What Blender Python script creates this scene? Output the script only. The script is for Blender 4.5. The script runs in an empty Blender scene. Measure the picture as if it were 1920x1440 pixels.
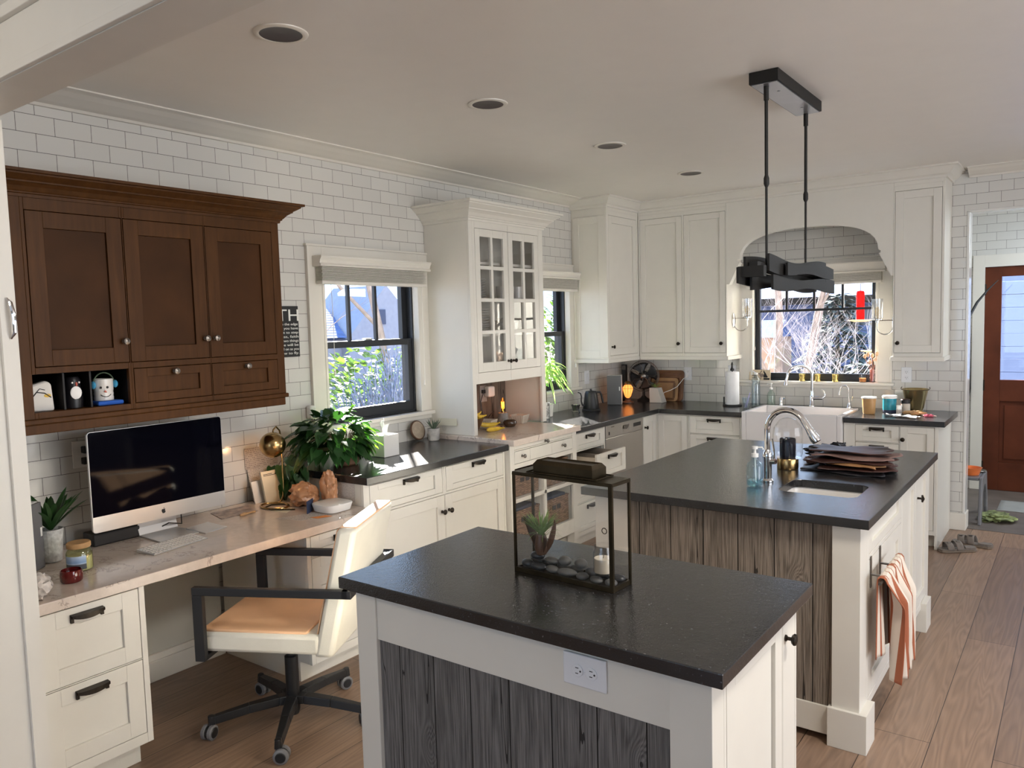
import bpy, bmesh, math, random
from mathutils import Vector, Matrix, noise as mnoise
R = math.radians; PI = math.pi
random.seed(7)
SC = bpy.context.scene; COL = SC.collection

# ------------------------------------------------------------------ camera, sky, sun, exposure
yaw, pitch, roll = R(36.4282), R(-4.4748), R(-1.6005)
fw = Vector((-math.sin(yaw)*math.cos(pitch), math.cos(yaw)*math.cos(pitch), math.sin(pitch)))
rt = Vector((math.cos(yaw), math.sin(yaw), 0)); up = rt.cross(fw)
r2 = rt*math.cos(roll)+up*math.sin(roll); u2 = -rt*math.sin(roll)+up*math.cos(roll)
cd = bpy.data.cameras.new('camera'); cam = bpy.data.objects.new('camera', cd); COL.objects.link(cam)
cd.sensor_width = 36; cd.lens = 36*1456.15/1920; cd.clip_start = .05; cd.clip_end = 300
cam.matrix_world = Matrix(((r2.x, u2.x, -fw.x, 3.6057), (r2.y, u2.y, -fw.y, -.1288), (r2.z, u2.z, -fw.z, 1.6747), (0, 0, 0, 1)))
SC.camera = cam
w = bpy.data.worlds.new('sky'); SC.world = w; w.use_nodes = True
wn = w.node_tree.nodes; wl = w.node_tree.links
tc = wn.new('ShaderNodeTexCoord'); sx_ = wn.new('ShaderNodeSeparateXYZ'); rp = wn.new('ShaderNodeValToRGB')
wl.new(tc.outputs['Generated'], sx_.inputs[0]); wl.new(sx_.outputs[2], rp.inputs[0]); wl.new(rp.outputs[0], wn['Background'].inputs[0])
rp.color_ramp.elements[0].color = (.58, .76, 1, 1); rp.color_ramp.elements[1].color = (.30, .52, 1, 1)
wn['Background'].inputs[1].default_value = 2.7
sd = bpy.data.lights.new('sun', 'SUN'); so = bpy.data.objects.new('sun', sd); COL.objects.link(so)
sd.energy = 52; sd.angle = R(.6); sd.color = (1, .95, .87)
el = R(26)
so.rotation_euler = Vector((.777*math.cos(el), -.63*math.cos(el), -math.sin(el))).to_track_quat('-Z', 'Y').to_euler()
def area(name, loc, aim, sx, sy, e, col):
    d = bpy.data.lights.new(name, 'AREA'); o = bpy.data.objects.new(name, d); COL.objects.link(o)
    d.shape = 'RECTANGLE'; d.size = sx; d.size_y = sy; d.energy = e; d.color = col
    o.location = loc; o.rotation_euler = (Vector(aim)-Vector(loc)).to_track_quat('-Z', 'Y').to_euler(); return o
# daylight through the windows of the unseen living room (right of and behind the camera) and its ceiling lamps
area('window_light_right', (7.2, 2.7, 1.35), (0, 2.3, 1.9), 4.2, 1.7, 78, (1, .89, .76))
area('window_light_rear', (2.6, -4.3, 1.5), (2.6, 3, 1.2), 3.4, 1.6, 9, (.80, .88, 1))
area('kitchen_ceiling_lamp', (4.0, 2.0, 2.66), (3.3, 2.0, 0), .5, .5, 42, (1, .93, .84))
area('living_room_lamp', (1.2, -.7, 2.62), (1.1, .3, 1.6), .5, .5, 11, (1, .85, .66))
area('mudroom_fill', (4.1, 7.4, 2.3), (3.2, 7.6, .6), .8, .8, 26, (.8, .9, 1))  # unseen fill light added inside the mudroom
SC.view_settings.view_transform = 'Standard'; SC.view_settings.look = 'None'
SC.view_settings.gamma = 1; SC.view_settings.use_curve_mapping = False
SC.view_settings.exposure = .24

# ------------------------------------------------------------------ materials
def newmat(name):
    m = bpy.data.materials.new(name); m.use_nodes = True
    nt = m.node_tree; b = nt.nodes['Principled BSDF']; return m, nt, b
def N(nt, t, **k):
    n = nt.nodes.new(t)
    for a, v in k.items(): setattr(n, a, v)
    return n
def mathn(nt, op, a, b=None):
    n = N(nt, 'ShaderNodeMath', operation=op)
    for i, v in enumerate((a, b)):
        if v is None: continue
        if isinstance(v, (int, float)): n.inputs[i].default_value = v
        else: nt.links.new(v, n.inputs[i])
    return n.outputs[0]
def ramp(nt, fac, stops):
    n = N(nt, 'ShaderNodeValToRGB'); e = n.color_ramp.elements
    while len(e) < len(stops): e.new(.5)
    for i, (p, c) in enumerate(stops): e[i].position = p; e[i].color = (*c, 1)
    nt.links.new(fac, n.inputs[0]); return n.outputs[0]
def mixc(nt, fac, a, b, bt='MIX'):
    n = N(nt, 'ShaderNodeMix', data_type='RGBA', blend_type=bt)
    for i, v in ((0, fac), (6, a), (7, b)):
        if isinstance(v, (int, float)): n.inputs[i].default_value = v
        elif isinstance(v, tuple): n.inputs[i].default_value = (*v, 1)
        else: nt.links.new(v, n.inputs[i])
    return n.outputs[2]
def noise(nt, vec, scale, detail=3, rough=.5, dist=0):
    n = N(nt, 'ShaderNodeTexNoise'); n.inputs['Scale'].default_value = scale
    n.inputs['Detail'].default_value = detail; n.inputs['Roughness'].default_value = rough
    n.inputs['Distortion'].default_value = dist
    if vec is not None: nt.links.new(vec, n.inputs['Vector'])
    return n.outputs['Fac']
def objc(nt, scale=None, loc=(0, 0, 0)):
    t = N(nt, 'ShaderNodeTexCoord'); o = t.outputs['Object']
    if scale is None: return o
    mp = N(nt, 'ShaderNodeMapping'); mp.inputs['Scale'].default_value = scale; mp.inputs['Location'].default_value = loc
    nt.links.new(o, mp.inputs['Vector']); return mp.outputs[0]
def bump(nt, b, h, s=.3, d=.01):
    n = N(nt, 'ShaderNodeBump'); n.inputs['Strength'].default_value = s; n.inputs['Distance'].default_value = d
    nt.links.new(h, n.inputs['Height']); nt.links.new(n.outputs[0], b.inputs['Normal'])
def plain(name, col, rough=.5, metal=0, var=.06, vs=8, bs=0, bsc=200, spec=.5, coat=0):
    m, nt, b = newmat(name)
    b.inputs['Roughness'].default_value = rough; b.inputs['Metallic'].default_value = metal
    b.inputs['Specular IOR Level'].default_value = spec; b.inputs['Coat Weight'].default_value = coat
    n = noise(nt, objc(nt), vs)
    lo = tuple(max(0, c*(1-var)) for c in col); hi = tuple(min(1, c*(1+var)) for c in col)
    nt.links.new(ramp(nt, n, [(.3, lo), (.7, hi)]), b.inputs['Base Color'])
    if bs: bump(nt, b, noise(nt, objc(nt), bsc), bs, .002)
    return m
def glow(name, col, e):
    m, nt, b = newmat(name); b.inputs['Base Color'].default_value = (*col, 1)
    b.inputs['Emission Color'].default_value = (*col, 1); b.inputs['Emission Strength'].default_value = e; return m
def glassy(name, tint=(1, 1, 1), gl=.08, rough=0.0):
    m = bpy.data.materials.new(name); m.use_nodes = True; nt = m.node_tree; nt.nodes.remove(nt.nodes['Principled BSDF'])
    tr = N(nt, 'ShaderNodeBsdfTransparent'); tr.inputs[0].default_value = (*tint, 1)
    g = N(nt, 'ShaderNodeBsdfGlossy'); g.inputs['Roughness'].default_value = rough
    fr = N(nt, 'ShaderNodeLayerWeight'); fr.inputs[0].default_value = .5
    f = mathn(nt, 'MULTIPLY_ADD', mathn(nt, 'POWER', fr.outputs['Facing'], 4.0), .75); f.node.inputs[2].default_value = .03+gl*.25
    mx = N(nt, 'ShaderNodeMixShader'); nt.links.new(f, mx.inputs[0]); nt.links.new(tr.outputs[0], mx.inputs[1]); nt.links.new(g.outputs[0], mx.inputs[2])
    nt.links.new(mx.outputs[0], nt.nodes['Material Output'].inputs[0]); return m
def tile_mat(name, px, py, z0=2.6103, tone=(.68, .665, .625)):
    """subway tile: u runs along whichever horizontal axis the wall face has"""
    m, nt, b = newmat(name)
    t = N(nt, 'ShaderNodeTexCoord'); s = N(nt, 'ShaderNodeSeparateXYZ'); nt.links.new(t.outputs['Object'], s.inputs[0])
    g = N(nt, 'ShaderNodeNewGeometry'); sn = N(nt, 'ShaderNodeSeparateXYZ'); nt.links.new(g.outputs['Normal'], sn.inputs[0])
    ax = mathn(nt, 'GREATER_THAN', mathn(nt, 'ABSOLUTE', sn.outputs[0]), .5)
    uy = mathn(nt, 'ADD', s.outputs[1], 100*.1545-py); ux = mathn(nt, 'ADD', s.outputs[0], 100*.1545-px)
    u = mathn(nt, 'ADD', mathn(nt, 'MULTIPLY', uy, ax), mathn(nt, 'MULTIPLY', ux, mathn(nt, 'SUBTRACT', 1, ax)))
    v = mathn(nt, 'ADD', s.outputs[2], 100*.07725-z0)
    c = N(nt, 'ShaderNodeCombineXYZ'); nt.links.new(u, c.inputs[0]); nt.links.new(v, c.inputs[1])
    br = N(nt, 'ShaderNodeTexBrick'); nt.links.new(c.outputs[0], br.inputs['Vector'])
    for k, x in (('Scale', 1), ('Brick Width', .1545), ('Row Height', .07725), ('Mortar Size', .0011), ('Mortar Smooth', .1), ('Bias', 0)): br.inputs[k].default_value = x
    br.inputs['Color1'].default_value = (*tone, 1); br.inputs['Color2'].default_value = (*[q*.95 for q in tone], 1)
    br.inputs['Mortar'].default_value = (.07, .062, .055, 1)
    nt.links.new(br.outputs['Color'], b.inputs['Base Color'])
    nt.links.new(mathn(nt, 'MULTIPLY_ADD', br.outputs['Fac'], .6), b.inputs['Roughness']); b.inputs['Roughness'].links[0].from_node.inputs[2].default_value = .13
    # each tile tilts a hair, glaze is slightly wavy
    h = mathn(nt, 'SUBTRACT', noise(nt, t.outputs['Object'], 9, 1), mathn(nt, 'MULTIPLY', br.outputs['Fac'], .35))
    bump(nt, b, h, .25, .012); return m
def floor_mat():
    m, nt, b = newmat('oak_plank_floor')
    t = N(nt, 'ShaderNodeTexCoord'); s = N(nt, 'ShaderNodeSeparateXYZ'); nt.links.new(t.outputs['Object'], s.inputs[0])
    c = N(nt, 'ShaderNodeCombineXYZ'); nt.links.new(mathn(nt, 'ADD', s.outputs[1], 40.55), c.inputs[0]); nt.links.new(mathn(nt, 'ADD', s.outputs[0], 20.9-3.16), c.inputs[1])
    br = N(nt, 'ShaderNodeTexBrick'); nt.links.new(c.outputs[0], br.inputs['Vector'])
    for k, x in (('Scale', 1), ('Brick Width', 1.9), ('Row Height', .209), ('Mortar Size', .0014), ('Bias', -.1)): br.inputs[k].default_value = x
    br.offset = .37; br.offset_frequency = 2
    br.inputs['Color1'].default_value = (.36, .24, .165, 1); br.inputs['Color2'].default_value = (.24, .16, .115, 1); br.inputs['Mortar'].default_value = (.02, .012, .008, 1)
    # cathedral grain: distorted rings stretched along each plank, offset per plank
    rowi = mathn(nt, 'FLOOR', mathn(nt, 'DIVIDE', c.inputs[1].links[0].from_socket, .209))
    cg = N(nt, 'ShaderNodeCombineXYZ')
    nt.links.new(mathn(nt, 'MULTIPLY', s.outputs[0], 9), cg.inputs[0]); nt.links.new(mathn(nt, 'ADD', mathn(nt, 'MULTIPLY', s.outputs[1], .75), mathn(nt, 'MULTIPLY', rowi, 3.7)), cg.inputs[1]); nt.links.new(rowi, cg.inputs[2])
    n1 = noise(nt, cg.outputs[0], .9, 2, .5, .4)
    rings = mathn(nt, 'SINE', mathn(nt, 'MULTIPLY', n1, 95))
    cf = N(nt, 'ShaderNodeMapping'); cf.inputs['Scale'].default_value = (90, 3, 1); nt.links.new(t.outputs['Object'], cf.inputs[0])
    fine = noise(nt, cf.outputs[0], 1, 3)
    g = mathn(nt, 'ADD', mathn(nt, 'MULTIPLY', rings, .085), mathn(nt, 'MULTIPLY', fine, .5))
    sh = ramp(nt, g, [(0, (.62, .6, .58)), (.45, (1.1, 1.08, 1.05))])
    nt.links.new(mixc(nt, 1, br.outputs['Color'], sh, 'MULTIPLY'), b.inputs['Base Color'])
    nt.links.new(mathn(nt, 'MULTIPLY_ADD', fine, .15), b.inputs['Roughness']); b.inputs['Roughness'].links[0].from_node.inputs[2].default_value = .30
    bump(nt, b, mathn(nt, 'SUBTRACT', g, br.outputs['Fac']), .18, .003); return m
def barnwood(name, c1, c2, pw=.135, axis=0, off=0):
    m, nt, b = newmat(name)
    t = N(nt, 'ShaderNodeTexCoord'); s = N(nt, 'ShaderNodeSeparateXYZ'); nt.links.new(t.outputs['Object'], s.inputs[0])
    u = mathn(nt, 'ADD', s.outputs[axis], off); q = mathn(nt, 'DIVIDE', u, pw); pi_ = mathn(nt, 'FLOOR', q); fr = mathn(nt, 'FRACT', q)
    cg = N(nt, 'ShaderNodeCombineXYZ')
    nt.links.new(mathn(nt, 'ADD', u, mathn(nt, 'MULTIPLY', pi_, 1.37)), cg.inputs[0]); nt.links.new(mathn(nt, 'MULTIPLY', s.outputs[2], .035), cg.inputs[1]); nt.links.new(pi_, cg.inputs[2])
    kv = N(nt, 'ShaderNodeCombineXYZ'); nt.links.new(mathn(nt, 'ADD', u, mathn(nt, 'MULTIPLY', pi_, .731)), kv.inputs[0]); nt.links.new(mathn(nt, 'MULTIPLY', s.outputs[2], .55), kv.inputs[1])
    vo = N(nt, 'ShaderNodeTexVoronoi'); vo.inputs['Scale'].default_value = 3.1; nt.links.new(kv.outputs[0], vo.inputs['Vector'])
    kd = mathn(nt, 'POWER', 2.718, mathn(nt, 'MULTIPLY', mathn(nt, 'MULTIPLY', vo.outputs['Distance'], vo.outputs['Distance']), -130.0))
    warp = mathn(nt, 'ADD', noise(nt, cg.outputs[0], 11, 1, .4), mathn(nt, 'MULTIPLY', kd, .35))
    gr = mathn(nt, 'ADD', mathn(nt, 'MULTIPLY', mathn(nt, 'SINE', mathn(nt, 'MULTIPLY', warp, 95)), .5), .5)
    fv = N(nt, 'ShaderNodeCombineXYZ'); nt.links.new(mathn(nt, 'ADD', mathn(nt, 'MULTIPLY', u, 330), mathn(nt, 'MULTIPLY', kd, 12)), fv.inputs[0]); nt.links.new(mathn(nt, 'MULTIPLY', s.outputs[2], 7), fv.inputs[1]); nt.links.new(pi_, fv.inputs[2])
    fib = noise(nt, fv.outputs[0], 1, 3, .6)
    crack = mathn(nt, 'LESS_THAN', mathn(nt, 'ABSOLUTE', mathn(nt, 'SUBTRACT', noise(nt, cg.outputs[0], 13, 2, .5), .5)), .0028)
    big = noise(nt, cg.outputs[0], 5, 2)
    g = mathn(nt, 'ADD', mathn(nt, 'MULTIPLY', gr, .14), mathn(nt, 'MULTIPLY', fib, .88))
    wn_ = N(nt, 'ShaderNodeTexWhiteNoise', noise_dimensions='1D'); nt.links.new(pi_, wn_.inputs['W'])
    tone = mathn(nt, 'MULTIPLY_ADD', wn_.outputs['Value'], .55); tone.node.inputs[2].default_value = .70
    col = ramp(nt, g, [(.28, c1), (.78, c2)])
    col = mixc(nt, 1, col, ramp(nt, mathn(nt, 'MULTIPLY', tone, mathn(nt, 'MULTIPLY_ADD', big, .5)), [(0, (.25, .25, .25)), (.62, (1.15, 1.13, 1.1))]), 'MULTIPLY')
    gap = mathn(nt, 'LESS_THAN', fr, .028); dk = mathn(nt, 'MAXIMUM', mathn(nt, 'MAXIMUM', gap, mathn(nt, 'MULTIPLY', crack, .85)), mathn(nt, 'MULTIPLY', mathn(nt, 'GREATER_THAN', kd, .90), .8))
    nt.links.new(mixc(nt, dk, col, (.012, .010, .009)), b.inputs['Base Color'])
    b.inputs['Roughness'].default_value = .8; b.inputs['Specular IOR Level'].default_value = .25
    bump(nt, b, mathn(nt, 'SUBTRACT', g, dk), .5, .006); return m
def granite(name):
    m, nt, b = newmat(name); o = objc(nt)
    v = N(nt, 'ShaderNodeTexVoronoi'); v.inputs['Scale'].default_value = 210; nt.links.new(o, v.inputs['Vector'])
    n = noise(nt, o, 120, 4, .7); n2 = noise(nt, o, 14, 3)
    k = mathn(nt, 'MULTIPLY', mathn(nt, 'GREATER_THAN', n, .66), .8)
    nt.links.new(mixc(nt, k, ramp(nt, n2, [(.3, (.008, .008, .009)), (.75, (.022, .022, .024))]), (.14, .145, .16)), b.inputs['Base Color'])
    nt.links.new(mathn(nt, 'MULTIPLY_ADD', n, .26), b.inputs['Roughness']); b.inputs['Roughness'].links[0].from_node.inputs[2].default_value = .07
    bump(nt, b, mathn(nt, 'ADD', mathn(nt, 'MULTIPLY', v.outputs['Distance'], .6), noise(nt, o, 45, 3)), .22, .0022); b.inputs['Specular IOR Level'].default_value = .85; return m
def marble():
    m, nt, b = newmat('white_quartz'); o = objc(nt)
    n = noise(nt, o, 3.2, 6, .6, 1.2); n2 = noise(nt, o, 1.1, 2); n3 = noise(nt, o, 24, 4, .7)
    vein = mathn(nt, 'LESS_THAN', mathn(nt, 'ABSOLUTE', mathn(nt, 'SUBTRACT', n, .5)), mathn(nt, 'MULTIPLY', n3, .018))
    k = mathn(nt, 'MULTIPLY', vein, mathn(nt, 'MULTIPLY', mathn(nt, 'GREATER_THAN', n2, .5), .6))
    nt.links.new(mixc(nt, k, ramp(nt, n3, [(.3, (.61, .52, .445)), (.7, (.70, .60, .52))]), (.30, .22, .18)), b.inputs['Base Color'])
    b.inputs['Roughness'].default_value = .16; return m
def alder():
    m, nt, b = newmat('stained_alder'); o = objc(nt, (14, 14, 1.2)); n = noise(nt, o, 3, 4, .6); n2 = noise(nt, objc(nt), 3.5, 2)
    c = mixc(nt, 1, ramp(nt, n, [(.25, (.062, .025, .0075)), (.75, (.100, .042, .012))]), ramp(nt, n2, [(.3, (.8, .78, .75)), (.7, (1.08, 1.05, 1))]), 'MULTIPLY')
    nt.links.new(c, b.inputs['Base Color']); b.inputs['Roughness'].default_value = .45; b.inputs['Specular IOR Level'].default_value = .15; bump(nt, b, n, .05, .002); return m
def wicker():
    m, nt, b = newmat('brown_wicker')
    br = N(nt, 'ShaderNodeTexBrick'); t = N(nt, 'ShaderNodeTexCoord'); s = N(nt, 'ShaderNodeSeparateXYZ'); nt.links.new(t.outputs['Object'], s.inputs[0])
    c = N(nt, 'ShaderNodeCombineXYZ'); nt.links.new(mathn(nt, 'ADD', mathn(nt, 'ADD', s.outputs[1], s.outputs[0]), 5), c.inputs[0]); nt.links.new(mathn(nt, 'ADD', s.outputs[2], 5), c.inputs[1]); nt.links.new(c.outputs[0], br.inputs['Vector'])
    for k, x in (('Scale', 1), ('Brick Width', .028), ('Row Height', .0075), ('Mortar Size', .0016), ('Mortar Smooth', .8), ('Bias', 0)): br.inputs[k].default_value = x
    br.inputs['Color1'].default_value = (.42, .25, .15, 1); br.inputs['Color2'].default_value = (.17, .09, .05, 1); br.inputs['Mortar'].default_value = (.02, .01, .006, 1)
    nt.links.new(br.outputs['Color'], b.inputs['Base Color']); b.inputs['Roughness'].default_value = .6
    bump(nt, b, mathn(nt, 'SUBTRACT', 1, br.outputs['Fac']), .8, .006); return m
def stripes(name, base, stripe, axis, period, duty, rough=.8, thin=None):
    m, nt, b = newmat(name); t = N(nt, 'ShaderNodeTexCoord'); s = N(nt, 'ShaderNodeSeparateXYZ'); nt.links.new(t.outputs['UV'], s.inputs[0])
    f = mathn(nt, 'FRACT', mathn(nt, 'DIVIDE', s.outputs[axis], period))
    k = mathn(nt, 'LESS_THAN', f, duty)
    if thin: k = mathn(nt, 'MAXIMUM', k, mathn(nt, 'LESS_THAN', mathn(nt, 'ABSOLUTE', mathn(nt, 'SUBTRACT', f, .5)), thin))
    nt.links.new(mixc(nt, k, base, stripe), b.inputs['Base Color']); b.inputs['Roughness'].default_value = rough
    bump(nt, b, noise(nt, objc(nt), 900, 2), .3, .001); return m
def hatch(name, base, line, sx, sz, duty=.35, rough=.7):
    """surface with fine printed lines"""
    m, nt, b = newmat(name); o = objc(nt)
    s = N(nt, 'ShaderNodeSeparateXYZ'); nt.links.new(o, s.inputs[0])
    f = mathn(nt, 'FRACT', mathn(nt, 'DIVIDE', mathn(nt, 'ADD', s.outputs[2], mathn(nt, 'MULTIPLY', s.outputs[0], 1.0)), sz))
    n = noise(nt, objc(nt, (sx, sx, sx)), 1, 2)
    k = mathn(nt, 'MULTIPLY', mathn(nt, 'LESS_THAN', f, duty), mathn(nt, 'GREATER_THAN', n, .48))
    nt.links.new(mixc(nt, k, base, line), b.inputs['Base Color']); b.inputs['Roughness'].default_value = rough; return m
M = {}
M['paint'] = plain('white_cabinet_paint', (.74, .71, .64), .34, var=.015)
M['trim'] = plain('white_trim_paint', (.75, .715, .645), .36, var=.015)
M['ceil'] = plain('ceiling_paint', (.80, .765, .715), .42, var=.01)
M['wallp'] = plain('grey_green_wall_paint', (.48, .47, .42), .6, var=.02)
M['tileL'] = tile_mat('white_subway_tile', 1.321, 1.3264)
M['tileB'] = tile_mat('white_subway_tile_back', 1.321-.0, 6.6)
M['floor'] = floor_mat()
M['barn'] = barnwood('weathered_grey_barnwood', (.055, .053, .053), (.23, .22, .215), .135)
M['barn2'] = barnwood('weathered_brown_barnwood', (.075, .062, .050), (.34, .29, .245), .15, off=.05)
M['barn3'] = barnwood('hutch_barnwood', (.04, .034, .028), (.26, .21, .17), .12, axis=1)
M['granite'] = granite('black_leathered_granite'); M['quartz'] = marble(); M['alder'] = alder(); M['wicker'] = wicker()
M['alderp'] = plain('glazed_alder_panel', (.055, .022, .007), .5, var=.22, vs=5, spec=.12); M['dark_in'] = plain('dark_stained_interior', (.010, .008, .009), .6)
M['liner'] = plain('navy_basket_liner', (.03, .045, .085), .9, bs=.3)
M['black'] = plain('black_window_frame', (.018, .020, .024), .35)
M['bronze'] = plain('dark_bronze_metal', (.035, .028, .022), .38, .85, var=.2, vs=60)
M['pewter'] = plain('pewter_metal', (.20, .18, .16), .32, .9, var=.25, vs=80)
M['chrome'] = plain('polished_chrome', (.82, .82, .84), .06, 1, var=.01)
M['nickel'] = plain('brushed_nickel', (.62, .60, .57), .2, 1, var=.03)
M['steel'] = plain('stainless_steel', (.52, .49, .46), .3, .95, var=.03, vs=2)
M['brass'] = plain('aged_brass', (.42, .28, .12), .24, 1, var=.12, vs=20)
M['brassd'] = plain('dark_antique_brass', (.055, .042, .024), .36, .85, var=.3, vs=15)
M['gold'] = plain('gold_mercury_glass', (.72, .56, .20), .2, .8, var=.35, vs=60)
M['matblack'] = plain('matte_black', (.012, .012, .013), .45)
M['fixture'] = plain('black_painted_steel', (.014, .013, .012), .55, spec=.3)
M['silverin'] = plain('fixture_underside', (.35, .36, .38), .3, .7)
M['leather'] = plain('cream_leather', (.80, .77, .67), .38, var=.04, bs=.25, bsc=350)
M['tan'] = plain('leather_warm_light_tint', (.92, .58, .34), .42, var=.05, bs=.2, bsc=350)  # cream leather with warm light from above put into its colour
M['alu'] = plain('brushed_aluminium', (.70, .70, .70), .28, .7, var=.01)
M['screen'] = plain('black_glass_screen', (.002, .002, .005), .05, var=0, spec=.1)
M['whitepl'] = plain('white_plastic', (.80, .79, .76), .3, var=.01)
M['outlet'] = plain('white_outlet_plastic', (.76, .77, .80), .3, var=.01)
M['key'] = plain('white_keycaps', (.78, .74, .70), .5)
M['greyfab'] = plain('grey_speaker_grille', (.14, .14, .145), .7, bs=.2, bsc=1200)
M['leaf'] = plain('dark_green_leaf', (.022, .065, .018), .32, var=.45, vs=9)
M['leafb'] = plain('leaf_sunlight_tint', (.12, .30, .03), .35, var=.4, vs=9)  # lit copy of the leaf green, sunlight put into the colour
M['leafs'] = plain('grey_green_succulent', (.10, .14, .09), .5, var=.3, vs=30)
M['leafv'] = stripes('striped_green_leaf', (.10, .24, .06), (.72, .76, .45), 0, .5, .42)
M['airp'] = plain('air_plant_green', (.22, .34, .09), .5, var=.4, vs=30)
M['stem'] = plain('plant_stem', (.12, .09, .05), .7)
M['terra'] = plain('brown_wooden_pot', (.20, .10, .05), .5, var=.3, vs=30)
M['glass'] = glassy('clear_glass'); M['gwin'] = glassy('window_glass', gl=.03)
M['gblue'] = glassy('aqua_glass', (.86, .96, .98), .12); M['gclear'] = glassy('clear_plastic', (.86, .90, .92), .2, .05)
M['goil'] = glassy('yellowish_glass', (.93, .95, .80), .1)
M['candle'] = plain('ivory_wax', (.80, .74, .62), .5); M['amber'] = plain('amber_wax', (.62, .24, .06), .35)
M['redc'] = plain('dark_red_glass_candle', (.11, .006, .006), .08, spec=.8); M['cork'] = plain('pale_wood_lid', (.52, .31, .14), .55, var=.15, vs=40)
M['stone'] = plain('grey_river_stone', (.10, .097, .09), .5, var=.25, vs=25); M['stoned'] = plain('black_river_stone', (.018, .020, .024), .35, var=.2)
M['tissue'] = plain('white_tissue_paper', (.92, .92, .92), .8, bs=.2); M['concrete'] = plain('grey_concrete', (.30, .28, .26), .8, var=.15, vs=40, bs=.2)
M['marblepot'] = plain('white_grey_marble', (.50, .48, .45), .4, var=.4, vs=18)
M['bananay'] = plain('banana_peel', (.75, .50, .05), .45, var=.15, vs=30); M['bowlw'] = plain('dark_wood_bowl', (.10, .045, .022), .4)
M['berry'] = plain('white_paper_pulp', (.62, .55, .46), .85, var=.05); M['brownjar'] = plain('brown_glass_jar', (.06, .028, .012), .1, spec=.8)
M['bagp'] = plain('tan_plastic_bag', (.52, .26, .13), .3, var=.15, vs=15, bs=.4, bsc=40)
M['bagc'] = plain('clear_plastic_wrap', (.55, .50, .46), .25, var=.25, vs=40, bs=.4, bsc=60)
M['fil'] = glow('glowing_filament', (1, .40, .05), 9); M['bulbg'] = glassy('amber_bulb_glass', (1, .72, .38), .15)
M['lampin'] = glow('lit_lamp_interior', (1, .38, .10), 3.2)
M['walnut'] = plain('walnut_wood', (.16, .068, .028), .4, var=.3, vs=12); M['maple'] = plain('light_board_wood', (.36, .20, .09), .45, var=.2, vs=12)
M['paperw'] = plain('white_paper', (.78, .76, .72), .8, var=.02); M['paperc'] = plain('cream_card', (.66, .62, .48), .8, var=.03)
M['script'] = hatch('handwritten_paper', (.55, .50, .45), (.22, .19, .18), 160, .010)
M['print'] = hatch('printed_paper', (.62, .58, .54), (.30, .27, .26), 220, .006, .4)
M['photo'] = plain('muted_photo_print', (.34, .28, .25), .4, var=.6, vs=25)
M['orange'] = plain('orange_sticker', (.80, .27, .05), .6); M['navy'] = plain('navy_card', (.03, .045, .10), .5)
M['silk'] = plain('white_ceramic', (.80, .78, .75), .12, var=.01); M['sinkc'] = plain('sink_fireclay', (.78, .75, .74), .12, var=.01)
M['cream'] = plain('peanut_butter_jar', (.50, .28, .11), .35, var=.12, vs=12); M['teal'] = plain('teal_tub_label', (.02, .28, .38), .35, var=.2, vs=30)
M['bucket'] = plain('hammered_brass_bucket', (.42, .34, .17), .26, .85, var=.2, vs=12, bs=.25, bsc=50)
M['towel'] = stripes('rust_striped_towel', (.70, .62, .53), (.36, .11, .05), 0, .24, .20, thin=.05)
M['hideb'] = plain('dark_brown_leather', (.045, .016, .012), .42, var=.5, vs=9); M['hidet'] = plain('mauve_brown_leather', (.21, .12, .10), .55, var=.25, vs=9)
M['hidek'] = plain('black_leather', (.010, .009, .012), .38, var=.3); M['hideo'] = plain('ochre_leather', (.34, .17, .07), .6, var=.3, vs=9)
M['sandal'] = plain('taupe_suede', (.20, .17, .145), .85, var=.15, vs=30); M['cork2'] = plain('cork_sole', (.20, .155, .115), .8)
M['greyp'] = plain('grey_plastic', (.17, .17, .18), .4); M['orangep'] = plain('orange_plastic', (.80, .20, .05), .3)
M['cloth_g'] = plain('green_yellow_cloth', (.20, .23, .09), .8, var=.7, vs=22)
M['door'] = plain('mahogany_door', (.115, .030, .013), .5, var=.2, vs=5, spec=.2)
M['slate'] = plain('grey_slate_tile', (.145, .118, .10), .5, var=.25, vs=5); M['mat'] = plain('grey_door_mat', (.33, .33, .31), .95, bs=.4)
M['red'] = plain('red_plastic', (.42, .003, .003), .8, var=0, spec=0); M['shade'] = plain('white_bamboo_blind', (.66, .63, .56), .7, var=.08, vs=90)
M['text'] = plain('white_print', (.82, .82, .78), .7, var=0); M['ink'] = plain('black_print', (.012, .012, .012), .6, var=0)
M['recess'] = plain('dark_recessed_baffle', (.022, .005, .005), .3, 0, var=0, spec=.3)
M['siding'] = stripes('blue_siding', (.28, .36, .55), (.20, .27, .42), 1, 1, .06)
M['roof'] = plain('blue_shingle', (.07, .12, .26), .8, var=.25, vs=6); M['stucco'] = plain('white_stucco', (.30, .31, .36), .8)
M['bark'] = plain('pale_bark', (.26, .20, .17), .85, var=.35, vs=9); M['twig'] = plain('bleached_twig', (.42, .38, .40), .8, var=.15)
M['hedge'] = plain('hedge_leaf', (.075, .12, .03), .6, var=.7, vs=18); M['lav'] = plain('grey_blue_stems', (.10, .13, .21), .8, var=.5, vs=30)
M['fir'] = plain('evergreen_needles', (.065, .095, .085), .8, var=.6, vs=12); M['grass'] = plain('pale_ground', (.20, .17, .15), .9, var=.3, vs=3)
M['peachwall'] = plain('sunlit_peach_wall', (.62, .38, .24), .8); M['purple'] = plain('muted_plum_cloth', (.20, .05, .09), .8)

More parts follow.
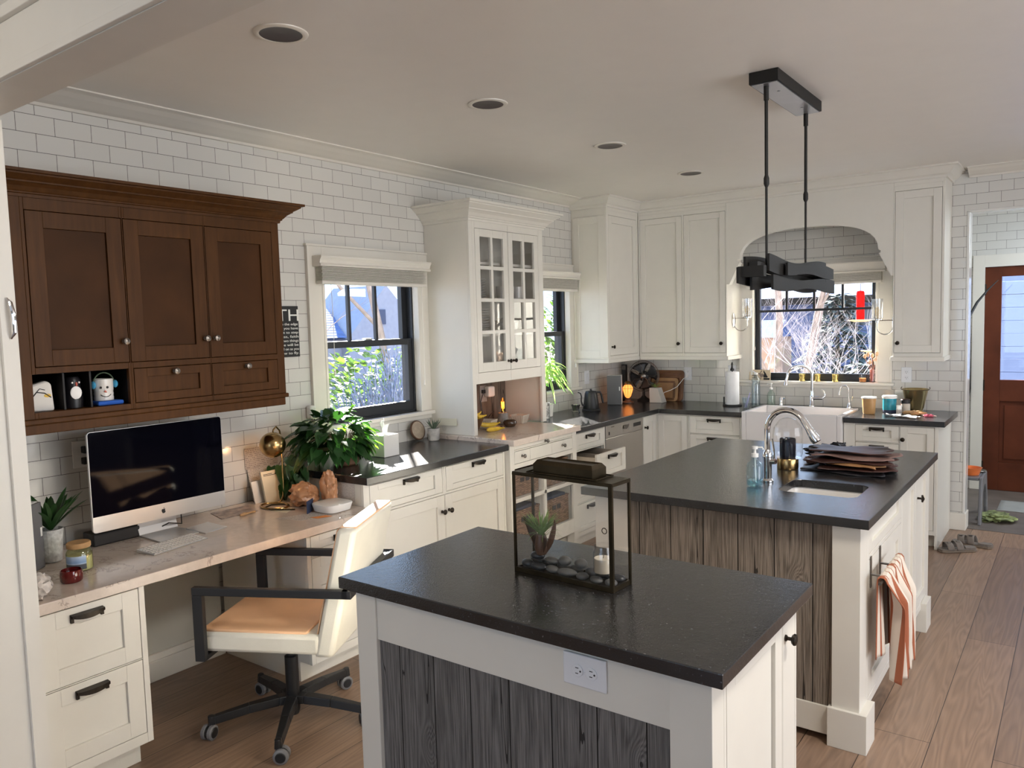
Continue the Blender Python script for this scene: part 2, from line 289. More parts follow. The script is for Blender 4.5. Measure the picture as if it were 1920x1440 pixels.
# ------------------------------------------------------------------ mesh builder
class MB:
    def __init__(s): s.bm = bmesh.new(); s.mi = 0
    def _f(s, vs):
        try: f = s.bm.faces.new(vs); f.material_index = s.mi; return f
        except ValueError: return None
    def box(s, x0, x1, y0, y1, z0, z1, mi=None):
        if mi is not None: s.mi = mi
        x0, x1 = min(x0, x1), max(x0, x1); y0, y1 = min(y0, y1), max(y0, y1); z0, z1 = min(z0, z1), max(z0, z1)
        v = [s.bm.verts.new(p) for p in ((x0, y0, z0), (x1, y0, z0), (x1, y1, z0), (x0, y1, z0), (x0, y0, z1), (x1, y0, z1), (x1, y1, z1), (x0, y1, z1))]
        for q in ((0, 3, 2, 1), (4, 5, 6, 7), (0, 1, 5, 4), (1, 2, 6, 5), (2, 3, 7, 6), (3, 0, 4, 7)): s._f([v[i] for i in q])
        return s
    def frus(s, c0, h0, c1, h1):
        """box frustum from rectangle (centre c0, half sizes h0) to rectangle c1,h1 along z"""
        v = []
        for c, h in ((c0, h0), (c1, h1)):
            for a, b in ((-1, -1), (1, -1), (1, 1), (-1, 1)): v.append(s.bm.verts.new((c[0]+a*h[0], c[1]+b*h[1], c[2])))
        for q in ((0, 3, 2, 1), (4, 5, 6, 7), (0, 1, 5, 4), (1, 2, 6, 5), (2, 3, 7, 6), (3, 0, 4, 7)): s._f([v[i] for i in q])
        return s
    def tube(s, pts, r, seg=8, caps=True, closed=False):
        pts = [Vector(p) for p in pts]; n = len(pts); rs = r if isinstance(r, (list, tuple)) else [r]*n
        rings = []; prev = None
        for i, p in enumerate(pts):
            if closed: t = pts[(i+1) % n]-pts[i-1]
            else: t = pts[min(i+1, n-1)]-pts[max(i-1, 0)]
            if t.length < 1e-9: t = Vector((0, 0, 1))
            t.normalize()
            a = prev if prev is not None else (Vector((0, 0, 1)) if abs(t.z) < .9 else Vector((1, 0, 0)))
            u = (a-t*a.dot(t))
            if u.length < 1e-6: u = t.orthogonal()
            u.normalize(); prev = u; w_ = t.cross(u)
            rings.append([s.bm.verts.new(p+(u*math.cos(2*PI*k/seg)+w_*math.sin(2*PI*k/seg))*rs[i]) for k in range(seg)])
        m = n if closed else n-1
        for i in range(m):
            A, B = rings[i], rings[(i+1) % n]
            for k in range(seg): s._f((A[k], A[(k+1) % seg], B[(k+1) % seg], B[k]))
        if caps and not closed: s._f(rings[0][::-1]); s._f(rings[-1])
        return s
    def cyl(s, p0, p1, r0, r1=None, seg=20): return s.tube([p0, p1], [r0, r0 if r1 is None else r1], seg)
    def lathe(s, prof, c=(0, 0, 0), seg=28, axis='z', sx=1, sy=1):
        rings = []
        for r, h in prof:
            ring = []
            for k in range(seg):
                a = 2*PI*k/seg; x, y = r*math.cos(a)*sx, r*math.sin(a)*sy
                p = {'z': (x, y, h), 'x': (h, x, y), 'y': (y, h, x), '-y': (x, -h, y)}[axis]
                ring.append(s.bm.verts.new((c[0]+p[0], c[1]+p[1], c[2]+p[2])))
            rings.append(ring)
        for A, B in zip(rings, rings[1:]):
            for k in range(seg): s._f((A[k], A[(k+1) % seg], B[(k+1) % seg], B[k]))
        if prof[0][0] > 1e-4: s._f(rings[0][::-1])
        if prof[-1][0] > 1e-4: s._f(rings[-1])
        return s
    def prism(s, poly, axis, a0, a1):
        """extrude a 2D polygon; axis x: poly=(y,z); y: (x,z); z: (x,y)"""
        def P(q, a): return {'x': (a, q[0], q[1]), 'y': (q[0], a, q[1]), 'z': (q[0], q[1], a)}[axis]
        A = [s.bm.verts.new(P(q, a0)) for q in poly]; B = [s.bm.verts.new(P(q, a1)) for q in poly]
        n = len(poly)
        for i in range(n): s._f((A[i], A[(i+1) % n], B[(i+1) % n], B[i]))
        s._f(A[::-1]); s._f(B); return s
    def ell(s, c, r, seg=16, rings=10, rz=0, tilt=0):
        rt_ = Matrix.Rotation(rz, 3, 'Z') @ Matrix.Rotation(tilt, 3, 'X'); L = []
        for i in range(rings+1):
            t = PI*i/rings
            if i in (0, rings): L.append([s.bm.verts.new(Vector(c)+rt_ @ Vector((0, 0, r[2]*math.cos(t))))]); continue
            L.append([s.bm.verts.new(Vector(c)+rt_ @ Vector((r[0]*math.sin(t)*math.cos(2*PI*k/seg), r[1]*math.sin(t)*math.sin(2*PI*k/seg), r[2]*math.cos(t)))) for k in range(seg)])
        for A, B in zip(L, L[1:]):
            for k in range(seg):
                if len(A) == 1: s._f((A[0], B[k], B[(k+1) % seg]))
                elif len(B) == 1: s._f((A[k], B[0], A[(k+1) % seg]))
                else: s._f((A[k], B[k], B[(k+1) % seg], A[(k+1) % seg]))
        return s
    def grid(s, fn, nu, nv, uv=False):
        V = [[s.bm.verts.new(fn(i/nu, j/nv)) for j in range(nv+1)] for i in range(nu+1)]
        ul = s.bm.loops.layers.uv.verify() if uv else None
        for i in range(nu):
            for j in range(nv):
                f = s._f((V[i][j], V[i+1][j], V[i+1][j+1], V[i][j+1]))
                if f and uv:
                    for l, q in zip(f.loops, ((i, j), (i+1, j), (i+1, j+1), (i, j+1))): l[ul].uv = (q[0]/nu, q[1]/nv)
        return s
    def blade(s, base, d, L, w_, droop=.3, n=7, fold=.2, tipp=1.0, side=None):
        """tapered leaf blade; uv.x across, uv.y along"""
        d = Vector(d).normalized(); side = Vector(side) if side else d.cross(Vector((0, 0, 1)))
        if side.length < 1e-4: side = Vector((1, 0, 0))
        side.normalize(); ul = s.bm.loops.layers.uv.verify(); rows = []
        for i in range(n+1):
            t = i/n; p = Vector(base)+d*L*t+Vector((0, 0, -droop*L*t*t)); ww = w_*(math.sin(PI*min(1, .12+.88*t))**.7 if tipp else (1-t*.9))
            nm = side.cross(d)
            rows.append([s.bm.verts.new(p-side*ww/2+nm*fold*ww/2), s.bm.verts.new(p), s.bm.verts.new(p+side*ww/2+nm*fold*ww/2)])
        for i in range(n):
            for k in range(2):
                f = s._f((rows[i][k], rows[i][k+1], rows[i+1][k+1], rows[i+1][k]))
                if f:
                    for l, q in zip(f.loops, ((k, i), (k+1, i), (k+1, i+1), (k, i+1))): l[ul].uv = (q[0]/2, q[1]/n)
        return s
    def shift(s, v): bmesh.ops.translate(s.bm, verts=s.bm.verts, vec=Vector(v)); return s
    def xf(s, mtx): bmesh.ops.transform(s.bm, matrix=mtx, verts=s.bm.verts); return s
def link(name, mb, mats, parent=None, bevel=0, smooth=False, off=None, solid=0):
    if off is not None: mb.shift(-Vector(off))
    bmesh.ops.recalc_face_normals(mb.bm, faces=mb.bm.faces)
    me = bpy.data.meshes.new(name); mb.bm.to_mesh(me); mb.bm.free()
    for m in (mats if isinstance(mats, (list, tuple)) else [mats]): me.materials.append(M[m] if isinstance(m, str) else m)
    o = bpy.data.objects.new(name, me); COL.objects.link(o)
    if smooth:
        for p in me.polygons: p.use_smooth = True
        try: me.set_sharp_from_angle(angle=R(40))
        except Exception: pass
    if solid:
        md = o.modifiers.new('solid', 'SOLIDIFY'); md.thickness = solid; md.offset = 0
    if bevel:
        md = o.modifiers.new('bevel', 'BEVEL'); md.width = bevel; md.segments = 2; md.limit_method = 'ANGLE'; md.angle_limit = R(50); md.harden_normals = False
    if parent: o.parent = parent
    return o
class T:
    """a thing: an Empty at its base, parts below it. world=True: parts are given in room coordinates"""
    def __init__(s, name, label, cat, loc, rz=0, group=None, world=True, kind=None):
        s.o = bpy.data.objects.new(name, None); COL.objects.link(s.o); s.o.location = loc; s.o.rotation_euler = (0, 0, rz)
        s.o.empty_display_size = .1; s.loc = Vector(loc); s.world = world
        if kind: s.o['kind'] = kind
        else: s.o['label'] = label; s.o['category'] = cat
        if group: s.o['group'] = group
    def part(s, name, mb, mats, parent=None, bevel=0, smooth=False, solid=0, label=None):
        o = link(name, mb, mats, parent or s.o, bevel, smooth, s.loc if s.world else None, solid)
        if label: o['label'] = label
        return o
def solo(name, mb, mats, label, cat, loc, group=None, world=True, rz=0, bevel=0, smooth=False, solid=0):
    o = link(name, mb, mats, None, bevel, smooth, loc if world else None, solid)
    o.location = loc; o.rotation_euler = (0, 0, rz); o['label'] = label; o['category'] = cat
    if group: o['group'] = group
    return o
def struct(name, mb, mats, bevel=0, smooth=False, parent=None):
    o = link(name, mb, mats, parent, bevel, smooth)
    if not parent: o['kind'] = 'structure'
    return o
def textmesh(name, s, size, mat, mtx, parent=None, off=None, width=None, depth=.0008, align='LEFT', font_sx=1):
    c = bpy.data.curves.new(name, 'FONT'); c.body = s; c.size = size; c.extrude = depth; c.align_x = align
    t = bpy.data.objects.new('tmp', c); COL.objects.link(t); bpy.context.view_layer.update()
    me = bpy.data.meshes.new_from_object(t); bpy.data.objects.remove(t)
    me.name = name
    xs = [v.co.x for v in me.vertices] or [0, 1]
    sx = font_sx if width is None else width/(max(xs)-min(xs))
    for v in me.vertices: v.co = mtx @ Vector((v.co.x*sx, v.co.y, v.co.z))
    if off is not None:
        for v in me.vertices: v.co -= Vector(off)
    me.materials.clear(); me.materials.append(M[mat]); o = bpy.data.objects.new(name, me); COL.objects.link(o); o.parent = parent
    return o
def PX(x, y, z): return Matrix(((0, 0, 1, x), (1, 0, 0, y), (0, 1, 0, z), (0, 0, 0, 1)))     # text plane facing +x
def PY(x, y, z): return Matrix(((1, 0, 0, x), (0, 0, -1, y), (0, 1, 0, z), (0, 0, 0, 1)))    # text plane facing -y
class F:
    """a vertical face: ax 'x' faces +x (u=y), 'y' faces -y (u=x); d measures outward"""
    def __init__(s, ax, pos): s.ax, s.pos = ax, pos
    def p(s, u, w_, d): return (s.pos+d, u, w_) if s.ax == 'x' else (u, s.pos-d, w_)
    def box(s, mb, u0, u1, w0, w1, d0, d1):
        a, b = s.p(u0, w0, d0), s.p(u1, w1, d1); return mb.box(a[0], b[0], a[1], b[1], a[2], b[2])
def holes(f, mb, u0, u1, w0, w1, hs, d0, d1):
    us = sorted({u0, u1, *[h[0] for h in hs], *[h[1] for h in hs]}); ws = sorted({w0, w1, *[h[2] for h in hs], *[h[3] for h in hs]})
    us = [u for u in us if u0-1e-6 <= u <= u1+1e-6]; ws = [v for v in ws if w0-1e-6 <= v <= w1+1e-6]
    for i in range(len(us)-1):
        j = 0
        while j < len(ws)-1:
            um = (us[i]+us[i+1])/2
            free = lambda k: not any(h[0] < um < h[1] and h[2] < (ws[k]+ws[k+1])/2 < h[3] for h in hs)
            if not free(j): j += 1; continue
            k = j
            while k+1 < len(ws)-1 and free(k+1): k += 1
            f.box(mb, us[i], us[i+1], ws[j], ws[k+1], d0, d1); j = k+1
    return mb
def shaker(t, f, name, u0, u1, w0, w1, mat='paint', rw=.062, rh=None, parent=None, th=.019, flat=False, label=None):
    g = .0025; u0 += g; u1 -= g; w0 += g; w1 -= g; mb = MB()
    if flat: f.box(mb, u0, u1, w0, w1, .001, th)
    else:
        rh = rh or rw
        f.box(mb, u0, u0+rw, w0, w1, .001, th); f.box(mb, u1-rw, u1, w0, w1, .001, th)
        f.box(mb, u0+rw, u1-rw, w0, w0+rh, .001, th); f.box(mb, u0+rw, u1-rw, w1-rh, w1, .001, th)
        f.box(mb, u0+rw, u1-rw, w0+rh, w1-rh, .001, th-.011)
    return t.part(name, mb, mat, parent, bevel=.0012, label=label)
def knob(t, f, u, w_, d, parent, mat='bronze', r=.0155, name='knob'):
    prof = [(.009, 0), (.0085, .004), (.005, .007), (.005, .016), (r*.75, .019), (r, .024), (r*.92, .029), (r*.5, .032), (0, .033)]
    mb = MB(); mb.lathe(prof, (0, 0, 0), 16, 'x' if f.ax == 'x' else '-y'); mb.shift(f.p(u, w_, d))
    return t.part(name, mb, mat, parent, smooth=True)
def pull(t, f, u, w_, d, parent, L=.115, mat='bronze'):
    mb = MB(); n = 10
    f.box(mb, u-L/2, u+L/2, w_-.004, w_+.004, d, d+.006)
    for sgn in (-1, 1): f.box(mb, u+sgn*L/2, u+sgn*(L/2-.010), w_-.026, w_+.002, d, d+.010)
    for i in range(n):   # curved hood whose lip drops in the middle
        a0, a1 = -1+2*i/n, -1+2*(i+1)/n; e0 = .030*math.sqrt(max(0, 1-.55*a0*a0)); e1 = .030*math.sqrt(max(0, 1-.55*a1*a1))
        l0 = .005+.010*(1-a0*a0); l1 = .005+.010*(1-a1*a1); c0, c1 = u+a0*L/2, u+a1*L/2
        top = [f.p(c0, w_+.004, d), f.p(c1, w_+.004, d), f.p(c1, w_+.002, d+e1), f.p(c0, w_+.002, d+e0)]
        low = [f.p(c0, w_+.002-l0-.004, d+e0+.001), f.p(c1, w_+.002-l1-.004, d+e1+.001)]
        V = [mb.bm.verts.new(q) for q in top]; W = [mb.bm.verts.new(q) for q in low]
        mb._f(V); mb._f((V[3], V[2], W[1], W[0]))
        X = [mb.bm.verts.new(f.p(c0, w_-.003, d+.001)), mb.bm.verts.new(f.p(c1, w_-.003, d+.001))]
        mb._f((W[0], W[1], X[1], X[0]))
    return t.part('cup_pull', mb, mat, parent, smooth=False)

# ------------------------------------------------------------------ room shell
XR, YR, YB, H = 6.9, -4.0, 6.6, 2.7125
fL, fB = F('x', 0), F('y', YB)
W1 = (2.90, 3.71, 1.10, 2.05); W2 = (4.80, 5.61, 1.10, 2.05); W3 = (1.265, 2.28, 1.12, 2.02)
struct('wall_left', holes(fL, MB(), .93, 6.74, 0, H, [W1, W2], -.14, 0), 'tileL')
mb = MB(); mb.box(-.14, 0, YR, .93, 0, H); struct('wall_left', mb, 'wallp')
struct('wall_back', holes(fB, MB(), 0, XR, 0, H, [W3, (2.90, 4.05, 0, 2.41)], -.14, 0), 'tileB')
mb = MB(); mb.box(0, XR, YR-.14, YR, 0, .7).box(0, XR, YR-.14, YR, 2.3, H).box(0, .9, YR-.14, YR, .7, 2.3).box(4.3, XR, YR-.14, YR, .7, 2.3); struct('wall_front', mb, 'wallp')
mb = MB(); mb.box(XR, XR+.14, YR, .5, 0, H).box(XR, XR+.14, 4.9, YB, 0, H).box(XR, XR+.14, .5, 4.9, 0, .45).box(XR, XR+.14, .5, 4.9, 2.25, H); struct('wall_right', mb, 'wallp')
mb = MB(); mb.box(-.14, XR+.14, YR-.14, YB+.14, H, H+.1); struct('ceiling', mb, 'ceil')
mb = MB(); mb.box(-.14, XR+.14, YR-.14, 6.66, -.06, 0); struct('floor', mb, 'floor')
mb = MB(); mb.box(2.42, 5.0, 6.66, 8.4, -.06, 0); struct('floor', mb, 'slate')
# mudroom beyond the doorway
mb = MB(); holes(F('y', 8.25), mb, 2.42, 5.0, 0, H, [(2.86, 3.80, 0, 2.065)], -.14, 0); struct('wall_mudroom', mb, 'tileB')
mb = MB(); mb.box(2.43, 2.50, 6.742, 8.249, 0, H).box(5.0, 5.1, 6.74, 8.39, 0, H); struct('wall_mudroom_side', mb, 'wallp')
mb = MB(); mb.box(2.42, 5.1, 6.742, 8.39, H, H+.1); struct('ceiling_mudroom', mb, 'ceil')
mb = MB(); mb.box(2.905, 5.0, 6.655, 6.665, 0, .004); struct('trim_1', mb, 'slate')
# cased opening between living room and kitchen: left post, header beam
mb = MB(); mb.box(0, .818, .80, .93, 0, H); struct('wall_post', mb, 'trim')
mb = MB(); mb.box(.8175, .832, .905, .9295, 0, 2.36).box(.0, .832, .9295, .9515, 0, 2.36)
struct('trim_2', mb, 'trim')
mb = MB(); mb.box(.818, XR, .80, .93, 2.36, H); struct('wall_header', mb, 'trim')
def crown_poly(x0, s, zt=H, dep=.165, ht=.062):
    q = [(0, -ht), (.10, -ht), (.14, -ht*.82), (.30, -ht*.72), (.62, -ht*.42), (.80, -ht*.2), (.86, -ht*.16), (1, -ht*.10), (1, 0), (0, 0)]
    return [(x0+s*a*dep, zt+b) for a, b in q]
mb = MB(); mb.box(.86, XR, .785, .80, 2.362, 2.385).box(.86, XR, .79, .80, 2.385, 2.50).box(.86, XR, .775, .80, 2.50, 2.53).prism(crown_poly(.80, -1, 2.56, .06, .05), 'x', .0, XR)
struct('trim_3', mb, 'trim', bevel=.002)
mb = MB(); mb.prism(crown_poly(0, 1), 'y', .95, 5.679); struct('trim_4', mb, 'trim')
mb = MB(); mb.prism(crown_poly(YB, -1, H, .15, .062), 'x', 2.895, XR); struct('trim_5', mb, 'trim')
mb = MB(); mb.box(.0, .012, .95, 2.13, 0, .74); struct('trim_6', mb, 'wallp')
mb = MB(); mb.box(.012, .030, 1.362, 2.128, 0, .13).box(.012, .038, 1.362, 2.128, 0, .10); struct('baseboard_left', mb, 'trim', bevel=.003)
mb = MB(); mb.box(2.775, 2.91, 6.58, 6.6, 0, .13).box(2.90, 2.912, 6.6, 6.75, 0, .13); struct('baseboard_back', mb, 'trim', bevel=.003)
mb = MB(); mb.box(2.886, 2.904, 6.594, 6.75, .13, 2.41).box(2.886, 4.07, 6.594, 6.75, 2.398, 2.414); struct('trim_7', mb, plain('glossy_tile_edge', (.74, .73, .70), .1, var=.01), bevel=.004)

def window(name, f, W, kind):
    e = bpy.data.objects.new(name, None); COL.objects.link(e); e['kind'] = 'structure'
    u0, u1, w0, w1 = W; cs = .108
    def st(n, mb, m, bevel=.0015): return struct(n, mb, m, bevel, parent=e)
    mb = MB(); f.box(mb, u0-cs, u0, w0, w1+.10, 0, .018); f.box(mb, u1, u1+cs, w0, w1+.10, 0, .018); f.box(mb, u0, u1, w1, w1+.10, 0, .018)
    f.box(mb, u0-.006, u0+.012, w0, w1, -.03, .022); f.box(mb, u1-.012, u1+.006, w0, w1, -.03, .022); f.box(mb, u0-cs-.008, u1+cs+.008, w1+.10, w1+.112, 0, .026)
    f.box(mb, u0-cs-.001, u0-cs+.012, w0+.001, w1+.099, .0005, .024); f.box(mb, u1+cs-.012, u1+cs+.001, w0+.001, w1+.099, .0005, .024); st('casing', mb, 'trim')
    mb = MB(); f.box(mb, u0-cs-.02, u1+cs+.02, w0-.024, w0, -.03, .05); f.box(mb, u0-cs, u1+cs, w0-.055, w0-.024, 0, .016); st('sill', mb, 'trim', .004)
    mb = MB()
    for a, b in ((u0, u0+.022), (u1-.022, u1)): f.box(mb, a, b, w0, w1, -.139, -.031)
    f.box(mb, u0, u1, w1-.02, w1, -.139, -.031); f.box(mb, u0, u1, w0-.02, w0+.012, -.139, -.031); st('jamb', mb, 'black')
    if kind == 'double':
        ml = w0+.475; sw = .042
        mb = MB(); a, b = u0+.022, u1-.022
        holes(f, mb, a, b, w0+.012, ml+.018, [(a+sw, b-sw, w0+.074, ml-.022)], -.075, -.038); st('lower_sash', mb, 'black')
        mb = MB(); holes(f, mb, a, b, ml-.02, w1-.02, [(a+sw, b-sw, ml+.018, w1-.06)], -.118, -.081)
        for k in (1, 2):
            c = a+sw+(b-a-2*sw)*k/3; f.box(mb, c-.010, c+.010, ml+.018, w1-.06, -.112, -.088)
        st('upper_sash', mb, 'black')
        mb = MB(); f.box(mb, (a+b)/2-.03, (a+b)/2+.03, ml+.018, ml+.030, -.075, -.045); st('sash_lock', mb, 'nickel')
        mb = MB(); f.box(mb, a+sw-.004, b-sw+.004, w0+.07, ml-.018, -.058, -.055); st('glass_pane', mb, 'gwin', 0)
        mb = MB(); f.box(mb, a+sw-.004, b-sw+.004, ml+.014, w1-.056, -.101, -.098); st('glass_pane', mb, 'gwin', 0)
    else:
        mb = MB(); a, b = u0+.012, u1-.012; sw = .042
        holes(f, mb, a, b, w0+.005, w1-.02, [(a+sw, b-sw, w0+.062, w1-.06)], -.085, -.045)
        f.box(mb, a+sw, b-sw, 1.706, 1.726, -.078, -.052)
        for k in (1, 2, 3):
            c = a+sw+(b-a-2*sw)*k/4; f.box(mb, c-.009, c+.009, 1.726, w1-.06, -.078, -.052)
        st('sash', mb, 'black')
        mb = MB(); f.box(mb, a+sw-.004, b-sw+.004, w0+.058, w1-.056, -.066, -.063); st('glass_pane', mb, 'gwin', 0)
window('window_1', fL, W1, 'double'); window('window_2', fL, W2, 'double'); window('window_3', fB, W3, 'picture')
def blind(f, u0, u1, loc, label, dB=.02, ws=(1.930, 2.032, 2.092), cords=True):
    t = T('window_blind', label, 'blind', loc, group=None)
    mb = MB(); z0, z1, z2 = ws
    pr = [(dB+.001, z1), (dB+.072, z1), (dB+.075, z1+.010), (dB+.066, z1+.018), (dB+.070, z1+.034), (dB+.080, z2-.010), (dB+.080, z2), (dB+.001, z2)]
    if f.ax == 'x': mb.prism([(f.pos+a, b) for a, b in pr], 'y', u0, u1)
    else: mb.prism([(f.pos-a, b) for a, b in pr], 'x', u0, u1)
    t.part('valance', mb, 'trim')
    mb = MB(); n = 12
    for i in range(n): f.box(mb, u0+.02, u1-.03, z0+.022+(z1-z0-.022)*i/n, z0+.022+(z1-z0-.022)*i/n+.0038, dB+.004+.002*(i % 2), dB+.056+.003*((i*7) % 3))
    t.part('slats', mb, 'shade')
    mb = MB(); f.box(mb, u0+.018, u1-.028, z0, z0+.020, dB+.004, dB+.060); t.part('bottom_rail', mb, 'trim', bevel=.004)
    if cords:
        for nm, uc, zl in (('pull_cord', u1-.07, z0-.62), ('tilt_wand', u0+.09, z0-.50)):
            mb = MB(); mb.tube([f.p(uc, z0, dB+.05), f.p(uc+.004, (z0+zl)/2, dB+.05), f.p(uc, zl, dB+.05)], .0016, 6)
            mb.cyl(f.p(uc, zl, dB+.05), f.p(uc, zl-.03, dB+.05), .005, .007, 10); t.part(nm, mb, 'trim', smooth=True)
    return t
blind(fL, 2.828, 3.756, (.02, 3.3, 2.0), 'white wooden blind raised under its valance at the window over the leafy pothos')
blind(fL, 4.72, 5.67, (.02, 5.2, 2.0), 'white wooden blind raised beyond the tall glass-door hutch')
blind(fB, 1.22, 2.345, (1.78, 6.58, 2.0), 'white wooden blind raised at the window behind the farmhouse sink', ws=(1.915, 2.0, 2.085))
# mudroom door
e = bpy.data.objects.new('door_1', None); COL.objects.link(e); e['kind'] = 'structure'
fD = F('y', 8.27)
mb = MB(); fD.box(mb, 2.765, 2.86, 0, 2.175, .02, .042); fD.box(mb, 3.80, 3.90, 0, 2.175, .02, .042); fD.box(mb, 2.86, 3.80, 2.065, 2.175, .02, .042); struct('door_casing', mb, 'trim', .002, parent=e)
mb = MB(); holes(fD, mb, 2.861, 3.799, .002, 2.064, [(2.99, 3.67, 1.03, 1.975), (2.99, 3.67, .26, .835)], -.03, .012)
fD.box(mb, 2.99, 3.67, .26, .835, -.02, -.006); fD.box(mb, 3.03, 3.63, .30, .795, -.02, .004); struct('door_leaf', mb, 'door', .002, parent=e)
mb = MB(); fD.box(mb, 2.985, 3.675, 1.025, 1.98, -.012, -.008); struct('glass_pane', mb, 'gwin', parent=e)
for z in (.22, .98, 1.86):
    mb = MB(); mb.cyl(fD.p(2.864, z-.05, .022), fD.p(2.864, z+.05, .022), .008, seg=10); struct('door_hinge', mb, 'bronze', parent=e)

# ------------------------------------------------------------------ recessed ceiling lights
for i, lb in enumerate(('round recessed ceiling light nearest the header beam, largest of the row', 'round recessed ceiling light second from the beam, high above the desk window', 'round recessed ceiling light third in the row, above the glass-door hutch', 'round recessed ceiling light farthest away, smallest of the row by the corner cabinets')):
    x, y = 1.3066, 1.6767+1.1792*i; t = T('recessed_light', lb, 'ceiling light', (x, y, H), group='recessed ceiling lights')
    mb = MB(); mb.lathe([(.074, -.001), (.074, -.006), (.084, -.008), (.094, -.004), (.095, -.0005)], (x, y, H), 40); t.part('trim_ring', mb, 'trim', smooth=True)
    mb = MB(); mb.lathe([(.0745, -.0015), (.0745, -.005), (.070, -.0045), (.050, -.003), (0, -.0015)], (x, y, H), 40); t.part('baffle', mb, 'recess', smooth=True)

# ------------------------------------------------------------------ brown wall cabinet over the desk
def wall_crown(mb, x1, y0, y1, z0, z1, dep, left=True, right=True, x0=.0):
    """mitred crown on a cabinet standing on the left wall: profile rows are nested boxes"""
    q = [(0, 0), (.08, 0), (.10, .12), (.17, .15), (.17, .20), (.22, .24), (.34, .40), (.50, .52), (.56, .54), (.56, .60), (.66, .66), (.80, .76), (.86, .80), (.86, .86), (1, .88), (1, 1)]
    for (a, b), (c, d) in zip(q, q[1:]):
        if d-b < 1e-6: continue
        la, lc = a*dep, c*dep
        v = []
        for l, z in ((la, b), (lc, d)):
            z = z0+(z1-z0)*z; ya, yb = y0-(l if left else 0), y1+(l if right else 0)
            v += [mb.bm.verts.new(p) for p in ((x0, ya, z), (x1+l, ya, z), (x1+l, yb, z), (x0, yb, z))]
        for f_ in ((0, 3, 2, 1), (4, 5, 6, 7), (0, 1, 5, 4), (1, 2, 6, 5), (2, 3, 7, 6), (3, 0, 4, 7)): mb._f([v[i] for i in f_])
    return mb
t = T('wall_cabinet', 'dark brown wooden wall cabinet with three doors hung above the desk', 'cabinet', (.0, 1.7, 1.30))
f = F('x', .386); A = 'alder'
mb = MB(); mb.box(.001, .02, 1.10, 2.31, 1.36, 2.21).box(.02, .385, 1.10, 1.125, 1.36, 2.21).box(.02, .385, 2.285, 2.31, 1.36, 2.21)
mb.box(.02, .385, 1.125, 2.285, 2.17, 2.21).box(.02, .385, 1.125, 2.285, 1.365, 1.384).box(.02, .385, 1.125, 2.285, 1.531, 1.55).box(.02, .385, 1.535, 1.55, 1.384, 1.531)
holes(f, mb, 1.10, 2.31, 1.36, 2.21, [(1.168, 1.534, 1.556, 2.15), (1.538, 1.904, 1.556, 2.15), (1.908, 2.268, 1.556, 2.15), (1.155, 1.525, 1.384, 1.531), (1.545, 1.904, 1.384, 1.531), (1.908, 2.268, 1.384, 1.531)], 0, .019)
t.part('body', mb, A, bevel=.0015)
mb = MB(); mb.box(.0205, .0215, 1.155, 1.533, 1.385, 1.53).box(.0215, .384, 1.1255, 1.127, 1.385, 1.53).box(.0215, .384, 1.5335, 1.5345, 1.385, 1.53).box(.0215, .38, 1.127, 1.5335, 1.5295, 1.5305); t.part('cubby_lining', mb, 'dark_in')
for y in (1.275, 1.377):
    mb = MB(); mb.box(.022, .384, y-.0035, y+.0035, 1.3845, 1.529); t.part('divider', mb, 'dark_in')
for (a, b), ku in zip(((1.168, 1.534), (1.538, 1.904), (1.908, 2.268)), (1.512, 1.882, 1.930)):
    d = shaker(t, f, 'door', a, b, 1.556, 2.15, A, .062); mb = MB(); f.box(mb, a+.066, b-.066, 1.622, 2.084, .0075, .0088); t.part('panel', mb, 'alderp', d); knob(t, f, ku, 1.645, .019, d, 'pewter', .0145)
for a, b in ((1.545, 1.904), (1.908, 2.268)):
    d = shaker(t, f, 'drawer', a, b, 1.384, 1.531, A, .055, .036); knob(t, f, (a+b)/2, 1.508, .019, d, 'pewter', .0145)
mb = wall_crown(MB(), .405, 1.10, 2.31, 2.195, 2.285, .095, left=True, x0=.001); t.part('crown', mb, A)
mb = MB(); mb.box(.001, .417, 1.095, 2.318, 1.340, 1.360).box(.001, .408, 1.10, 2.303, 1.302, 1.340); t.part('base_moulding', mb, A, bevel=.004)

# ------------------------------------------------------------------ desk run
t = T('desk', 'white quartz desk top with faint brown veins, lowest counter on the left', 'desk', (.37, 1.75, .72))
mb = MB(); mb.box(.013, .755, .952, 2.556, .72, .76); t.part('slab', mb, 'quartz', bevel=.003)
def drawers(t, f, u0, u1, ws, first=None, **k):
    for w0, w1 in ws:
        d = shaker(t, f, 'drawer', u0, u1, w0, w1, rw=k.get('rw', .055), rh=k.get('rh', .055)); pull(t, f, (u0+u1)/2+k.get('po', 0), w1-k.get('pd', .030), .019, d, k.get('L', .115))
t = T('desk_drawer_unit', 'white two-drawer file cabinet under the near end of the desk', 'cabinet', (.35, 1.15, 0)); f = F('x', .711)
mb = MB(); mb.box(.04, .711, .955, 1.36, .10, .719).box(.04, .66, .955, 1.34, 0, .10); holes(f, mb, .955, 1.36, .10, .719, [(.975, 1.338, .140, .432), (.975, 1.338, .436, .712)], 0, .019); t.part('body', mb, 'paint', bevel=.0015)
drawers(t, f, .975, 1.338, [(.436, .712), (.140, .432)], po=-.012, rw=.062, rh=.062)
t = T('desk_drawer_unit', 'white three-drawer cabinet half hidden behind the cream office chair', 'cabinet', (.35, 2.35, 0))
mb = MB(); mb.box(.04, .711, 2.132, 2.556, .10, .719).box(.04, .64, 2.132, 2.556, 0, .10); W = [(.61, .712), (.41, .606), (.140, .406)]; holes(f, mb, 2.132, 2.556, .10, .719, [(2.155, 2.545, a, b) for a, b in W], 0, .019); t.part('body', mb, 'paint', bevel=.0015)
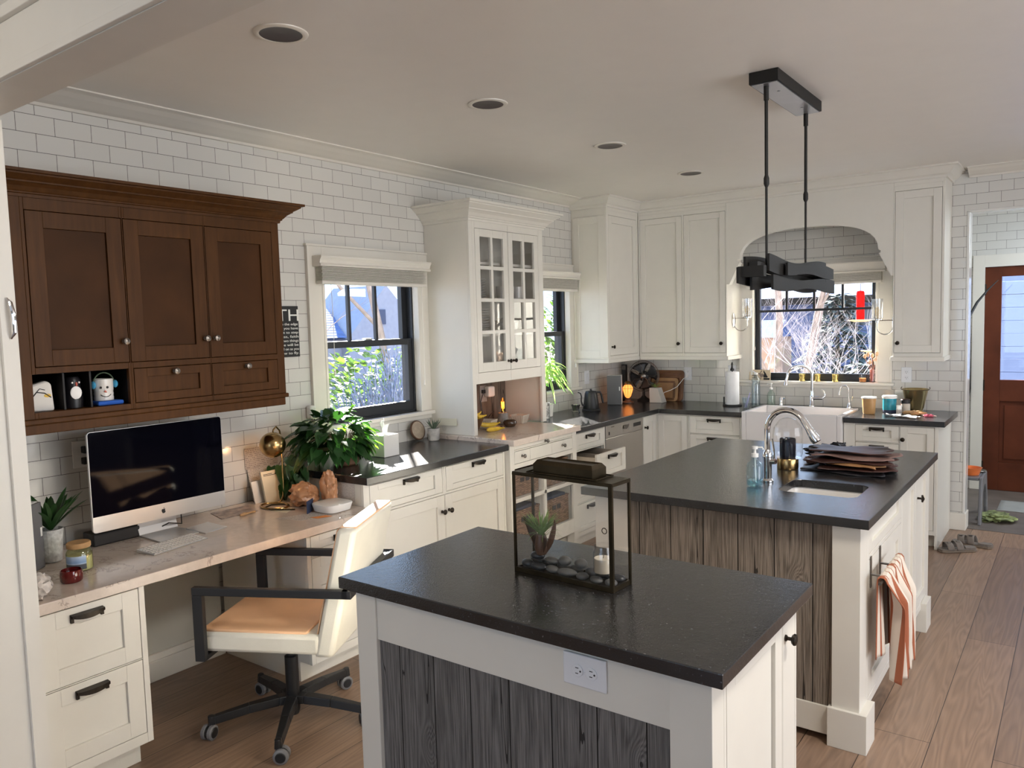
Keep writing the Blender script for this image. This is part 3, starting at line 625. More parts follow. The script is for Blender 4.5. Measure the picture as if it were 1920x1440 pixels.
for a, b in W:
    d = shaker(t, f, 'drawer', 2.155, 2.545, a, b, rw=.05, rh=.03 if b > .65 else .05); pull(t, f, 2.35, b-.028, .019, d)

# base cabinet under the first window
f = F('x', .641)
t = T('base_cabinet', 'white base cabinet of two drawers over two doors under the pothos window', 'cabinet', (.33, 3.16, 0))
mb = MB(); mb.box(.001, .641, 2.559, 3.762, .10, .874).box(.001, .58, 2.57, 3.755, 0, .10)
hs = [(2.60, 3.165, .716, .862), (3.195, 3.745, .716, .862), (2.60, 3.178, .13, .703), (3.182, 3.745, .13, .703)]
holes(f, mb, 2.559, 3.762, .10, .874, hs, 0, .019); t.part('body', mb, 'paint', bevel=.0015)
for h in hs[:2]:
    d = shaker(t, f, 'drawer', *h, rw=.06, rh=.032); pull(t, f, (h[0]+h[1])/2+.02, .846, .019, d)
for h, ku in zip(hs[2:], (3.152, 3.212)):
    d = shaker(t, f, 'door', *h, rw=.06); knob(t, f, ku, .607, .019, d)
t = T('countertop', 'black granite counter with a sunlit patch, under the pothos window', 'countertop', (.35, 3.15, .875))
mb = MB(); mb.box(.001, .70, 2.548, 3.756, .8745, .914); t.part('slab', mb, 'granite', bevel=.003)

# ------------------------------------------------------------------ hutch: base with cubbies, quartz top, glass cabinet
f = F('x', .681)
t = T('base_cabinet', 'white hutch base with small drawers above four basket cubbies', 'cabinet', (.35, 4.16, 0))
mb = MB(); hs = [(3.812, 4.512, .866, .894), (3.812, 4.512, .775, .858), (3.812, 4.512, .27, .745)]
mb.box(.001, .02, 3.766, 4.564, .12, .90).box(.02, .681, 3.766, 3.80, .12, .90).box(.02, .681, 4.53, 4.564, .12, .90)
mb.box(.02, .681, 3.80, 4.53, .745, .765).box(.02, .681, 3.80, 4.53, .24, .262).box(.02, .681, 3.80, 4.53, .524, .546).box(.02, .681, 4.148, 4.168, .262, .745).box(.02, .66, 3.80, 4.53, .765, .90)
holes(f, mb, 3.766, 4.564, .17, .90, hs, 0, .019); mb.box(.681, .70, 4.144, 4.172, .27, .745).box(.681, .70, 3.812, 4.512, .522, .548)
mb.box(.64, .70, 3.766, 3.812, 0, .17).box(.64, .70, 4.512, 4.564, 0, .17).box(.02, .62, 3.80, 4.53, .0, .12); t.part('body', mb, 'paint', bevel=.0015)
d = shaker(t, f, 'pull_out_board', *hs[0], flat=True); knob(t, f, 4.165, .880, .019, d, 'pewter', .013)
mb = MB(); g = [3.8145, 3.99, 4.245, 4.5095]
for a, b in zip(g, g[1:]): f.box(mb, a+.001, b-.001, .7775, .8555, .001, .019)
f.box(mb, 3.8145, 4.5095, .7775, .8555, .001, .0165); d = t.part('drawer', mb, 'paint', bevel=.001)
for u in (3.895, 4.375): knob(t, f, u, .820, .019, d, 'pewter', .0135)
t = T('countertop', 'raised white quartz slab between the two black counters, below the hutch', 'countertop', (.35, 4.16, .90))
mb = MB(); mb.box(.001, .738, 3.7595, 4.567, .9005, .94); t.part('slab', mb, 'quartz', bevel=.003)
t = T('display_hutch', 'tall white hutch with two glass-paned doors and an open niche below', 'cabinet', (.2, 4.21, .94)); f = F('x', .37)
y0, y1 = 3.80, 4.652
mb = MB(); mb.box(.03, .045, y0+.02, y1-.02, 1.28, 2.34).box(.001, .37, y0, y0+.022, .9405, 2.36).box(.001, .37, y1-.022, y1, .9405, 2.36)
mb.box(.03, .37, y0+.022, y1-.022, 1.279, 1.30).box(.03, .37, y0+.022, y1-.022, 2.33, 2.36)
holes(f, mb, y0, y1, .9405, 2.36, [(3.862, 4.223, 1.352, 2.302), (4.227, 4.592, 1.352, 2.302), (3.836, 4.604, .9, 1.279)], 0, .019); t.part('body', mb, 'paint', bevel=.0015)
mb = MB(); mb.box(.002, .029, y0+.022, y1-.022, .9405, 1.279); t.part('back_panel', mb, 'barn3', label='weathered barnwood back of the niche')
for z in (1.60, 1.84, 2.08):
    mb = MB(); mb.box(.046, .35, y0+.023, y1-.023, z-.009, z+.009); t.part('shelf', mb, 'paint')
for (a, b), ku in zip(((3.862, 4.223), (4.227, 4.592)), (4.195, 4.256)):
    a += .0025; b -= .0025; c, d_ = 1.3545, 2.2995; mb = MB(); ia, ib, ic, id_ = a+.05, b-.05, c+.062, d_-.05
    hw = (ib-ia-.024)/2; hh = (id_-ic-3*.024)/4
    hs = [(ia+i*(hw+.024), ia+i*(hw+.024)+hw, ic+j*(hh+.024), ic+j*(hh+.024)+hh) for i in range(2) for j in range(4)]
    holes(f, mb, a, b, c, d_, hs, .001, .019); d = t.part('door', mb, 'paint', bevel=.001)
    mb = MB(); f.box(mb, ia-.003, ib+.003, ic-.003, id_+.003, .006, .008); t.part('glass_pane', mb, 'glass', d)
    knob(t, f, ku, 1.415, .019, d, 'bronze', .014)
mb = wall_crown(MB(), .389, y0, y1, 2.345, 2.462, .115, x0=.001); t.part('crown', mb, 'paint')

# ------------------------------------------------------------------ far left run and back run
f = F('x', .641)
t = T('base_cabinet', 'white drawer cabinet with one drawer pulled open, beside the dishwasher', 'cabinet', (.33, 4.8, 0))
mb = MB(); mb.box(.001, .02, 4.569, 5.045, .10, .874).box(.02, .641, 4.569, 4.59, .10, .874).box(.02, .641, 5.025, 5.045, .10, .874).box(.02, .641, 4.59, 5.025, .10, .12).box(.02, .641, 4.59, 5.025, .855, .874).box(.02, .58, 4.569, 5.045, 0, .10)
W = [(.735, .862), (.555, .727), (.345, .547), (.130, .337)]
holes(f, mb, 4.569, 5.045, .10, .874, [(4.60, 5.03, a, b) for a, b in W], 0, .019); t.part('body', mb, 'paint', bevel=.0015)
for k, (a, b) in enumerate(W):
    ff = F('x', .641+(.185 if k == 1 else 0)); d = shaker(t, ff, 'drawer', 4.60, 5.03, a, b, rw=.055, rh=.035); pull(t, ff, 4.815, b-.026, .019, d)
    if k == 1:
        mb = MB(); mb.box(.30, .826, 4.612, 4.624, .58, .70).box(.30, .826, 5.006, 5.018, .58, .70).box(.30, .826, 4.624, 5.006, .58, .59).box(.30, .31, 4.624, 5.006, .59, .70).box(.31, .826, 4.81, 4.82, .59, .69)
        t.part('drawer_box', mb, plain('pale_birch', (.42, .36, .29), .5), d)
mb = MB(); mb.lathe([(.0, 0), (.075, 0), (.082, .06), (.078, .06), (.07, .006), (0, .004)], (.735, 4.91, .5905), 24); solo('bowl', mb, 'silk', 'pale bowl lying inside the pulled-open drawer', 'bowl', (.735, 4.91, .5905), smooth=True)
t = T('dishwasher', 'stainless steel dishwasher under the black counter, beside the open drawer', 'dishwasher', (.33, 5.37, 0)); f2 = F('x', .648)
mb = MB(); mb.box(.03, .645, 5.055, 5.680, .10, .868).box(.03, .58, 5.055, 5.68, .0, .10); t.part('body', mb, 'matblack')
mb = MB(); f2.box(mb, 5.058, 5.677, .12, .765, 0, .012); t.part('door_panel', mb, 'steel', bevel=.003)
mb = MB(); holes(f2, mb, 5.058, 5.677, .768, .866, [(5.33, 5.44, .795, .84)], 0, .014); f2.box(mb, 5.33, 5.44, .795, .84, 0, .003); cp = t.part('control_panel', mb, 'steel', bevel=.002)
mb = MB()
for k in range(8):
    a = PI*k/8; b = PI*(k+1)/8; V = [mb.bm.verts.new(f2.p(5.385+.045*math.cos(x_), .835-.032*math.sin(x_), .013)) for x_ in (a, b)]; V.append(mb.bm.verts.new(f2.p(5.385, .835, .013))); mb._f(V)
t.part('handle', mb, 'pewter', cp, solid=.004)
mb = MB(); f2.box(mb, 5.51, 5.64, .806, .836, .0142, .0155); t.part('display', mb, 'matblack', cp)
mb = MB(); f2.box(mb, 5.10, 5.115, .790, .815, .0142, .016); t.part('switch', mb, 'matblack', cp)
mb = MB(); f2.box(mb, 5.14, 5.19, .845, .852, .0142, .0148); t.part('badge', mb, 'pewter', cp)
fb = F('y', 5.949)
t = T('corner_base_cabinet', 'white corner base cabinet where the black counter turns', 'cabinet', (.33, 6.25, 0))
mb = MB(); mb.box(.001, .641, 5.688, 6.598, .10, .874).box(.641, .952, 5.949, 6.598, .10, .874).box(.001, .58, 5.69, 6.59, 0, .10).box(.58, .95, 6.02, 6.59, 0, .10)
holes(f, mb, 5.688, 5.93, .10, .874, [(5.70, 5.925, .13, .865)], 0, .019); holes(fb, mb, .66, .952, .10, .874, [(.675, .945, .13, .865)], 0, .019); t.part('body', mb, 'paint', bevel=.0015)
d = shaker(t, f, 'door', 5.70, 5.925, .13, .865, rw=.05); knob(t, f, 5.722, .772, .019, d)
d = shaker(t, fb, 'door', .675, .945, .13, .865, rw=.05)
t = T('base_cabinet', 'white drawer cabinet on the back wall, left of the farmhouse sink', 'cabinet', (1.2, 6.25, 0))
W = [(.718, .865), (.56, .712), (.35, .554), (.13, .344)]
mb = MB(); mb.box(.956, 1.424, 5.949, 6.598, .10, .874).box(.956, 1.424, 6.02, 6.59, 0, .10); holes(fb, mb, .956, 1.424, .10, .874, [(.965, 1.395, a, b) for a, b in W], 0, .019); t.part('body', mb, 'paint', bevel=.0015)
drawers(t, fb, .965, 1.395, W, rh=.036, pd=.022)
t = T('sink_cabinet', 'white cabinet carrying the farmhouse sink', 'cabinet', (1.8, 6.25, 0))
mb = MB(); mb.box(1.427, 2.181, 5.949, 6.598, .10, .655).box(1.427, 2.181, 6.02, 6.59, 0, .10); holes(fb, mb, 1.427, 2.181, .10, .655, [(1.435, 1.802, .13, .64), (1.806, 2.173, .13, .64)], 0, .019); t.part('body', mb, 'paint', bevel=.0015)
for a, b, k in ((1.435, 1.802, 1.775), (1.806, 2.173, 1.833)):
    d = shaker(t, fb, 'door', a, b, .13, .64, rw=.05); knob(t, fb, k, .56, .019, d)
t = T('base_cabinet', 'white end cabinet with drawers and one narrow door, right of the farmhouse sink', 'cabinet', (2.5, 6.25, 0))
mb = MB(); mb.box(2.184, 2.80, 5.949, 6.578, .10, .874).box(2.184, 2.79, 6.02, 6.57, 0, .10).box(2.788, 2.806, 5.935, 6.578, .0, .874)
hs = [(2.262, 2.558, .740, .865), (2.262, 2.558, .59, .734), (2.262, 2.558, .37, .584), (2.262, 2.558, .13, .364)]
holes(fb, mb, 2.184, 2.80, .10, .874, hs+[(2.562, 2.782, .13, .865)], 0, .019); t.part('body', mb, 'paint', bevel=.0015)
for h in hs: d = shaker(t, fb, 'drawer', *h, rw=.05, rh=.034); pull(t, fb, 2.41, h[3]-.020, .019, d, .10)
d = shaker(t, fb, 'door', 2.562, 2.782, .13, .865, rw=.045); knob(t, fb, 2.583, .772, .019, d)
t = T('countertop', 'black granite L-shaped counter running round the corner to the farmhouse sink', 'countertop', (.5, 6.2, .875))
mb = MB(); mb.prism([(.001, 4.568), (.70, 4.568), (.70, 5.90), (1.424, 5.90), (1.424, 6.42), (2.186, 6.42), (2.186, 5.90), (2.848, 5.90), (2.848, 6.578), (2.77, 6.578), (2.77, 6.599), (.001, 6.599)], 'z', .8745, .914); t.part('slab', mb, 'granite', bevel=.003)
t = T('farmhouse_sink', 'white fireclay apron-front sink set in the counter under the back window', 'sink', (1.8, 6.15, .66))
mb = MB(); x0, x1, ya, yb, zt = 1.428, 2.180, 5.875, 6.416, .926
mb.box(x0, x1, ya, yb, .656, .70).box(x0, x0+.035, ya, yb, .70, zt).box(x1-.035, x1, ya, yb, .70, zt).box(x0+.035, x1-.035, ya, ya+.035, .70, zt).box(x0+.035, x1-.035, yb-.03, yb, .70, zt); t.part('basin', mb, 'sinkc', bevel=.006)
mb = MB(); mb.lathe([(0, .001), (.03, .001), (.04, .004), (.042, 0)], (1.80, 6.15, .7), 20); t.part('drain', mb, 'chrome', smooth=True)

# upper cabinets round the corner and the arched valance over the sink
t = T('upper_cabinet', 'white upper corner cabinet on the left wall, its tall door beside the far window', 'cabinet', (.17, 6.1, 1.33)); f = F('x', .331)
mb = MB(); mb.box(.001, .331, 5.68, 6.598, 1.345, H-.001); holes(f, mb, 5.68, 6.249, 1.345, 2.60, [(5.71, 6.215, 1.372, 2.562)], 0, .019); mb.box(.331, .35, 5.68, 6.249, 2.60, H-.001)
mb.box(.08, .27, 5.672, 5.68, 1.36, 1.42).box(.08, .27, 5.672, 5.68, 2.50, 2.56).box(.02, .08, 5.672, 5.68, 1.36, 2.56).box(.27, .35, 5.672, 5.68, 1.36, 2.56); t.part('body', mb, 'paint', bevel=.0015)
d = shaker(t, f, 'door', 5.71, 6.215, 1.372, 2.562, rw=.06); knob(t, f, 5.742, 1.448, .019, d)
mb = MB(); mb.box(.001, .358, 5.664, 6.24, 1.312, 1.345); t.part('light_rail', mb, 'paint', bevel=.003)
f = F('y', 6.269)
t = T('upper_cabinet', 'white two-door upper cabinet on the back wall, left of the arch', 'cabinet', (.76, 6.4, 1.33))
mb = MB(); mb.box(.352, 1.17, 6.269, 6.598, 1.345, H-.001); holes(f, mb, .352, 1.17, 1.345, 2.60, [(.368, .772, 1.372, 2.562), (.786, 1.162, 1.372, 2.562)], 0, .019); mb.box(.352, 1.17, 6.25, 6.269, 2.60, H-.001); t.part('body', mb, 'paint', bevel=.0015)
for a, b in ((.368, .772), (.786, 1.162)):
    d = shaker(t, f, 'door', a, b, 1.372, 2.562, rw=.05); knob(t, f, b-.035, 1.455, .019, d)
mb = MB(); mb.box(.36, 1.185, 6.238, 6.598, 1.312, 1.345); t.part('light_rail', mb, 'paint', bevel=.003)
t = T('upper_cabinet', 'white narrow single-door upper cabinet right of the arch', 'cabinet', (2.61, 6.4, 1.33))
mb = MB(); mb.box(2.45, 2.785, 6.269, 6.598, 1.345, H-.001); holes(f, mb, 2.45, 2.785, 1.345, 2.60, [(2.458, 2.768, 1.372, 2.562)], 0, .019); mb.box(2.45, 2.785, 6.25, 6.269, 2.60, H-.001); t.part('body', mb, 'paint', bevel=.0015)
d = shaker(t, f, 'door', 2.458, 2.768, 1.372, 2.562, rw=.055); knob(t, f, 2.486, 1.448, .019, d)
mb = MB(); mb.box(2.435, 2.795, 6.238, 6.598, 1.312, 1.345); t.part('light_rail', mb, 'paint', bevel=.003)
ar = [(1.171, H-.001), (1.171, 1.95), (1.195, 1.95), (1.283, 2.125), (1.268, 2.125), (1.268, 2.15), (1.286, 2.15)]
for k in range(1, 24):
    a = PI-PI*k/24; cx_, sz = math.cos(a), math.sin(a); ar.append((1.815+.53*abs(cx_)**.78*(1 if cx_ > 0 else -1), 2.155+.212*abs(sz)**.86))
ar += [(2.345, 2.15), (2.362, 2.15), (2.362, 2.125), (2.348, 2.125), (2.435, 1.95), (2.449, 1.95), (2.449, H-.001)]
t = T('arched_valance', 'white arched wooden valance spanning the upper cabinets over the sink window', 'valance', (1.81, 6.27, 2.0))
mb = MB(); mb.prism(ar, 'y', 6.2505, 6.312); t.part('arch_panel', mb, 'paint')
t = T('crown_moulding', 'white crown moulding along the top of the corner upper cabinets and arch', 'moulding', (1.4, 6.2, 2.6))
mb = MB(); pts = [(.0015, 5.671), (.351, 5.671), (.351, 6.249), (2.786, 6.249), (2.786, 6.599)]
q = [(0, -.085), (.012, -.085), (.016, -.070), (.034, -.060), (.058, -.030), (.072, -.016), (.085, -.012), (.085, -.0005), (0, -.0005)]
rows = []
for i, (x, y) in enumerate(pts):
    dx, dy = {0: (0, -1), 1: (1, -1), 2: (1, -1), 3: (1, -1), 4: (1, 0)}[i]
    rows.append([mb.bm.verts.new((x+dx*a, y+dy*a, H+b)) for a, b in q])
for A_, B_ in zip(rows, rows[1:]):
    for k in range(len(q)): mb._f((A_[k], A_[(k+1) % len(q)], B_[(k+1) % len(q)], B_[k]))
mb._f(rows[0]); mb._f(rows[-1][::-1]); t.part('moulding', mb, 'paint')

# ------------------------------------------------------------------ islands
t = T('kitchen_island', 'near small white island with grey barnwood front and black top', 'kitchen island', (2.39, 1.76, 0)); f = F('y', 1.462)
mb = MB(); mb.box(1.83, 2.946, 1.48, 2.075, .09, .877).box(1.86, 2.90, 1.52, 2.05, 0, .09)
mb.box(1.822, 1.905, 1.45, 1.48, 0, .877).box(2.862, 2.964, 1.45, 1.52, 0, .877).box(1.905, 2.862, 1.456, 1.48, .732, .877).box(1.905, 2.862, 1.456, 1.48, 0, .11)
fr = F('x', 2.945); holes(fr, mb, 1.52, 2.075, .09, .877, [(1.535, 1.945, .13, .868), (1.95, 2.062, .13, .868)], 0, .019); t.part('body', mb, 'paint', bevel=.0015)
mb = MB(); mb.box(1.9055, 2.8615, 1.464, 1.4795, .111, .7315); t.part('barnwood_panel', mb, 'barn')
d = shaker(t, fr, 'door', 1.535, 1.945, .13, .868, rw=.055); d = shaker(t, fr, 'pull_out', 1.95, 2.062, .13, .868, flat=True); knob(t, fr, 1.972, .792, .019, d, r=.0165)
mb = MB(); mb.box(1.7788, 3.0008, 1.4194, 2.1057, .878, .914); t.part('top_slab', mb, 'granite', bevel=.003)
t = T('power_outlet', 'white double outlet plate on the front rail of the near island', 'outlet', (2.635, 1.455, .815)); fo = F('y', 1.4555)
mb = MB(); fo.box(mb, 2.575, 2.698, .775, .857, 0, .006); t.part('plate', mb, 'outlet', bevel=.003)
for x in (2.617, 2.657):
    mb = MB(); mb.lathe([(.0165, .0), (.0165, .0025), (.015, .003), (0, .003)], fo.p(x, .816, .006), 20, '-y', sy=.95); s_ = t.part('socket', mb, 'outlet', smooth=False)
    mb = MB(); fo.box(mb, x-.004, x+.005, .8225, .8245, .0092, .0096); fo.box(mb, x-.004, x+.004, .8085, .8105, .0092, .0096); mb.cyl(fo.p(x+.010, .816, .009), fo.p(x+.010, .816, .0096), .0025, seg=10); t.part('slots', mb, 'ink', s_)
mb = MB(); mb.cyl(fo.p(2.637, .816, .006), fo.p(2.637, .816, .0075), .0022, seg=10); t.part('screw', mb, 'outlet')

t = T('kitchen_island', 'large white island with brown barnwood side and sink, behind the near island', 'kitchen island', (2.37, 3.73, 0))
mb = MB(); mb.box(1.80, 2.52, 2.965, 4.53, .12, .877).box(2.52, 2.93, 3.54, 4.53, .12, .877).box(2.52, 2.93, 2.965, 3.23, .12, .877).box(2.875, 2.93, 3.23, 3.54, .12, .877).box(2.52, 2.875, 3.23, 3.54, .12, .70).box(1.84, 2.87, 3.02, 4.48, 0, .12)
mb.box(1.80, 1.978, 2.94, 2.965, 0, .877).box(2.848, 2.95, 2.93, 3.03, .12, .877).box(1.978, 2.848, 2.94, 2.965, .03, .144)
mb.box(2.835, 2.978, 2.915, 3.06, 0, .155).box(2.835, 2.978, 4.305, 4.448, 0, .155).box(1.79, 1.93, 2.915, 3.0, 0, .155)
fr = F('x', 2.931); hs = [(3.075, 3.735, .735, .868), (3.075, 3.735, .155, .715), (3.755, 4.47, .155, .868)]
holes(fr, mb, 3.03, 4.53, .12, .877, hs, 0, .019); t.part('body', mb, 'paint', bevel=.0015)
mb = MB(); mb.box(1.979, 2.8475, 2.948, 2.9645, .1445, .8765); t.part('barnwood_panel', mb, 'barn2')
shaker(t, fr, 'false_drawer', *hs[0], rw=.05, rh=.035); shaker(t, fr, 'door', *hs[1], rw=.06)
a_, b_, c_, d_ = hs[2]; d = shaker(t, fr, 'door', a_, 4.11, c_, d_, rw=.055); d = shaker(t, fr, 'door', 4.113, b_, c_, d_, rw=.055)
mb = MB(); k0 = fr.p(4.16, .742, .019); mb.tube([k0, (k0[0]+.022, k0[1], k0[2])], [.006, .005], 8).tube([(k0[0]+.022, k0[1], k0[2]-.018), (k0[0]+.026, k0[1], k0[2]), (k0[0]+.022, k0[1], k0[2]+.018)], [.004, .008, .004], 8).tube([(k0[0]+.022, k0[1]-.018, k0[2]), (k0[0]+.026, k0[1], k0[2]), (k0[0]+.022, k0[1]+.018, k0[2])], [.004, .008, .004], 8); t.part('knob', mb, 'bronze', d, smooth=True)
SX = (2.535, 2.862, 3.245, 3.525)
mb = MB(); g = .045
outer = [(1.75, 2.8966), (2.9847, 2.8966), (2.9847, 4.5676), (1.75, 4.5676)]
def rrect(x0, x1, y0, y1, r, n=5):
    P = []
    for cx_, cy_, a0 in ((x1-r, y1-r, 0), (x0+r, y1-r, 90), (x0+r, y0+r, 180), (x1-r, y0+r, 270)):
        P += [(cx_+r*math.cos(R(a0+90*k/n)), cy_+r*math.sin(R(a0+90*k/n))) for k in range(n+1)]
    return P
inner = rrect(SX[0], SX[1], SX[2], SX[3], g)
def slab_hole(mb, outer, inner, z0, z1):
    """flat slab with one rounded hole: each outer corner fans to its inner corner arc"""
    n = len(inner)//4; cs_ = [outer[2], outer[3], outer[0], outer[1]]
    for z, flip in ((z1, 0), (z0, 1)):
        O = [mb.bm.verts.new((*p, z)) for p in cs_]; I = [mb.bm.verts.new((*p, z)) for p in inner]
        for k in range(4):
            seg = I[k*n:(k+1)*n]
            for a, b in zip(seg, seg[1:]): mb._f((O[k], b, a) if not flip else (O[k], a, b))
            nx = I[((k+1)*n) % len(I)]; mb._f((O[k], O[(k+1) % 4], nx, seg[-1]))
        if flip: lo = (O, I)
        else: hi = (O, I)
    for L0, L1 in zip(lo, hi):
        for k in range(len(L0)): mb._f((L0[k], L0[(k+1) % len(L0)], L1[(k+1) % len(L1)], L1[k]))
slab_hole(mb, outer, inner, .878, .914); t.part('top_slab', mb, 'granite', bevel=.002)
t = T('prep_sink', 'small white undermount sink in the black top of the large island', 'sink', (2.70, 3.385, .72))
mb = MB(); A_ = []
for (off, z) in ((.0, .8775), (-.012, .80), (-.03, .745), (-.07, .735)):
    P = rrect(SX[0]-.006-off, SX[1]+.006+off, SX[2]-.006-off, SX[3]+.006+off, g); A_.append([mb.bm.verts.new((*p, z)) for p in P])
for a, b in zip(A_, A_[1:]):
    for k in range(len(a)): mb._f((a[k], a[(k+1) % len(a)], b[(k+1) % len(a)], b[k]))
mb._f(A_[-1]); t.part('basin', mb, 'silk', smooth=True)
mb = MB(); mb.lathe([(0, .001), (.03, .001), (.04, .004), (.042, 0)], (2.70, 3.385, .7355), 20); t.part('drain', mb, 'chrome', smooth=True)

# ------------------------------------------------------------------ pendant over the large island
t = T('pendant_light', 'black wavy metal pendant hung on two rods above the large island', 'pendant light', (2.485, 3.59, H))
mb = MB(); mb.box(2.423, 2.548, 3.24, 3.91, 2.662, H-.001); t.part('canopy', mb, 'fixture', bevel=.002)
mb = MB(); mb.box(2.431, 2.540, 3.25, 3.90, 2.658, 2.6615); mb.cyl((2.50, 3.40, 2.655), (2.50, 3.40, 2.659), .006, seg=8); mb.cyl((2.50, 3.75, 2.655), (2.50, 3.75, 2.659), .006, seg=8); t.part('canopy_plate', mb, 'silverin')
for y in (3.295, 3.885):
    mb = MB(); mb.tube([(2.48, y, 2.66), (2.48, y, 2.60)], .011, 12).tube([(2.48, y, 2.60), (2.48, y, 2.26)], .0075, 12).tube([(2.48, y, 2.285), (2.48, y, 2.27), (2.48, y, 2.245), (2.48, y, 2.232)], [.007, .012, .012, .006], 12).tube([(2.48, y, 2.24), (2.48, y, 1.90)], .0055, 12)
    t.part('rod', mb, 'fixture', smooth=True)
def wave_slab(x0, x1, y0, y1, ztop, zbot, th, n=40):
    mb = MB()
    def fn(side):
        rows = []
        for i in range(n+1):
            s_ = i/n; y = y0+(y1-y0)*s_; a = x0(s_) if side == 0 else x1(s_)
            rows.append((mb.bm.verts.new((a, y, zbot(s_))), mb.bm.verts.new((a, y, ztop(s_)))))
        return rows
    A, B = fn(0), fn(1)
    for i in range(n):
        for p, q in ((A[i], A[i+1]), (B[i], B[i+1])): mb._f((p[0], q[0], q[1], p[1]))
        mb._f((A[i][0], B[i][0], B[i+1][0], A[i+1][0])); mb._f((A[i][1], B[i][1], B[i+1][1], A[i+1][1]))
    mb._f((A[0][0], A[0][1], B[0][1], B[0][0])); mb._f((A[n][0], A[n][1], B[n][1], B[n][0])); return mb
S = math.sin
for nm, xo, th, a, b, zt, zb, amp, ph in (('band', .050, .010, 3.42, 4.20, 1.914, 1.862, .008, 3.5), ('band', .028, .010, 3.22, 4.12, 1.930, 1.868, .013, 2.0), ('band', .046, .010, 3.22, 4.22, 1.846, 1.792, .009, 2.4),
                                        ('band', -.030, .010, 3.10, 4.02, 1.922, 1.872, .010, .4), ('band', -.048, .010, 3.06, 4.10, 1.872, 1.812, .009, 1.7), ('band', -.012, .010, 3.14, 4.12, 1.862, 1.795, .010, 4.0)):
    mb = wave_slab(lambda s: 2.48+xo-th/2+.004*S(6*s+ph), lambda s: 2.48+xo+th/2+.004*S(6*s+ph), a, b, lambda s: zt+amp*S(6.5*s+ph), lambda s: zb+amp*S(7.5*s+ph+1.1), th)
    t.part(nm, mb, 'fixture', smooth=False)
mb = MB(); mb.box(2.425, 2.535, 3.09, 3.125, 1.84, 1.885).box(2.425, 2.535, 4.05, 4.085, 1.84, 1.885).box(2.462, 2.498, 3.125, 4.05, 1.868, 1.905); t.part('bracket', mb, 'fixture')

# ------------------------------------------------------------------ office chair
ch = T('office_chair', 'cream leather swivel office chair with square black armrests at the desk', 'chair', (.905, 1.885, 0), R(-62), world=False)
mb = MB(); mb.box(-.245, .245, -.285, .235, .395, .478); o = ch.part('seat', mb, 'leather', bevel=.018, smooth=True)
mb = MB(); mb.box(-.232, .232, -.270, .180, .474, .486); ch.part('seat_top_light_tint', mb, 'tan', o, bevel=.012, smooth=True, label='top of the seat, warm light painted in as peach')  # peach layer paints warm light onto the cream seat
def back(mb, x, y0, y1, th):
    # leaning slab: bottom z .40, top z .90
    zb, zt, yb_, yt = .385, .905, .245, .365
    v = []
    for z, y in ((zb, yb_), (zt, yt)):
        for yy in (y-th[0], y+th[1]):
            for xx in (-x, x): v.append(mb.bm.verts.new((xx, yy, z)))
    for q in ((0, 1, 3, 2), (4, 6, 7, 5), (0, 4, 5, 1), (2, 3, 7, 6), (0, 2, 6, 4), (1, 5, 7, 3)): mb._f([v[i] for i in q])
    return mb
o = ch.part('backrest', back(MB(), .245, 0, 0, (.040, .040)), 'leather', bevel=.02, smooth=True)
mb = MB(); v = []
for z, y in ((.47, .219), (.897, .3225)):
    for yy in (y, y+.006):
        for xx in (-.225, .225): v.append(mb.bm.verts.new((xx, yy-.004, z)))
for q in ((0, 1, 3, 2), (4, 6, 7, 5), (0, 4, 5, 1), (2, 3, 7, 6), (0, 2, 6, 4), (1, 5, 7, 3)): mb._f([v[i] for i in q])
ch.part('back_panel', mb, 'tan', o, bevel=.003, label='front of the backrest, warm light painted in as peach')
mb = MB(); mb.box(-.225, .225, .332, .398, .900, .9095); ch.part('back_top_light_tint', mb, 'tan', o, bevel=.005, label='top edge of the backrest, warm light painted in as peach')
for nm, sx in (('armrest', 1), ('armrest', -1)):
    X = sx*.268; mb = MB()
    mb.box(X-.013, X+.013, -.27, .372, .640, .672).box(X-.013, X+.013, -.27, -.228, .372, .640).box(min(X, X-sx*.09)-0*sx, max(X, X-sx*.09), -.27, -.228, .372, .392)
    ch.part(nm, mb, 'matblack', bevel=.0025)
mb = MB(); mb.box(-.281, .281, .345, .385, .640, .672); ch.part('back_bar', mb, 'matblack', bevel=.0025)
mb = MB(); mb.tube([(0, 0, .03), (0, 0, .05), (0, 0, .285), (0, 0, .29)], [.022, .028, .028, .02], 24).tube([(0, 0, .28), (0, 0, .39)], .017, 20); mb.box(-.09, .09, -.09, .09, .375, .396); ch.part('gas_column', mb, 'matblack', smooth=True)
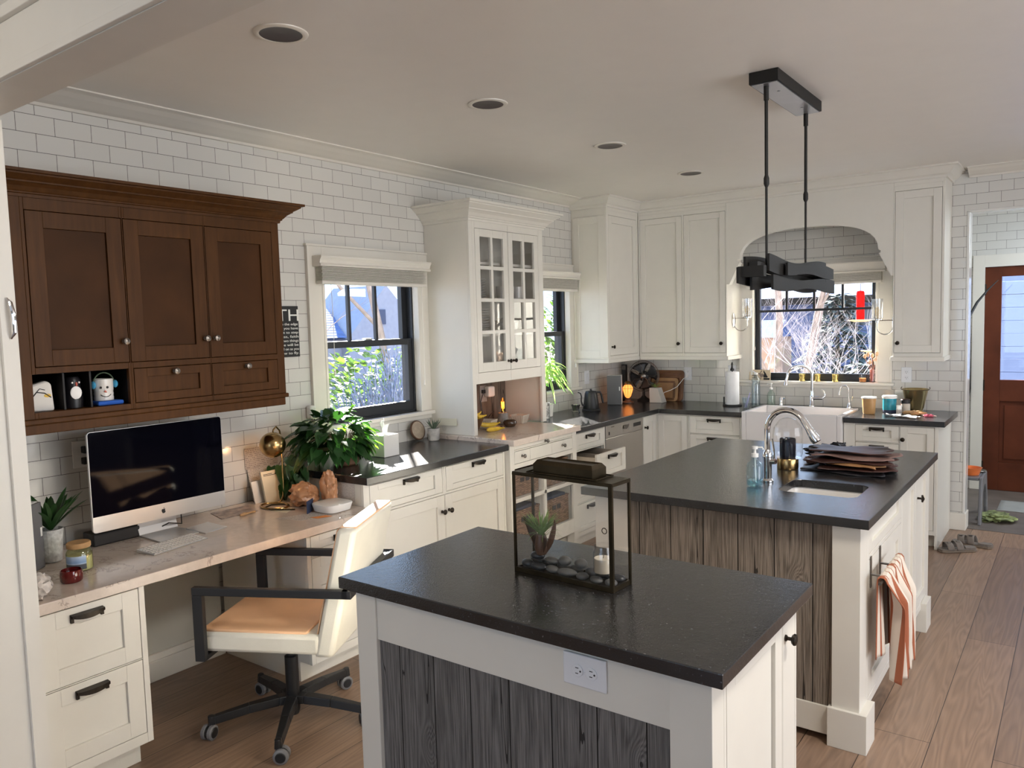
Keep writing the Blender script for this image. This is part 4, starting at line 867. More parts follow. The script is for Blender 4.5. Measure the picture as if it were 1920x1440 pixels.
for k in range(5):
    a = R(240+72*k)+R(62); ca, sa = math.cos(a), math.sin(a); mb = MB()
    pts = [(.0, .0, .105), (.06, 0, .108), (.18, 0, .100), (.315, 0, .082), (.34, 0, .078)]
    for (p, q) in zip(pts, pts[1:]):
        w0, w1 = .030-.045*p[0], .030-.045*q[0]; V = []
        for (x, _, z), w_ in ((p, w0), (q, w1)):
            for yy, zz in ((-w_, z-.022), (w_, z-.022), (w_*.8, z+.012), (-w_*.8, z+.012)): V.append(mb.bm.verts.new((x*ca-yy*sa, x*sa+yy*ca, zz)))
        for f_ in ((0, 3, 2, 1), (4, 5, 6, 7), (0, 1, 5, 4), (1, 2, 6, 5), (2, 3, 7, 6), (3, 0, 4, 7)): mb._f([V[i] for i in f_])
    mb.tube([(.33*ca, .33*sa, .095), (.333*ca, .333*sa, .045)], [.014, .010], 12); leg = ch.part('leg', mb, 'matblack', bevel=.003)
    b = a+R(50+37*k); cb, sb = math.cos(b), math.sin(b); cx_, cy_ = .333*ca+.012*cb, .333*sa+.012*sb; mb = MB()
    for s_ in (-1, 1):
        ax_ = (-sb, cb); mb.tube([(cx_+ax_[0]*s_*d, cy_+ax_[1]*s_*d, .031) for d in (.006, .009, .021, .025)], [.024, .0305, .0305, .024], 20)
    cst = ch.part('caster', mb, 'greyp', leg, smooth=False)
    mb = MB()
    for s_ in (-1, 1): mb.tube([(cx_-sb*s_*d, cy_+cb*s_*d, .031) for d in (.0252, .0275)], [.021, .018], 20)
    mb.tube([(cx_-sb*-.006, cy_-cb*.006, .031), (cx_-sb*.006, cy_+cb*.006, .031)], [.026, .026], 16); ch.part('caster_cap', mb, 'matblack', leg)

# ------------------------------------------------------------------ small builders
def leafmat(m):
    nt = m.node_tree; b = nt.nodes['Principled BSDF']; out = nt.nodes['Material Output']
    tr = N(nt, 'ShaderNodeBsdfTranslucent'); src = b.inputs['Base Color'].links[0].from_socket
    g = mixc(nt, 1, src, (1.6, 2.1, .9), 'MULTIPLY'); nt.links.new(g, tr.inputs[0])
    mx = N(nt, 'ShaderNodeMixShader'); mx.inputs[0].default_value = .16 if m is M['leaf'] else .35; nt.links.new(b.outputs[0], mx.inputs[1]); nt.links.new(tr.outputs[0], mx.inputs[2]); nt.links.new(mx.outputs[0], out.inputs[0])
for k in ('leaf', 'leafb', 'leafv', 'hedge'): leafmat(M[k])
def lath(prof, c=(0, 0, 0), seg=28, **k): return MB().lathe(prof, c, seg, **k)

# ------------------------------------------------------------------ on the desk
ZD = .7605
t = T('desktop_computer', 'silver all-in-one computer with a switched-off black screen on the desk', 'computer', (.26, 1.72, ZD))
mb = MB(); P = [(1.41, .835), (2.035, .835), (2.035, 1.266), (1.41, 1.266)]
def rr(y0, y1, z0, z1, r, n=4):
    Q = []
    for cy_, cz_, a0 in ((y1-r, z1-r, 0), (y0+r, z1-r, 90), (y0+r, z0+r, 180), (y1-r, z0+r, 270)):
        Q += [(cy_+r*math.cos(R(a0+90*k/n)), cz_+r*math.sin(R(a0+90*k/n))) for k in range(n+1)]
    return Q
mb.prism(rr(1.408, 2.038, .834, 1.267, .014), 'x', .238, .250); mb.prism(rr(1.50, 1.95, .90, 1.20, .05), 'x', .205, .238); cas = t.part('casing', mb, 'alu', bevel=.001)
mb = MB(); q = [(y, z) for y, z in rr(1.411, 2.035, .80, 1.2645, .012) if z > .85]; mb.prism([(1.411, .903)]+q[::-1][::-1][len(q)//2:][::-1]*0+[(2.035, .903)]+[p_ for p_ in q], 'x', .2502, .2514); t.part('screen', mb, 'screen')
ap = [(0, -9), (2.2, -9.6), (4.2, -9), (6.4, -6), (7.6, -2.8), (5.8, -1.0), (5.2, 1.0), (5.8, 3.2), (7.2, 4.6), (5.4, 6.2), (3.2, 6.4), (.8, 5.6), (0, 5.5), (-1.2, 5.8), (-3.4, 6.4), (-5.8, 5.2), (-7.4, 2.2), (-7.2, -2.0), (-5.4, -6.4), (-3.4, -9), (-2, -9.6)]
mb = MB(); mb.prism([(1.722+a*.00125, .8695+b*.00125) for a, b in ap], 'x', .2501, .2506); mb.prism([(1.722+a*.00125, .8695+b*.00125) for a, b in ((-.2, 7), (.4, 9.2), (2, 11), (3.4, 11.4), (3.2, 9.2), (1.8, 7.4))], 'x', .2501, .2506); t.part('logo', mb, 'ink', cas)
mb = MB(); mb.prism([(.15, .7605), (.375, .7605), (.375, .7655), (.20, .768), (.188, .80), (.205, 1.02), (.198, 1.02), (.172, .80), (.15, .77)], 'y', 1.63, 1.815); t.part('stand', mb, 'alu', bevel=.001)
t = T('keyboard', 'slim silver keyboard with white keys in front of the computer', 'keyboard', (.462, 1.638, ZD), R(9), world=False)
mb = MB(); mb.prism([(.055, .0), (.055, .004), (-.055, .014), (-.055, .0)], 'y', -.137, .137); bd = t.part('base', mb, 'alu', bevel=.001)
mb = MB()
for r_ in range(6):
    n = 14 if r_ < 5 else 9
    x = -.046+r_*.0175; z = .0125-.0016*r_; y = -.131
    for k in range(n):
        w_ = .262/n if r_ < 5 else (.262-.095)/8 if k != 4 else .095
        mb.box(x-.0065, x+.0075, y+.0018, y+w_-.0018, z-.001, z+.002); y += w_
t.part('keys', mb, 'key')
t = T('trackpad', 'small silver trackpad beside the keyboard', 'trackpad', (.34, 1.875, ZD), R(8), world=False)
mb = MB(); mb.prism([(.065, .0), (.065, .004), (-.065, .013), (-.065, .0)], 'y', -.062, .062); t.part('pad', mb, 'alu', bevel=.001)
t = T('external_drive', 'flat black box lying behind the computer screen', 'drive', (.15, 1.53, ZD))
mb = MB(); mb.box(.09, .19, 1.435, 1.64, ZD, .815); t.part('case', mb, 'matblack', bevel=.006)
mb = MB(); mb.tube([(.14, 1.64, .785), (.17, 1.70, .79), (.16, 1.72, .765), (.22, 1.76, .80), (.19, 1.84, .775), (.12, 1.88, .85), (.03, 1.80, .98)], .003, 6); t.part('cable', mb, 'matblack', smooth=True)
def speaker(label, loc, rz, lean=0, hgt=.268):
    t = T('speaker', label, 'speaker', loc, rz, world=False); L = Matrix.Rotation(lean, 4, 'Y')
    mb = MB(); mb.prism([(-.066, 0), (.066, 0), (.050, .155), (-.050, .155)], 'z', 0, hgt); mb.xf(L); b = t.part('cabinet', mb, 'whitepl', bevel=.006)
    mb = MB(); mb.box(-.064, .064, -.012, -.0005, .003, hgt-.003); mb.xf(L); g_ = t.part('grille', mb, 'greyfab', bevel=.004)
    mb = MB(); mb.box(.030, .044, -.0135, -.0122, hgt*.55, hgt*.55+.044) if lean else mb.box(.044, .055, -.0135, -.0122, .13, .165); mb.xf(L); t.part('badge', mb, 'text', g_, bevel=.003)
    return t
speaker('grey fabric speaker standing on the desk beside the doorway post', (.335, 1.135, ZD), R(128))
def leafplant(t, name, c, n, L, w_, mat, droop, up_=.5, spread=1, seed=1, fold=.4, parent=None, zmin=.15):
    rnd = random.Random(seed); mb = MB()
    for k in range(n):
        a = k*2.399+rnd.uniform(-.3, .3); e_ = up_*(1-.6*k/n)+rnd.uniform(-.1, .1)
        d = (math.cos(a)*spread, math.sin(a)*spread, max(zmin, e_+.4)); l = L*rnd.uniform(.75, 1.1)
        mb.blade((c[0]+math.cos(a)*.006, c[1]+math.sin(a)*.006, c[2]), d, l, w_*rnd.uniform(.8, 1.15), droop*rnd.uniform(.5, 1.4), fold=fold)
    return t.part(name, mb, mat, parent, smooth=True)
t = T('agave_plant', 'spiky dark green plant in a white honeycomb vase beside the computer', 'potted plant', (.245, 1.245, ZD))
t.part('vase', lath([(.030, .001), (.034, .004), (.046, .135), (.043, .135), (.032, .01), (0, .01)], (.245, 1.245, ZD), 18), plain('honeycomb_white_vase', (.55, .56, .55), .3, var=.25, vs=60, bs=.5, bsc=120))
leafplant(t, 'foliage', (.245, 1.245, ZD+.13), 26, .20, .034, 'leaf', .15, .9, .75, 3)
t = T('jar_candle', 'clear jar candle with a pale wooden lid and blue label on the desk', 'candle', (.462, 1.252, ZD))
c = (.462, 1.252, ZD)
t.part('jar', lath([(0, .001), (.040, .001), (.047, .008), (.047, .072), (.041, .084), (.036, .090), (.034, .090), (.039, .082), (.0455, .070), (.0455, .008), (0, .004)], c), 'goil', smooth=True)
t.part('wax', lath([(0, .005), (.044, .006), (.044, .058), (0, .058)], c), 'paperc', smooth=True)
t.part('lid', lath([(0, .0905), (.041, .0905), (.043, .093), (.043, .108), (.040, .111), (0, .111)], c), 'cork', smooth=True)
mb = MB(); mb.grid(lambda u, v: (c[0]+.0476*math.cos(R(-95+100*u)), c[1]+.0476*math.sin(R(-95+100*u)), c[2]+.012+.052*v), 14, 4)
lb = newmat('blue_and_dark_label'); nt = lb[1]; s = N(nt, 'ShaderNodeSeparateXYZ'); nt.links.new(objc(nt), s.inputs[0])
nt.links.new(ramp(nt, mathn(nt, 'MULTIPLY', s.outputs[2], 15), [(.0, (.05, .06, .07)), (.47, (.07, .08, .10)), (.50, (.45, .55, .70)), (.6, (.22, .36, .60)), (.95, (.50, .62, .80))]), lb[2].inputs['Base Color']); M['label'] = lb[0]
t.part('label', mb, 'label', smooth=True)
t = T('glass_candle', 'squat dark red glass candle at the front of the desk', 'candle', (.585, 1.165, ZD))
c = (.585, 1.165, ZD); t.part('glass', lath([(0, .001), (.034, .001), (.038, .008), (.039, .028), (.036, .044), (.033, .046), (.034, .03), (0, .029)], c), 'redc', smooth=True)
t.part('wax', lath([(0, .0295), (.0325, .0295), (.0325, .034), (0, .033)], c), 'redc')
def crumple(name, c, r, mat, label, cat, seed=1, sub=3, amp=.22, group=None):
    mb = MB(); bmesh.ops.create_icosphere(mb.bm, subdivisions=sub+1, radius=1); rnd = random.Random(seed)
    o3 = Vector((rnd.uniform(-9, 9), rnd.uniform(-9, 9), rnd.uniform(-9, 9)))
    for v in mb.bm.verts:
        q = v.co*1.5+o3; d = 1+amp*2.4*(mnoise.ridged_multi_fractal(q, .8, 2.2, 4, 1.0, 2.0)-1.1)*.5+amp*1.3*mnoise.noise(v.co*1.3+o3)
        v.co = Vector((c[0]+v.co.x*r[0]*d, c[1]+v.co.y*r[1]*d, max(c[2]+.001, c[2]+r[2]+v.co.z*r[2]*d)))
    return solo(name, mb, mat, label, cat, c, group, smooth=True)
crumple('plastic_bag', (.685, 1.005, ZD), (.05, .045, .045), 'bagc', 'crumpled clear plastic bag at the near corner of the desk', 'bag', 4)
crumple('plastic_bag', (.36, 2.42, ZD), (.082, .068, .060), 'bagp', 'crumpled orange-tan plastic bag lying behind the white router', 'bag', 8)
mb = MB(); bpts = [(.33, 2.527, .765), (.32, 2.50, .80), (.34, 2.49, .86), (.37, 2.505, .91)]
crumple('plastic_bag', (.475, 2.492, ZD), (.052, .036, .088), 'bagp', 'taller twisted tan plastic bag leaning at the black counter edge', 'bag', 15)
t = T('router', 'white rounded square router at the far end of the desk', 'router', (.575, 2.42, ZD))
def sq(c, rx, n=40, p=4): return [(c[0]+rx*abs(math.cos(2*PI*k/n))**(2/p)*(1 if math.cos(2*PI*k/n) >= 0 else -1), c[1]+rx*abs(math.sin(2*PI*k/n))**(2/p)*(1 if math.sin(2*PI*k/n) >= 0 else -1)) for k in range(n)]
mb = MB(); rows = [[mb.bm.verts.new((*p, ZD+z)) for p in sq((.575, 2.425), r_)] for r_, z in ((.066, .001), (.074, .004), (.084, .036), (.083, .041), (.076, .044), (0.02, .0445))]
for A_, B_ in zip(rows, rows[1:]):
    for k in range(40): mb._f((A_[k], A_[(k+1) % 40], B_[(k+1) % 40], B_[k]))
mb._f(rows[0]); mb._f(rows[-1]); t.part('housing', mb, 'whitepl', smooth=True)
mb = MB(); mb.ell((.6495, 2.375, ZD+.024), (.003, .003, .003), 8, 6); t.part('led', mb, 'text')
t = T('desk_lamp', 'lit brass globe desk lamp glowing orange underneath', 'lamp', (.16, 2.42, ZD))
gc = (.215, 2.352, 1.078)
t.part('base', MB().tube([(.25+.085*math.cos(a), 2.32+.06*math.sin(a), ZD+.006) for a in [2*PI*k/28 for k in range(28)]], .0055, 8, closed=True), 'brass', smooth=True)
mb = MB(); mb.tube([(.22, 2.375, ZD+.008), (.20, 2.412, ZD+.03), (.19, 2.425, .85), (.19, 2.425, 1.10), (.193, 2.415, 1.145), (.20, 2.39, 1.168), (.21, 2.365, 1.155), (.215, 2.354, 1.13)], .0045, 10); t.part('stem', mb, 'brass', smooth=True)
mb = MB(); pr = [(.067*math.sin(R(a)), .067*math.cos(R(a))) for a in range(0, 141, 7)]; pr[0] = (.0001, .067); mb.lathe(pr, (0, 0, 0), 32); mb.xf(Matrix.Translation(gc) @ Matrix.Rotation(R(18), 4, 'Y') @ Matrix.Rotation(R(10), 4, 'X'))
gl = t.part('shade', mb, 'brass', smooth=True)
mb = MB(); pr = [(.0655*math.sin(R(a)), .0655*math.cos(R(a))) for a in range(0, 139, 9)]; pr[0] = (.0001, .0655); mb.lathe(pr, (0, 0, 0), 32); mb.xf(Matrix.Translation(gc) @ Matrix.Rotation(R(18), 4, 'Y') @ Matrix.Rotation(R(10), 4, 'X')); t.part('shade_lining', mb, 'lampin', gl, smooth=True)
mb = MB(); mb.ell((gc[0], gc[1], gc[2]-.012), (.018, .018, .026), 14, 10); t.part('bulb', mb, glow('lamp_bulb', (1, .62, .25), 9), gl, smooth=True)
pl = bpy.data.lights.new('desk_lamp_light', 'POINT'); pl.energy = 1.0; pl.color = (1, .52, .22); pl.shadow_soft_size = .02; po = bpy.data.objects.new('desk_lamp_light', pl); COL.objects.link(po); po.location = (gc[0], gc[1], gc[2]-.055)
def card(name, pts, mat, label, cat, th=.0015, group=None):
    """thin sheet given by four corners"""
    mb = MB(); P = [Vector(p) for p in pts]; n = (P[1]-P[0]).cross(P[3]-P[0]).normalized()*th
    A_ = [mb.bm.verts.new(p) for p in P]; B_ = [mb.bm.verts.new(p+n) for p in P]; mb._f(A_[::-1]); mb._f(B_)
    for k in range(4): mb._f((A_[k], A_[(k+1) % 4], B_[(k+1) % 4], B_[k]))
    c = P[0]; return solo(name, mb, mat, label, cat, tuple(c), group)
card('note_paper', [(.002, 2.325, .930), (.002, 2.535, .930), (.002, 2.535, 1.045), (.002, 2.325, 1.045)], 'script', 'handwritten note taped to the tiles behind the brass lamp', 'paper')
card('photo_print', [(.05, 2.335, ZD), (.05, 2.475, ZD), (.004, 2.475, .93), (.004, 2.335, .93)], 'print', 'large printed sheet leaning on the tiles behind the cream book', 'paper')
card('greeting_card', [(.105, 2.305, ZD), (.09, 2.375, ZD), (.065, 2.375, .875), (.075, 2.305, .875)], 'paperw', 'white card printed with two black figures left of the cream book', 'card')
mb = MB()
for y in (2.325, 2.352):
    for a, b, z in ((0, .007, .80), (.002, .010, .815), (.0, .008, .835), (.003, .009, .85)): mb.box(.1045-(z-.76)*.30, .1065-(z-.76)*.30, y+a, y+b, z, z+.012)
mb.shift((.0, 0, 0)); solo('figure_print', mb, 'ink', 'two small black figures printed on the white card', 'print', (.1, 2.335, .80)) if False else mb.bm.free()
t = T('book', 'cream paperback standing against the wall beside the brass lamp', 'book', (.13, 2.40, ZD))
L = Matrix.Translation((.15, 2.345, ZD+.001)) @ Matrix.Rotation(R(-14), 4, 'Y'); mb = MB(); mb.box(-.014, 0, 0, .118, 0, .168); mb.xf(L); bk = t.part('cover', mb, 'paperc', bevel=.001)
for z, wd in ((.150, .055), (.143, .088)):
    mb = MB(); mb.box(.0002, .0008, .012, .012+wd, z, z+.003); mb.xf(L); t.part('title_line', mb, 'ink', bk)
mb = MB(); mb.tube([(.40, 2.33, ZD+.0042), (.30, 2.26, ZD+.0042), (.23, 2.27, ZD+.0042), (.21, 2.33, ZD+.0042), (.26, 2.38, ZD+.0042)], .004, 8); solo('charging_cable', mb, 'brassd', 'coiled brown cable lying beside the lamp foot', 'cable', (.3, 2.3, ZD), smooth=True)
card('notepad', [(.41, 2.27, ZD), (.36, 2.36, ZD), (.27, 2.33, ZD), (.30, 2.25, ZD)], 'paperc', 'cream notepad lying inside the coiled cable', 'notepad', -.012)
t = T('leaflet', 'navy leaflet propped between the tan bag and the router', 'leaflet', (.50, 2.34, ZD)); mb = MB(); mb.prism([(.525, 2.305), (.485, 2.375), (.487, 2.377), (.528, 2.307)], 'z', ZD, ZD+.062); t.part('sheet', mb, 'navy')
card('letter', [(.60, 2.20, ZD), (.67, 2.36, ZD), (.53, 2.34, ZD), (.46, 2.17, ZD)], 'script', 'handwritten letter lying at the front of the desk by the router', 'paper', -.0012)
card('sticky_note', [(.642, 2.27, ZD+.0016), (.672, 2.34, ZD+.0016), (.63, 2.335, ZD+.0016), (.60, 2.265, ZD+.0016)], 'orange', 'orange sticky note on the handwritten letter', 'sticky note', -.0008)
card('magazine', [(.08, 2.06, ZD), (.24, 2.02, ZD), (.25, 2.22, ZD), (.09, 2.27, ZD)], 'photo', 'muted photo flyer lying flat against the tiles right of the computer', 'flyer', .002)
mb = MB(); mb.tube([(.27, 2.10, ZD+.006), (.275, 2.12, ZD+.008), (.27, 2.15, ZD+.007), (.265, 2.19, ZD+.006)], [.006, .009, .004, .006], 8); solo('figurine', mb, 'cork', 'tiny carved trinket lying in front of the photo flyer', 'trinket', (.27, 2.12, ZD), smooth=True)
mb = MB(); mb.box(.001, .007, 1.455, 1.535, 1.085, 1.205); t = T('power_outlet', 'white outlet with black plug on the tiles behind the computer', 'outlet', (0, 1.5, 1.14)); t.part('plate', mb, 'whitepl', bevel=.002)
mb = MB(); mb.box(.007, .04, 1.49, 1.525, 1.15, 1.18).box(.007, .035, 1.488, 1.522, 1.10, 1.13); t.part('plug', mb, 'matblack', bevel=.003)
t = T('wall_adapter', 'white wireless extender plugged in above the pothos', 'adapter', (0, 2.78, 1.19)); mb = MB(); mb.box(.001, .045, 2.745, 2.79, 1.155, 1.235); t.part('housing', mb, 'whitepl', bevel=.012)
mb = MB(); mb.tube([(.03, 2.75, 1.155), (.02, 2.70, 1.10), (.012, 2.62, 1.0), (.012, 2.56, .92), (.02, 2.50, .80)], .0025, 6); t.part('cord', mb, 'whitepl', smooth=True)
# black word-art plaque
t = T('wall_sign', 'black plaque of white capital and small lettering, half behind the brown cabinet', 'sign', (0, 2.6, 1.52))
mb = MB(); mb.box(.001, .014, 2.395, 2.716, 1.520, 1.805); pq = t.part('board', mb, 'ink', bevel=.001)
def line(s_, z, h_, y0, y1):
    o = textmesh('lettering', s_, h_*1.38, 'text', PX(.0145, y0, z), t.o, off=t.loc, width=y1-y0); o.parent = pq; return o
line('FAITH', 1.722, .068, 2.405, 2.708)
for k, s_ in enumerate(('When you come to the edge', 'of all the light that you have', 'and you are about to step', 'off into darkness, faith', 'is knowing one of two things', 'will happen: there will be', 'solid ground to stand on as you', 'or be taught how to fly.')): line(s_, 1.6975-.0232*k, .0145, 2.403, 2.708)
def apaper(name, z0, z1, x0, x1, mat, label):
    return card(name, [(x0, 2.5555, z0), (x1, 2.5555, z0), (x1, 2.5555, z1), (x0, 2.5555, z1)], mat, label, 'paper', .001)
apaper('paper_sheet', .775, .872, .46, .60, 'print', 'printed sheet taped to the cabinet side behind the router')

# ------------------------------------------------------------------ on the counter under the first window
ZC = .9145
t = T('pothos_plant', 'large bushy pothos with drooping leaves in a wooden pot under the window', 'potted plant', (.30, 2.77, ZC))
t.part('pot', lath([(.0, .001), (.062, .001), (.070, .01), (.082, .11), (.076, .11), (.070, .095), (0, .095)], (.30, 2.77, ZC), 16), 'terra')
rnd = random.Random(5)
def heart(mb, p, d, L, w_):
    """heart-shaped leaf"""
    d = Vector(d).normalized(); s_ = d.cross(Vector((rnd.uniform(-.3, .3), rnd.uniform(-.3, .3), 1))).normalized(); nm = s_.cross(d); p = Vector(p)
    prof = [(-.08, .28), (0, .45), (.18, .5), (.4, .43), (.65, .27), (.85, .12), (1, .0)]
    mid = [mb.bm.verts.new(p+d*L*a-nm*.12*L*a*a*0+Vector((0, 0, -.22*L*a*a))) for a, _ in [(0.02, 0)]+prof[1:]]
    for sg in (-1, 1):
        ed = [mb.bm.verts.new(p+d*L*a+s_*sg*w_*b+nm*.10*w_+Vector((0, 0, -.22*L*max(a, 0)**2))) for a, b in prof[:-1]]+[mid[-1]]
        for k in range(len(mid)-1):
            if ed[k+1] is mid[k+1]: mb._f((mid[k], mid[k+1], ed[k]))
            else: mb._f((mid[k], mid[k+1], ed[k+1], ed[k]))
A_, B_ = MB(), MB(); stems = MB(); cc = Vector((.29, 2.70, 1.06))
for k in range(250):
    u, v = rnd.uniform(0, 2*PI), rnd.uniform(-.75, 1); rr_ = (1-v*v)**.5
    p = cc+Vector((.17*rr_*math.cos(u), .215*rr_*math.sin(u), .165*v))*rnd.uniform(.72, 1.0)
    if p.x < .03: p.x = .03+rnd.uniform(0, .02)
    if p.y > 2.51 and p.z < 1.0: p.z = 1.0+rnd.uniform(0, .03)
    d = (p-cc).normalized()+Vector((0, 0, rnd.uniform(-1.1, -.2))); sz = rnd.uniform(.055, .095)
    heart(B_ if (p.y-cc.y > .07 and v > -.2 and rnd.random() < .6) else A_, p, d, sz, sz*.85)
for k in range(40):   # vines hanging over the near edge of the counter
    y = rnd.uniform(2.44, 2.50); x = rnd.uniform(.05, .30); p = Vector((x, y, rnd.uniform(.83, 1.0))); heart(A_, p, (rnd.uniform(-.4, .6), rnd.uniform(-.6, .1), -1), rnd.uniform(.055, .09), .06)
for k in range(9):
    x = .06+.03*k; stems.tube([(.29, 2.72, 1.02), (x, 2.56, 1.0), (x, 2.50, .94), (x+.01, 2.49, .84)], .002, 5)
for k in range(24):
    a = k*2.4; stems.tube([(.30, 2.77, 1.0), (.30+.07*math.cos(a), 2.74+.09*math.sin(a), 1.10), (.30+.14*math.cos(a), 2.72+.17*math.sin(a), 1.06)], .0022, 5)
t.part('foliage', A_, 'leaf', smooth=True); t.part('foliage_sunlight_tint', B_, 'leafb', smooth=True, label='leaves nearest the window, sunlight painted in as bright green'); t.part('stems', stems, 'stem')  # window-side leaves carry painted sunlight in a brighter green
t = T('tissue_box', 'white cube tissue box on the black counter by the window', 'tissue box', (.285, 3.085, ZC))
mb = MB(); mb.box(.225, .345, 3.022, 3.145, ZC, ZC+.128); t.part('box', mb, 'silk', bevel=.004)
mb = MB(); mb.grid(lambda u, v: (.285+(u-.5)*(.03+.05*v)+.010*S(9*u+3*v), 3.085+.016*S(7*u)*(.4+v), ZC+.129+.092*v*(1-.35*abs(2*u-1))+.012*S(13*u)*v), 22, 12); t.part('tissue', mb, 'tissue', smooth=True, solid=.001)
t = T('flower_vase', 'small pale vase almost hidden behind the pothos', 'vase', (.17, 2.98, ZC)); t.part('vase', lath([(0, .001), (.03, .001), (.042, .05), (.038, .12), (.022, .16), (.025, .18), (.021, .18), (.018, .16), (0, .15)], (.17, 2.99, ZC)), 'silk', smooth=True)
t = T('wood_slice', 'round wood slice sign with bark edge leaning at the tiles', 'wood slice', (.04, 3.615, ZC))
L = Matrix.Translation((.045, 3.615, ZC+.0665)) @ Matrix.Rotation(R(-16), 4, 'Y')
mb = MB(); mb.lathe([(0, 0), (.064, 0), (.066, .003), (.066, .012), (.063, .015), (0, .015)], (0, 0, 0), 30, 'x'); mb.xf(L); sl = t.part('bark', mb, 'bowlw', smooth=True)
mb = MB(); mb.lathe([(0, .0152), (.058, .0152), (.056, .0162), (0, .0162)], (0, 0, 0), 30, 'x'); mb.xf(L); t.part('face', mb, plain('pale_wood_face', (.42, .34, .26), .7, var=.15, vs=40))
t = T('succulent', 'small spiky succulent in a grey marble pot by the hutch side', 'potted plant', (.15, 3.665, ZC))
t.part('pot', lath([(0, .001), (.030, .001), (.038, .01), (.041, .082), (.037, .082), (.035, .07), (0, .07)], (.15, 3.665, ZC), 24), 'marblepot', smooth=True); leafplant(t, 'foliage', (.15, 3.665, ZC+.07), 34, .085, .007, 'leafs', .05, 1.0, .7, 9)
t = T('wine_glass', 'small stemmed glass holding a card beside the hutch', 'glass', (.165, 3.755, ZC)); c = (.165, 3.757, ZC)
t.part('glass', lath([(0, .001), (.022, .001), (.003, .004), (.0025, .05), (.012, .06), (.016, .085), (.0155, .085), (.011, .061), (0, .057)], c, 20), 'glass', smooth=True)
card('place_card', [(.10, 3.772, ZC+.088), (.245, 3.79, ZC+.088), (.245, 3.791, ZC+.135), (.10, 3.773, ZC+.135)], 'paperc', 'cream written card held up beside the hutch side', 'card')

# ------------------------------------------------------------------ in the hutch niche
ZQ = .9405
t = T('fruit_bowl', 'dark wooden bowl of bananas at the left of the hutch niche', 'bowl', (.27, 3.91, ZQ)); t.part('bowl', lath([(0, .001), (.03, .001), (.035, .012), (.06, .05), (.082, .10), (.078, .10), (.055, .052), (.03, .016), (0, .012)], (.27, 3.925, ZQ), 32), 'bowlw', smooth=True)
def banana(loc, rz, tilt, r=.016, L=.09):
    mb = MB(); pts = []
    for k in range(11):
        a = R(-55+110*k/10); pts.append((L*S(a), 0, L*(1-math.cos(a))*1.0))
    rs = [.004, .009, .014, r, r, r, r, .015, .011, .006, .004]; mb.tube(pts, rs, 8); mb.xf(Matrix.Rotation(rz, 4, 'Z') @ Matrix.Rotation(tilt, 4, 'X')); return mb
for (p, rz, tl, lb) in (((.27, 3.915, ZQ+.105), R(70), R(20), 'banana lying across the top of the wooden bowl'), ((.30, 3.95, ZQ+.10), R(110), R(75), 'banana standing on end in the wooden bowl, stem up'), ((.37, 4.02, ZQ+.016), R(75), R(80), 'ripe banana lying flat on the quartz beside the bowl'), ((.345, 4.01, ZQ+.046), R(40), R(60), 'banana leaning against the outside of the wooden bowl')):
    solo('banana', banana(p, rz, tl), 'bananay', lb, 'banana', p, 'bananas in the hutch', world=False, smooth=True)
def punnet(loc, rz, label):
    t = T('berry_basket', label, 'basket', loc, rz, world=False); mb = MB(); h0, h1, z1 = .040, .055, .062
    O = []
    for hh, z in ((h0, .001), (h1, z1), (h1-.003, z1), (h0-.003, .004)): O.append([mb.bm.verts.new((a*hh, b*hh, z)) for a, b in ((-1, -1), (1, -1), (1, 1), (-1, 1))])
    for A2, B2 in zip(O, O[1:]):
        for k in range(4): mb._f((A2[k], A2[(k+1) % 4], B2[(k+1) % 4], B2[k]))
    mb._f(O[0]); mb._f(O[-1]); t.part('tray', mb, 'berry')
    mb = MB()
    for k in range(-2, 3):
        for (ax_, sg) in ((0, 1), (0, -1), (1, 1), (1, -1)):
            p0 = [k*.015, k*.015, .006]; p1 = [k*.02, k*.02, z1-.008]; p0[ax_] = sg*(h0+.003); p1[ax_] = sg*(h1-.001); mb.tube([p0, p1], .0022, 5)
    t.part('ribs', mb, 'berry')
punnet((.235, 4.135, ZQ), R(12), 'grey-white pulp berry basket between the bananas and the brown jar')
punnet((.27, 4.475, ZQ), R(10), 'white pulp berry basket at the right of the hutch niche')
t = T('candle_jar', 'squat glossy brown jar in the middle of the hutch niche', 'jar', (.32, 4.30, ZQ)); t.part('jar', lath([(0, .001), (.034, .001), (.047, .015), (.048, .035), (.040, .046), (.036, .046), (.040, .034), (0, .028)], (.32, 4.285, ZQ)), 'brownjar', smooth=True)
mb = MB(); mb.ell((.305, 4.205, ZQ+.009), (.010, .010, .0085), 10, 8); solo('chestnut', mb, 'bowlw', 'small round brown nut on the quartz beside the brown jar', 'nut', (.305, 4.205, ZQ), smooth=True)
def bulb_lamp(name, label, c, base, h_, e, bigger=1):
    t = T(name, label, 'lamp', c); t.part('base', lath(base, c, 24), 'concrete', smooth=True); z = c[2]+h_
    t.part('socket', lath([(0, 0), (.013, 0), (.013, .014), (0, .014)], (c[0], c[1], z), 14), 'brass')
    b = t.part('bulb', lath([(.010*bigger, .014), (.014*bigger, .028), (.024*bigger, .055), (.026*bigger, .075), (.018*bigger, .098), (.006, .108), (0, .109)], (c[0], c[1], z), 20), 'bulbg', smooth=True)
    mb = MB(); mb.tube([(c[0]+.010*math.cos(2*PI*k/6), c[1]+.010*math.sin(2*PI*k/6), z+(.032 if k % 2 else .080)) for k in range(7)], .0022, 5)
    mb.tube([(c[0], c[1], z+.014), (c[0], c[1], z+.035)], .002, 5); t.part('filament', mb, 'fil', b, smooth=True)
    d = bpy.data.lights.new('bulb_light', 'POINT'); d.energy = e; d.color = (1, .38, .10); d.shadow_soft_size = .012; o = bpy.data.objects.new('bulb_light', d); COL.objects.link(o); o.location = (c[0], c[1], z+.06); return t
